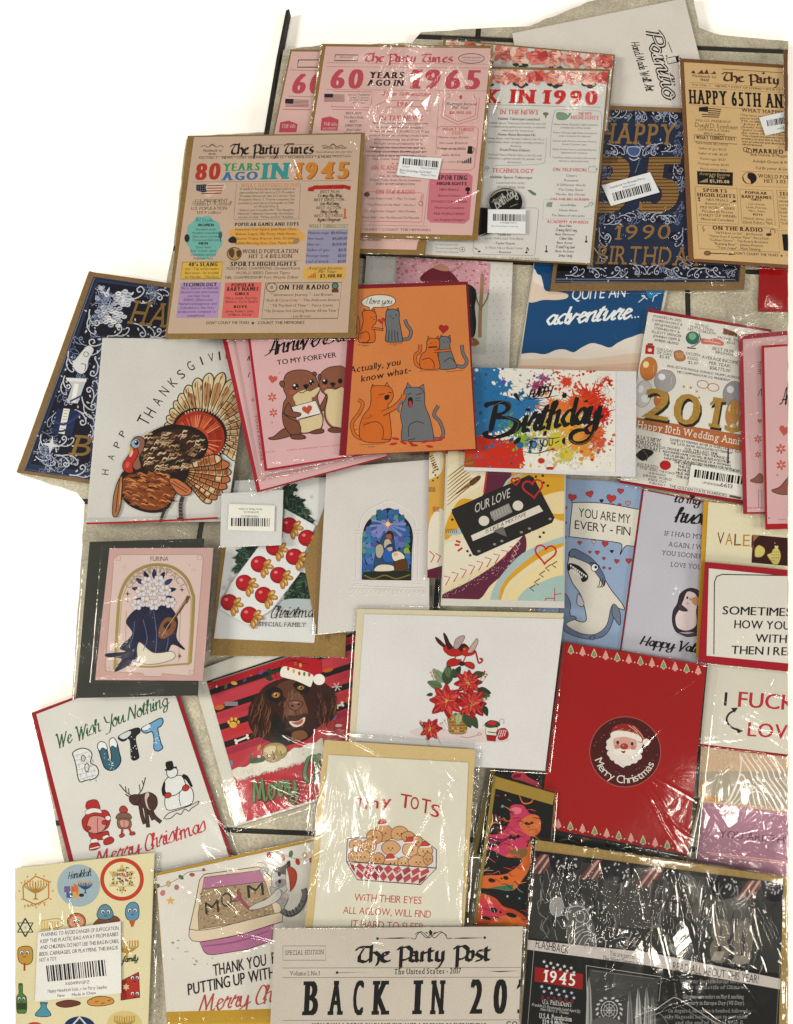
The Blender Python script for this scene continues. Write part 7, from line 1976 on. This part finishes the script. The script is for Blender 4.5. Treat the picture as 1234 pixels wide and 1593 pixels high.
for k in range(70):
    x, y = r.uniform(915, 1200), r.uniform(440, 1050)
    c.l([(x, y), (x + r.uniform(10, 26), y + r.uniform(-12, 6)), (x + r.uniform(24, 50), y + r.uniform(-12, 16)), (x + r.uniform(40, 70), y + r.uniform(-4, 26))], r.uniform(2, 5), r.choice(('8e2438', 'd0505e', '1f2320', 'd8803c', '33201c', 'b53a2e', '1f2320')), taper=.8, n=3)
c.new('bat')
for x, y, s in ((1105, 595, 34), (1000, 632, 40), (1180, 525, 24), (945, 590, 20)):
    c.p([(x - s, y - s * .1), (x - s * .5, y - s * .5), (x - s * .15, y - s * .1), (x, y - s * .4), (x + s * .15, y - s * .1), (x + s * .5, y - s * .55), (x + s, y - s * .3), (x + s * .6, y + s * .1), (x + s * .3, y), (x, y + s * .4), (x - s * .3, y + .1 * s), (x - s * .6, y + s * .3)], '1b1512')
c.new('swirl')
for p, w, col in (('950 560 980 545 995 500 985 460 965 450', 6, 'c29a6a'), ('930 690 970 695 1010 720', 4, 'b5485a'), ('1130 380 1150 420 1190 415 1200 390', 7, 'c2683a'), ('930 780 960 760 1000 760', 3, 'b59a7a'), ('1110 830 1130 860 1150 870', 2, 'a8b0a0'), ('1010 380 1030 385', 3, 'b54a5a'), ('1070 400 1090 410', 3, 'c2783a'), ('950 760 980 745', 3, 'd0c0a8')):
    c.l(p, w, col, taper=.6)
for x, y, rr_ in ((1045, 435, 7), (1060, 380, 4), (1030, 490, 4), (1130, 900, 5), (1070, 890, 6), (980, 350, 4)):
    c.e(x, y, rr_, rr_, r.choice(('6a8aa0', '8aa0a8', 'c29a6a')), n=9)
c.done(); c.slab('envelope_flap', '771 1208 862 1234 860 1252 769 1226', .0004, '967a3a'); c.win = c.quad
c.sleeve('764 1200 868 1230 852 1448 730 1444', 142, 26, .6, fan=[(.1, .2, 60, 120, .05), (.1, .7, 60, 120, .06)])
c.end()

# --- litter tray card
c = Card('christmas_card', 'cream card with a grey cat in a Santa hat and pink litter tray', '242 1358 492 1303 526 1612 262 1614')
c.slab('envelope', '242 1358 492 1303 526 1612 262 1614', .0006, 'b08a34'); c.slab('card', '244 1362 491 1308 520 1566 259 1574', .0006, 'd0c8bc')
c.F('P1').new('litter_tray')
c.po('905 146 1150 112 1170 118 1235 180 1264 318 1264 362 1100 415 900 456 850 450 836 430 838 395 868 262 885 172', 'cfbca2', 3); c.po('906 160 1160 128 1186 180 896 216', 'a8708a', 2)
c.po('896 214 1186 178 1226 322 1060 368 880 398 878 330', '9a8468', 2)
r = random.Random(23)
for k in range(330):
    x, y = r.uniform(884, 1220), r.uniform(185, 395)
    if y > 222 - (x - 890) * .13 and x < 1172 + (y - 165) * .33 and y < 394 - (x - 880) * .21 and x > 884:
        c.e(x, y, r.uniform(2, 7), r.uniform(2, 5), r.choice(('b89c78', '8a7050', '6e5840', 'c8b08c', '7c6850')), n=6)
c.l('838 396 880 402 960 392 1100 356 1262 318', 3, '6a5a4c'); c.po('884 456 1000 437 1100 414 1222 374 1215 450 1100 490 950 514 920 512 905 500', 'a86a88', 3); c.l('900 475 1050 455 1200 405', 8, '8a5270', taper=.5)
c.new('lettering', label='letters scratched in the litter')
c.t('M', 912, 975, 330, 55, '3a342e', 's', y1=318); c.t('O', 985, 1035, 300, 65, '4a4238', 's', y1=290); c.t('M', 1105, 1180, 255, 58, '33302c', 's', y1=240)
c.F('P5').new('scoop'); c.b('640 660 665 690 655 730 600 740 640 710', '9a4a60', 3); c.l('660 720 700 770 730 795', 22, '5a2a3a'); c.l('660 720 700 770 730 795', 16, '9a4a60')
c.new('cat')
c.l('950 800 1010 830 1080 790 1120 700 1110 650', 44, '4a4a4a'); c.l('955 800 1010 825 1075 785 1112 700 1106 655', 30, '6e6c6a')
for k in range(6):
    c.l([(985 + k * 22, 808 - k * k * 3), (1000 + k * 22, 845 - k * k * 4)], 7, '33302f', sm=False)
c.b('890 520 930 500 990 485 1010 450 1015 500 1000 560 1010 620 960 690 900 660 880 600', 'b5b0aa', 3); c.b('870 640 930 650 970 680 1000 720 960 800 940 760 900 730', '9c9894', 3); c.b('720 790 760 760 850 720 930 650 950 700 900 750 800 790 735 800', 'b9b3aa', 3); c.b('910 600 960 580 1000 600 960 640 920 640', '8a8682')
c.b('900 520 960 490 1010 460 1000 540 950 545', '5a5856'); c.b('985 500 1030 500 1060 545 1050 620 1010 670 1015 600 1000 550', 'a8402f', 3); c.b('985 500 1000 540 1010 600 1012 670 990 640 985 570', 'd0c8be', 2); c.e(985, 700, 18, 22, 'c8aaa0'); c.e(938, 545, 12, 17, '3a3a2c'); c.e(940, 598, 12, 16, '3a3a2c'); c.e(938, 543, 5, 9, '101010'); c.e(940, 596, 5, 9, '101010'); c.p('905 560 918 552 918 570', 'b58a84'); c.p('990 460 1012 448 1016 500 996 490', '3a3636')
for k in range(40):
    x, y = r.uniform(890, 1000), r.uniform(500, 760); c.l([(x, y), (x + r.uniform(-14, 4), y + r.uniform(6, 22))], 4, r.choice(('4a4846', '8a8684', '2f2e2d', 'c2bcb4')), taper=.7, n=2)
c.b('800 510 830 495 860 510 850 540 815 550', 'a8a49e', 3); c.l('812 520 840 515', 3, '4a4846'); c.l('815 535 842 530', 3, '4a4846')
c.new('fairy_light'); c.l('780 460 830 470 860 500', 3, '4a4a44'); c.l('880 390 960 405 1030 430 1090 440 1150 425', 3, '4a4a44'); c.l('60 640 120 630 180 600 250 560 300 530 420 520', 3, '4a4a44')
for x, y, rx, ry, col, a in ((865, 408, 16, 20, 'a84a44', 20), (930, 375, 13, 16, 'c89a54', 0), (963, 430, 14, 22, 'b5604a', -10), (1020, 402, 14, 24, '4a6a50', 10), (1068, 458, 15, 24, 'a83a34', -15), (1118, 410, 16, 18, 'd0a868', 0), (1158, 445, 10, 20, 'a84a44', 0), (240, 568, 20, 12, '4a6a50', 40), (318, 550, 18, 12, 'a84a44', 10), (400, 515, 10, 10, 'a84a44', 0), (150, 615, 14, 20, 'c89a54', 0), (70, 630, 18, 14, '4a5a50', -20), (208, 640, 15, 18, 'a86a78', 0), (110, 680, 16, 20, 'c8706a', 20)):
    c.e(x, y, rx, ry, col, a, 2, '4a3a34')
c.star(165, 735, 34, 'c8a060', 5, .45); c.star(150, 620, 16, 'c8a060', 5, .45)
c.new('dot'); c.F('P1')
for k in range(30):
    x, y = r.uniform(760, 1010), r.uniform(380, 560); c.e(x, y, r.uniform(2, 8), r.uniform(2, 7), r.choice(('a89470', '8a8478', 'b5a890')), n=8) if y > 400 + (x > 850) * 100 else None
c.new('lettering'); c.t('THANK YOU', 948, 1190, 612, 52, '24201f', 'sb', y1=562); c.t('FOR', 1215, 1300, 556, 52, '24201f', 'sb', y1=540)
c.t('PUTTING UP WITH', 832, 1230, 700, 52, '24201f', 'sb', y1=618); c.t('MY', 1245, 1310, 612, 52, '24201f', 'sb', y1=600); c.t('Merry Christmas', 880, 1480, 778, 76, 'a8483c', 'c', wt=.75, y1=690)
c.sleeve('236 1352 498 1298 526 1590 252 1592', 143, 40, .6, fan=[(.55, .1, 150, 210, .05), (.3, .1, 40, 140, .04), (.1, .6, 70, 110, .06), (.05, .3, 70, 110, .05)])
c.end()

# --- tiny tots card
c = Card('christmas_card', 'cream card of smiling potato tots in a checked tray, glare on its plastic', '505 1151 740 1166 722 1446 474 1446', foot='489 1132 747 1158 728 1446 464 1446')
c.slab('envelope', '505 1151 740 1166 722 1446 474 1446', .0006, 'c4ab78'); c.slab('card', '511 1174 729 1186 718 1444 487 1444', .0006, 'd0c9b6')
c.F('P2').new('lettering'); TR_ = 'a83430'
for i, (ch, x, w, y, h) in enumerate((('T', 305, 34, 455, 62), ('I', 352, 10, 450, 62), ('n', 378, 40, 445, 56), ('y', 432, 50, 436, 56), ('T', 525, 56, 440, 70), ('O', 578, 42, 446, 62), ('T', 632, 46, 466, 72), ('S', 680, 44, 484, 62))):
    c.t(ch, x, x + w, y, h if ch.isupper() else h * 1.05, TR_, 'sb', y1=y + (2 if i < 4 else 10))
for s, x0, x1, y, y1 in (('WITH THEIR EYES', 296, 635, 912, 928), ('ALL AGLOW, WILL FIND', 240, 682, 976, 998), ('IT HARD TO SLEEP', 280, 640, 1044, 1062)):
    c.t(s, x0, x1, y, 36, 'b0483c', 's', y1=y1)
c.new('tray'); c.po('262 600 300 595 640 600 665 618 712 655 710 750 630 830 312 805 258 715', 'cfc6c4', 4, '3a2a28')
TT = ('c4976a', 'bd8e60', 'c89e72')
r = random.Random(29)
for x, y, rx, ry in ((445, 570, 50, 42), (525, 572, 44, 34), (400, 590, 40, 36), (570, 590, 34, 30), (610, 615, 34, 30), (305, 632, 36, 32), (370, 638, 40, 34), (480, 645, 48, 36), (580, 655, 42, 34), (655, 660, 38, 32), (340, 690, 40, 32), (415, 700, 38, 32), (490, 722, 44, 30), (545, 720, 30, 28), (620, 716, 52, 34), (290, 690, 24, 28), (670, 700, 24, 30)):
    c.new('potato_tot')
    q = [(x + rx * (1 + r.uniform(-.08, .08)) * math.cos(t * .63), y + ry * (1 + r.uniform(-.1, .1)) * math.sin(t * .63)) for t in range(10)]
    c.b(q, r.choice(TT), 3, '6a4428', n=4)
    for s in (-1, 1):
        c.e(x + s * 10, y + 2, 3.5, 4.5, '2a1a14', n=8); c.e(x + s * 17, y + 10, 4, 3, 'c87a60', n=7)
    c.l([(x - 5, y + 10), (x, y + 14), (x + 5, y + 10)], 2.5, '3a241c')
c.new('santa_hat')
for x, y in ((440, 520), (580, 610), (655, 632), (480, 695)):
    c.b([(x - 24, y + 8), (x - 14, y - 14), (x + 4, y - 20), (x + 24, y + 2), (x + 14, y + 10)], 'b5403c', 2); c.l([(x - 26, y + 10), (x + 22, y + 8)], 7, 'd8cfc4'); c.e(x + 26, y + 4, 6, 6, 'd8cfc4')
c.new('tray', label='red and white checked front of the tray')
P0, P1_, P2_, P3 = (262, 715), (712, 748), (632, 830), (312, 806)
c.po([P0, P1_, P2_, P3], 'd2c2bc', 4, '3a2a28')
def bil(u, v):
    a = (P0[0] + (P1_[0] - P0[0]) * u, P0[1] + (P1_[1] - P0[1]) * u); b = (P3[0] + (P2_[0] - P3[0]) * u, P3[1] + (P2_[1] - P3[1]) * u)
    return (a[0] + (b[0] - a[0]) * v, a[1] + (b[1] - a[1]) * v)
for i in range(9):
    for j in range(2):
        u, v = (i + .5 * (j % 2)) / 9 + .02, .25 + j * .45; du, dv = .055, .3
        c.p([bil(u, max(v - dv, .02)), bil(min(u + du, .99), v), bil(u, min(v + dv, .98)), bil(max(u - du, .01), v)], 'a84a4c' if (i + j) % 3 else '8c3a40')
c.l([P0, P1_], 4, '3a2a28', sm=False)
c.sleeve('489 1131 748 1158 728 1450 464 1450', 144, 60, .7, fan=[(.25, .3, 80, 110, .10), (.4, .35, 80, 110, .09), (.15, .15, 60, 120, .05), (.75, .08, 20, 80, .06), (.97, .4, 80, 100, .09), (.02, .3, 80, 100, .06)])
c.end()

# --- hanukkah sticker sheet
c = Card('sticker_sheet', 'cream sheet of Hanukkah stickers with a large white warning label', '18 1351 241 1326 230 1612 18 1612', 'sticker sheet')
c.slab('card', '18 1351 241 1326 230 1612 18 1612', .001, 'd4c8a0')
c.F('P1').new('menorah_sticker'); GD = 'a87a34'
c.l('78 200 135 155 195 180 195 255 135 285 80 260 78 200', 6, 'b5743c', sm=False)
def menorah(x, y, s, col, w=4):
    for k in range(1, 5):
        d = k * s * .22; c.l([(x - d, y - s * .5), (x - d * .95, y - s * .2), (x, y + s * .18 * k * .4), (x + d * .95, y - s * .2), (x + d, y - s * .5)], w, col)
        for sx in (-1, 1):
            c.e(x + sx * d, y - s * .62, w * .7, w * 1.3, 'c88a3c', n=8)
    c.l([(x, y - s * .6), (x, y + s * .75)], w * 1.3, col, sm=False); c.p([(x - s * .25, y + s * .85), (x + s * .25, y + s * .85), (x + s * .06, y + s * .7), (x - s * .06, y + s * .7)], col)
menorah(135, 215, 56, GD, 5)
for k in range(12):
    c.e(138 + 76 * math.cos(k * .52), 222 + 76 * math.sin(k * .52), 4, 4, 'b5743c', n=7)
c.t('HAPPY', 84, 185, 300, 14, GD, 'sb', y1=285)
c.new('round_sticker', label='pale blue round sticker'); c.e(332, 198, 98, 97, '98a8ac', n=36); c.t('Hanukkah', 282, 388, 168, 32, '26303a', 'cm', wt=.9, y1=152); c.new('menorah'); menorah(362, 205, 34, '2f4a6a', 4)
for x, y, col in ((290, 240, '3a5a86'), (312, 215, 'b5643c'), (280, 215, '6a5a8a'), (318, 240, 'c89a4c')):
    c.rect(x - 14, y - 14, x + 14, y + 14, col)
c.b('310 190 330 205 325 240 315 215', 'c86a34'); c.e(345, 242, 12, 8, '26303a')
c.new('round_sticker', label='round sticker with a wide red ring'); c.e(530, 170, 100, 98, 'b5402a', -15, n=36); c.e(530, 170, 82, 80, 'd8cca4', n=36)
for k in range(6):
    t = k * 1.047 - 1.57; c.p([(530 + 70 * math.cos(t), 168 + 70 * math.sin(t)), (530 + 38 * math.cos(t + .52), 168 + 38 * math.sin(t + .52)), (530 + 38 * math.cos(t - .52), 168 + 38 * math.sin(t - .52))], 'c0aa6c')
r = random.Random(41)
for k in range(70):
    t, d = r.uniform(0, 6.28), r.uniform(5, 58); c.e(530 + d * math.cos(t), 168 + d * math.sin(t), r.uniform(2, 5), r.uniform(2, 5), r.choice(('2f4a3a', '3a5a86', 'b5743c', '26303a', 'a8342c')), n=6)
c.t('HAPPY', 508, 552, 135, 12, '26303a', 'sb'); c.t('HANUKKAH', 495, 565, 155, 13, 'a8342c', 'sb')
c.new('star_sticker')
for s in (0, 180):
    q = [(88 + 40 * math.cos(math.radians(s - 90 + k * 120)), 390 + 42 * math.sin(math.radians(s - 90 + k * 120))) for k in range(4)]
    c.l(q, 7, '2a3642', sm=False)
c.e(88, 390, 7, 7, 'a8b0b4')
def face(x, y, s=1.0):
    for k in (-1, 1):
        c.e(x + k * 14 * s, y, 10 * s, 11 * s, 'dad8d4', 0, 2); c.e(x + k * 13 * s, y + 2, 5 * s, 6 * s, '16161a')
    c.l([(x - 7 * s, y + 18 * s), (x, y + 22 * s), (x + 7 * s, y + 18 * s)], 3, '2a1a14')
c.new('doughnut_sticker'); c.e(322, 362, 42, 38, 'b5623a', 0, 3); c.e(322, 366, 32, 30, 'cf9a74'); face(322, 362, .8)
c.new('sufganiyah_sticker'); c.b('400 375 430 345 480 335 512 345 515 365 470 380 420 382', '7a4a34', 3); c.b('415 330 430 295 455 284 478 300 490 335 470 352 430 352', '5a8494', 3); face(455, 318, .9)
c.new('dreidel_sticker'); c.b('548 300 565 278 590 275 606 295 606 340 590 356 560 356 546 335', '5a8aa4', 3); c.p('560 356 592 356 582 385 572 388', 'b0582c'); face(577, 312, .9)
c.new('menorah'); menorah(552, 490, 56, 'a8843c', 6); c.t('family', 530, 600, 550, 26, '2f3a30', 'cm', wt=1.2, y1=540)
c.new('dreidel_sticker'); c.b('55 490 85 475 118 485 120 540 95 560 60 545', 'b58a3c', 3); c.l([(84, 552), (84, 588)], 9, 'a83a2c', sm=False); face(84, 505, .9)
c.new('bottle_sticker'); c.b('58 650 74 650 76 690 92 710 92 775 70 782 50 775 48 710 58 690', '4a7a3c', 3); c.rect(56, 645, 76, 655, '3a5a2c'); c.rect(50, 735, 92, 765, '33402c'); face(70, 715, .7)
c.new('flask_sticker'); c.b('158 735 184 735 184 755 205 790 170 798 132 790 158 755', '4a8a9c', 3); c.rect(154, 730, 190, 740, '3a6a7c')
c.new('book_sticker'); c.po('530 632 606 594 610 710 530 722', 'a8342c', 3); c.po('524 640 548 632 548 716 524 724', '8a2a24', 2); c.star(548, 662, 18, 'c8b080', 6, .5); face(588, 620, .8); face(588, 692, .8)
c.new('pancake_sticker'); c.b('372 725 420 705 480 712 490 735 440 748 385 746', 'c08a44', 3); c.b('230 735 280 722 330 728 335 742 280 755 240 750', '6a3a30', 3)
for k in range(16):
    c.e(390 + (k * 29) % 90, 720 + (k * 7) % 20, 3, 3, '8a5a2c', n=6)
c.new('round_sticker', label='dark blue round sticker with a white star'); c.e(335, 850, 74, 54, '26345a'); c.l([(300, 840), (335, 800), (370, 840)], 8, 'd0ccc0', sm=False); c.e(130, 852, 44, 30, 'b5402a'); c.e(540, 830, 80, 60, 'c8b478'); menorah(540, 830, 50, 'a8843c', 5)
c.new('fringe'); c.l('160 360 240 350 255 385 160 400', 5, 'b59a6a')
for k in range(7):
    c.l([(165 + k * 12, 362), (163 + k * 12, 398)], 5, r.choice(('c8a24c', '8a6a3c', 'b5803c')), sm=False)
c.sleeve('16 1348 250 1324 240 1612 16 1612', 151, 44, .6, fan=[(.35, .12, 60, 100, .07), (.15, .15, 50, 100, .07), (.95, .3, 80, 100, .09), (.95, .6, 80, 100, .08)])
barcode(c, 'P1', '146 412 524 362 526 690 132 728', (190, 638, 460, 610), 74,
        (('WARNING: TO AVOID DANGER OF SUFFOCATION,', 158, 432, 516, 400, 17), ('KEEP THIS PLASTIC BAG AWAY FROM BABIES', 157, 462, 512, 428, 17), ('AND CHILDREN. DO NOT USE THIS BAG IN CRIBS,', 155, 490, 515, 460, 17), ('BEDS, CARRIAGES, OR PLAYPENS. THIS BAG IS', 152, 520, 510, 490, 17), ('NOT A TOY.', 152, 547, 232, 540, 17),
         ('X00491VGPZ', 268, 654, 380, 645, 14), ('Happy Hanukkah Stick...r for Party Supplies', 190, 688, 460, 668, 15), ('New', 234, 708, 268, 706, 13), ('Made in China', 300, 704, 410, 694, 13)), col='cfcac2', seed=23, n=44)

# --- the party post
c = Card('birthday_card', 'grey beige newspaper card with a black blackletter masthead at the bottom edge', '428 1444 814 1441 806 1612 420 1612', group='newspaper cards in kraft envelopes')
c.slab('card', '428 1444 814 1441 806 1612 420 1612', .0009, 'bdb2a4')
c.F('P3').new('lettering'); K2 = '1c1a19'
c.t('The Party Post', 428, 1020, 272, 74, K2, 'g', y1=264); c.t('SPECIAL EDITION', 122, 292, 240, 20, '4a4642', 'w', y1=236); c.t('Volume I, No.1', 144, 274, 328, 18, '3a3632', 'w'); c.t('The United States - 2017', 598, 890, 324, 24, K2, 'wb', y1=320)
for ch, x0, x1, y in (('B', 200, 272, 502), ('A', 310, 374, 501), ('C', 414, 466, 500), ('K', 502, 576, 500), ('I', 680, 718, 498), ('N', 756, 816, 498), ('2', 922, 988, 496), ('0', 1028, 1090, 495), ('1', 1130, 1180, 494)):
    c.t(ch, x0, x1, y, 148, K2, 'wf', y1=y - 1)
c.t('WHAT WAS GOING ON IN 2017 THE AVERAGE PRICE OF EVERYTHING', 240, 1000, 560, 24, '2a2826', 'w'); c.t('COST', 1085, 1180, 556, 28, K2, 'wb')
c.new('rule')
c.box(114, 200, 300, 262, 2, '5a5650')
for y in (296, 338, 524):
    c.l([(112, y), (1160, y - 2)], 2, '6a6050', sm=False)
for x0, x1, xm in ((520, 680, 620), (845, 1000, 900)):
    c.p([(x0, 168), (xm, 163), (x1, 165), (xm, 169)], K2)
c.p('345 316 500 313 355 318', K2); c.p('1010 310 1150 308 1060 314', K2); c.e(350, 316, 6, 6, K2, n=8); c.e(526, 168, 6, 6, K2, n=8); c.e(994, 164, 6, 6, K2, n=8)
c.new('flourish'); c.l('672 165 690 170 700 150 715 138 735 150 750 165 770 150 800 138 820 150 832 168 850 165', 3, '33302c'); c.l('690 150 710 140 740 165 758 150 775 165 805 142 828 155', 3, '33302c'); c.b('756 130 766 142 758 154 750 142', K2); c.l('745 146 735 140', 4, K2); c.l('770 146 780 140', 4, K2)
c.sleeve('424 1440 818 1438 810 1612 414 1612', 161, 16, .35, fan=[(.25, .1, -10, 20, .08), (.25, .5, 40, 100, .05)])
c.end()

# --- black newspaper
c = Card('birthday_card', 'black newspaper card with white stars and banner, gold envelope and blazing crinkled plastic', '833 1306 1240 1367 1240 1612 808 1612', group='newspaper cards in kraft envelopes')
c.slab('envelope', '833 1306 1240 1367 1240 1612 808 1612', .0006, '8e7238', KRAFT); c.slab('card', '832 1323 1219 1374 1211 1612 810 1612', .0006, '222322')
c.F('P4'); r = random.Random(51)
c.new('panel', label='mid grey photographic areas')
c.p('90 120 1185 250 1178 640 640 545 60 478', '343533'); c.b('240 340 300 330 345 400 360 500 300 520 240 505', '55544f'); c.b('420 200 640 180 700 330 640 420 480 430 400 330', '44433f'); c.b('780 260 1000 280 1060 400 960 470 800 420', '4a4944'); c.p('330 615 640 660 625 862 325 862', '3c3c3a')
for x0, y0 in ((110, 105), (345, 130), (590, 165), (1030, 220)):
    c.new('flag', label='striped flag')
    for k in range(5):
        c.p([(x0 - 60 + k * 18, y0 + 90), (x0 - 50 + k * 18, y0 + 92), (x0 + 20 + k * 14, y0 + 8), (x0 + 8 + k * 14, y0 + 5)], 'a8887e' if k % 2 else '6a3a36')
for x0, y0 in ((220, 140), (450, 180), (930, 250), (1160, 260)):
    c.new('flag', label='starred flag')
    c.b([(x0 - 60, y0 - 45), (x0 + 60, y0 - 35), (x0 + 70, y0 + 30), (x0, y0 + 60), (x0 - 50, y0 + 40)], '1a1c26')
    for k in range(18):
        c.star(x0 + r.uniform(-50, 55), y0 + r.uniform(-38, 36), 6, 'b0aeac')
c.new('balloon'); c.l('150 385 125 430 150 480', 2, '8a8a86'); c.l('185 388 180 450 190 490', 2, '8a8a86'); c.l('130 310 105 320 112 370 150 400', 2, '8a8a86'); c.l('190 400 215 440 235 420', 2, '8a8a86'); c.e(188, 342, 31, 44, '8c8884', 0, 2, 'b8b4b0')
c.new('statue', label='white line drawing of a crowned statue with a torch')
GL_ = 'aaa8a4'
for p in ('240 400 235 370 250 345 290 340 320 360 335 395 320 420 340 450 360 490 350 520 250 510 245 470 270 440 300 425', '270 370 285 360 305 365 312 390 300 410 280 405 272 390', '260 345 245 330 250 345', '275 340 270 318 285 338', '300 340 310 320 308 345', '320 355 340 340 325 362', '250 500 275 460 310 440', '265 505 295 460 330 450', '285 510 310 470 345 470', '310 512 330 480 355 495', '240 400 228 380 232 350 245 345', '240 430 255 420 260 405', '362 520 365 490 385 478 405 495 400 530', '375 500 390 495'):
    c.l(p, 3.5, GL_)
c.new('numeral', label='large striped numerals lost in the glare')
c.t('80', 860, 1050, 585, 190, '6a6258', 'wf', y1=600); c.t('H', 600, 640, 500, 150, '6a645c', 's', y1=505); c.t('H', 490, 540, 515, 40, '77736c', 'wb', y1=520); c.t('HAPPY', 600, 860, 380, 160, '3c3a37', 'wf', y1=420)
for k in range(9):
    c.l([(950 + k * 10, 595), (985 + k * 8, 560)], 2, 'b8b0a0', sm=False); c.l([(870 + k * 5, 580), (890 + k * 5, 540)], 2, 'b8b0a0', sm=False)
c.b('680 520 700 505 745 520 712 555', '7a766e')
c.new('banner'); c.p('58 488 600 545 1182 662 1175 708 580 600 50 530', 'b8aea6'); c.new('lettering', label='black and white lettering')
c.t('FLASHBACK', 94, 240, 522, 36, '1c1a1a', 's', y1=552); c.t('You are part of', 422, 536, 556, 20, '2a2828', 'w', y1=575); c.t('The Silent Generation!', 390, 566, 578, 20, '2a2828', 'wb', y1=604); c.t('READ ALL ABOUT THIS YEAR!', 700, 1080, 622, 36, '2a2828', 's', y1=682)
c.new('panel', label='red box'); c.p('92 608 305 640 302 708 90 672', '8a1f20')
c.new('lettering'); c.t('1945', 128, 272, 672, 52, 'd8d4cc', 'wb', y1=694)
c.t('U.S. PRESIDENT', 124, 256, 770, 20, 'c4c0bc', 'w', y1=786); c.t('Franklin D. Roosevelt (until April 12)', 78, 290, 780, 13, 'b0aca8', 'wi', y1=812); c.t('then Harry S. Truman', 115, 240, 800, 14, 'b0aca8', 'wi', y1=818); c.t('U.S.A. Population', 110, 254, 834, 22, 'c4c0bc', 'wb', y1=850); c.t('139.9 Million', 124, 240, 862, 22, 'c4c0bc', 'wb', y1=875)
c.lines(['U.S. Army fought in Europe and Japan', 'after the Battle of Okinawa.'], 735, 1030, 680, 26, 17, '8a8884', 'w', dx=4); c.lines(['Germany surrenders on May 8, marking', 'Victory in Europe Day (VE Day).'], 745, 1015, 748, 28, 17, '9a9894', 'w', dx=4); c.lines(['On August 6, Hiroshima is bombed, followed', 'by Nagasaki, leading Japan to surrender', 'and the end of World War II.'], 680, 1030, 810, 26, 16, '8a8884', 'w', dx=4)
c.new('star')
for j in range(2):
    for k in range(5):
        c.star(132 + k * 30 + j * 12, 585 + k * 7 + j * 20, 9, 'c8c4c0'); c.star(122 + k * 33 + j * 10, 695 + k * 7 + j * 22, 9, 'b0b4c8')
for k in range(6):
    c.rect(118 + k * 26, 735 + k * 3, 132 + k * 26, 755 + k * 3, '5a2a2c')
c.new('rule'); c.l('90 500 60 860', 2, '9a9894', sm=False); c.l('318 602 325 862', 2, 'b0aca8', sm=False); c.l('318 602 650 652 640 760', 2, 'b0aca8', sm=False); c.l('1178 540 1160 860', 2, '7a7874', sm=False); c.l('345 625 620 660', 2, '7a7874', sm=False)
c.new('stripe')
for k in range(150):
    x, y = r.uniform(90, 1150), r.uniform(150, 600); y = y * .75 + x * .13
    if y < 470 + (x - 60) * .15:
        c.l([(x, y), (x + r.uniform(-14, 14), y + r.uniform(14, 40)), (x + r.uniform(-20, 20), y + r.uniform(40, 80))], r.uniform(2, 6), r.choice(('5a5955', '6e6b66', '3c3c3a', '84807a', '171818')), taper=.8, n=3)
c.new('emblem', label='white globe emblem in a wreath'); c.e(420, 800, 36, 40, None, 0, 3, 'b8b4b0')
for rr_ in (12, 24):
    c.e(420, 800, rr_, rr_ * 1.1, None, 0, 2, 'b8b4b0')
for k in range(4):
    t = k * .785; c.l([(420 - 36 * math.cos(t), 800 - 40 * math.sin(t)), (420 + 36 * math.cos(t), 800 + 40 * math.sin(t))], 2, 'b8b4b0', sm=False)
for s in (-1, 1):
    for k in range(7):
        t = math.radians(60 - k * 22); c.e(420 + s * 54 * math.cos(t), 800 + 56 * math.sin(t), 9, 5, 'b0aca8', s * (100 - k * 20), n=8)
for k, (x, top) in enumerate(((330, 640), (510, 700), (548, 690), (585, 685), (612, 720))):
    c.new('flag', label='furled flag')
    c.p([(x - 14, 862), (x - 8, top + 60), (x, top), (x + 10, top + 70), (x + 16, 862)], ('8c8a86', '6a6866', '9a9894', '807e7a', '6a6866')[k]); c.l([(x, top), (x + 4, 862)], 3, '3a3a38', sm=False); c.l([(x - 6, top + 60), (x - 9, 862)], 2, 'b8b4b0', sm=False)
c.new('face', label='grey figures'); c.b('350 862 360 835 420 830 470 850 480 862', '55534f'); c.l('620 800 690 752 715 745 760 770 900 862', 3, 'a8a4a0'); c.l('640 815 700 770 760 800 860 862', 2, '7a7874'); c.l('560 840 640 815 680 862', 2, '8a8884')
c.sleeve('828 1300 1242 1362 1242 1612 800 1612', 171, 84, 1.15, fan=[(.15, .05, 70, 110, .06), (.25, .06, 70, 110, .07), (.4, .05, 70, 110, .08), (.55, .05, 65, 110, .09), (.7, .1, 60, 100, .09), (.85, .15, 60, 100, .07), (.6, .38, 150, 200, .11), (.65, .4, 20, 60, .08)])
c.end()
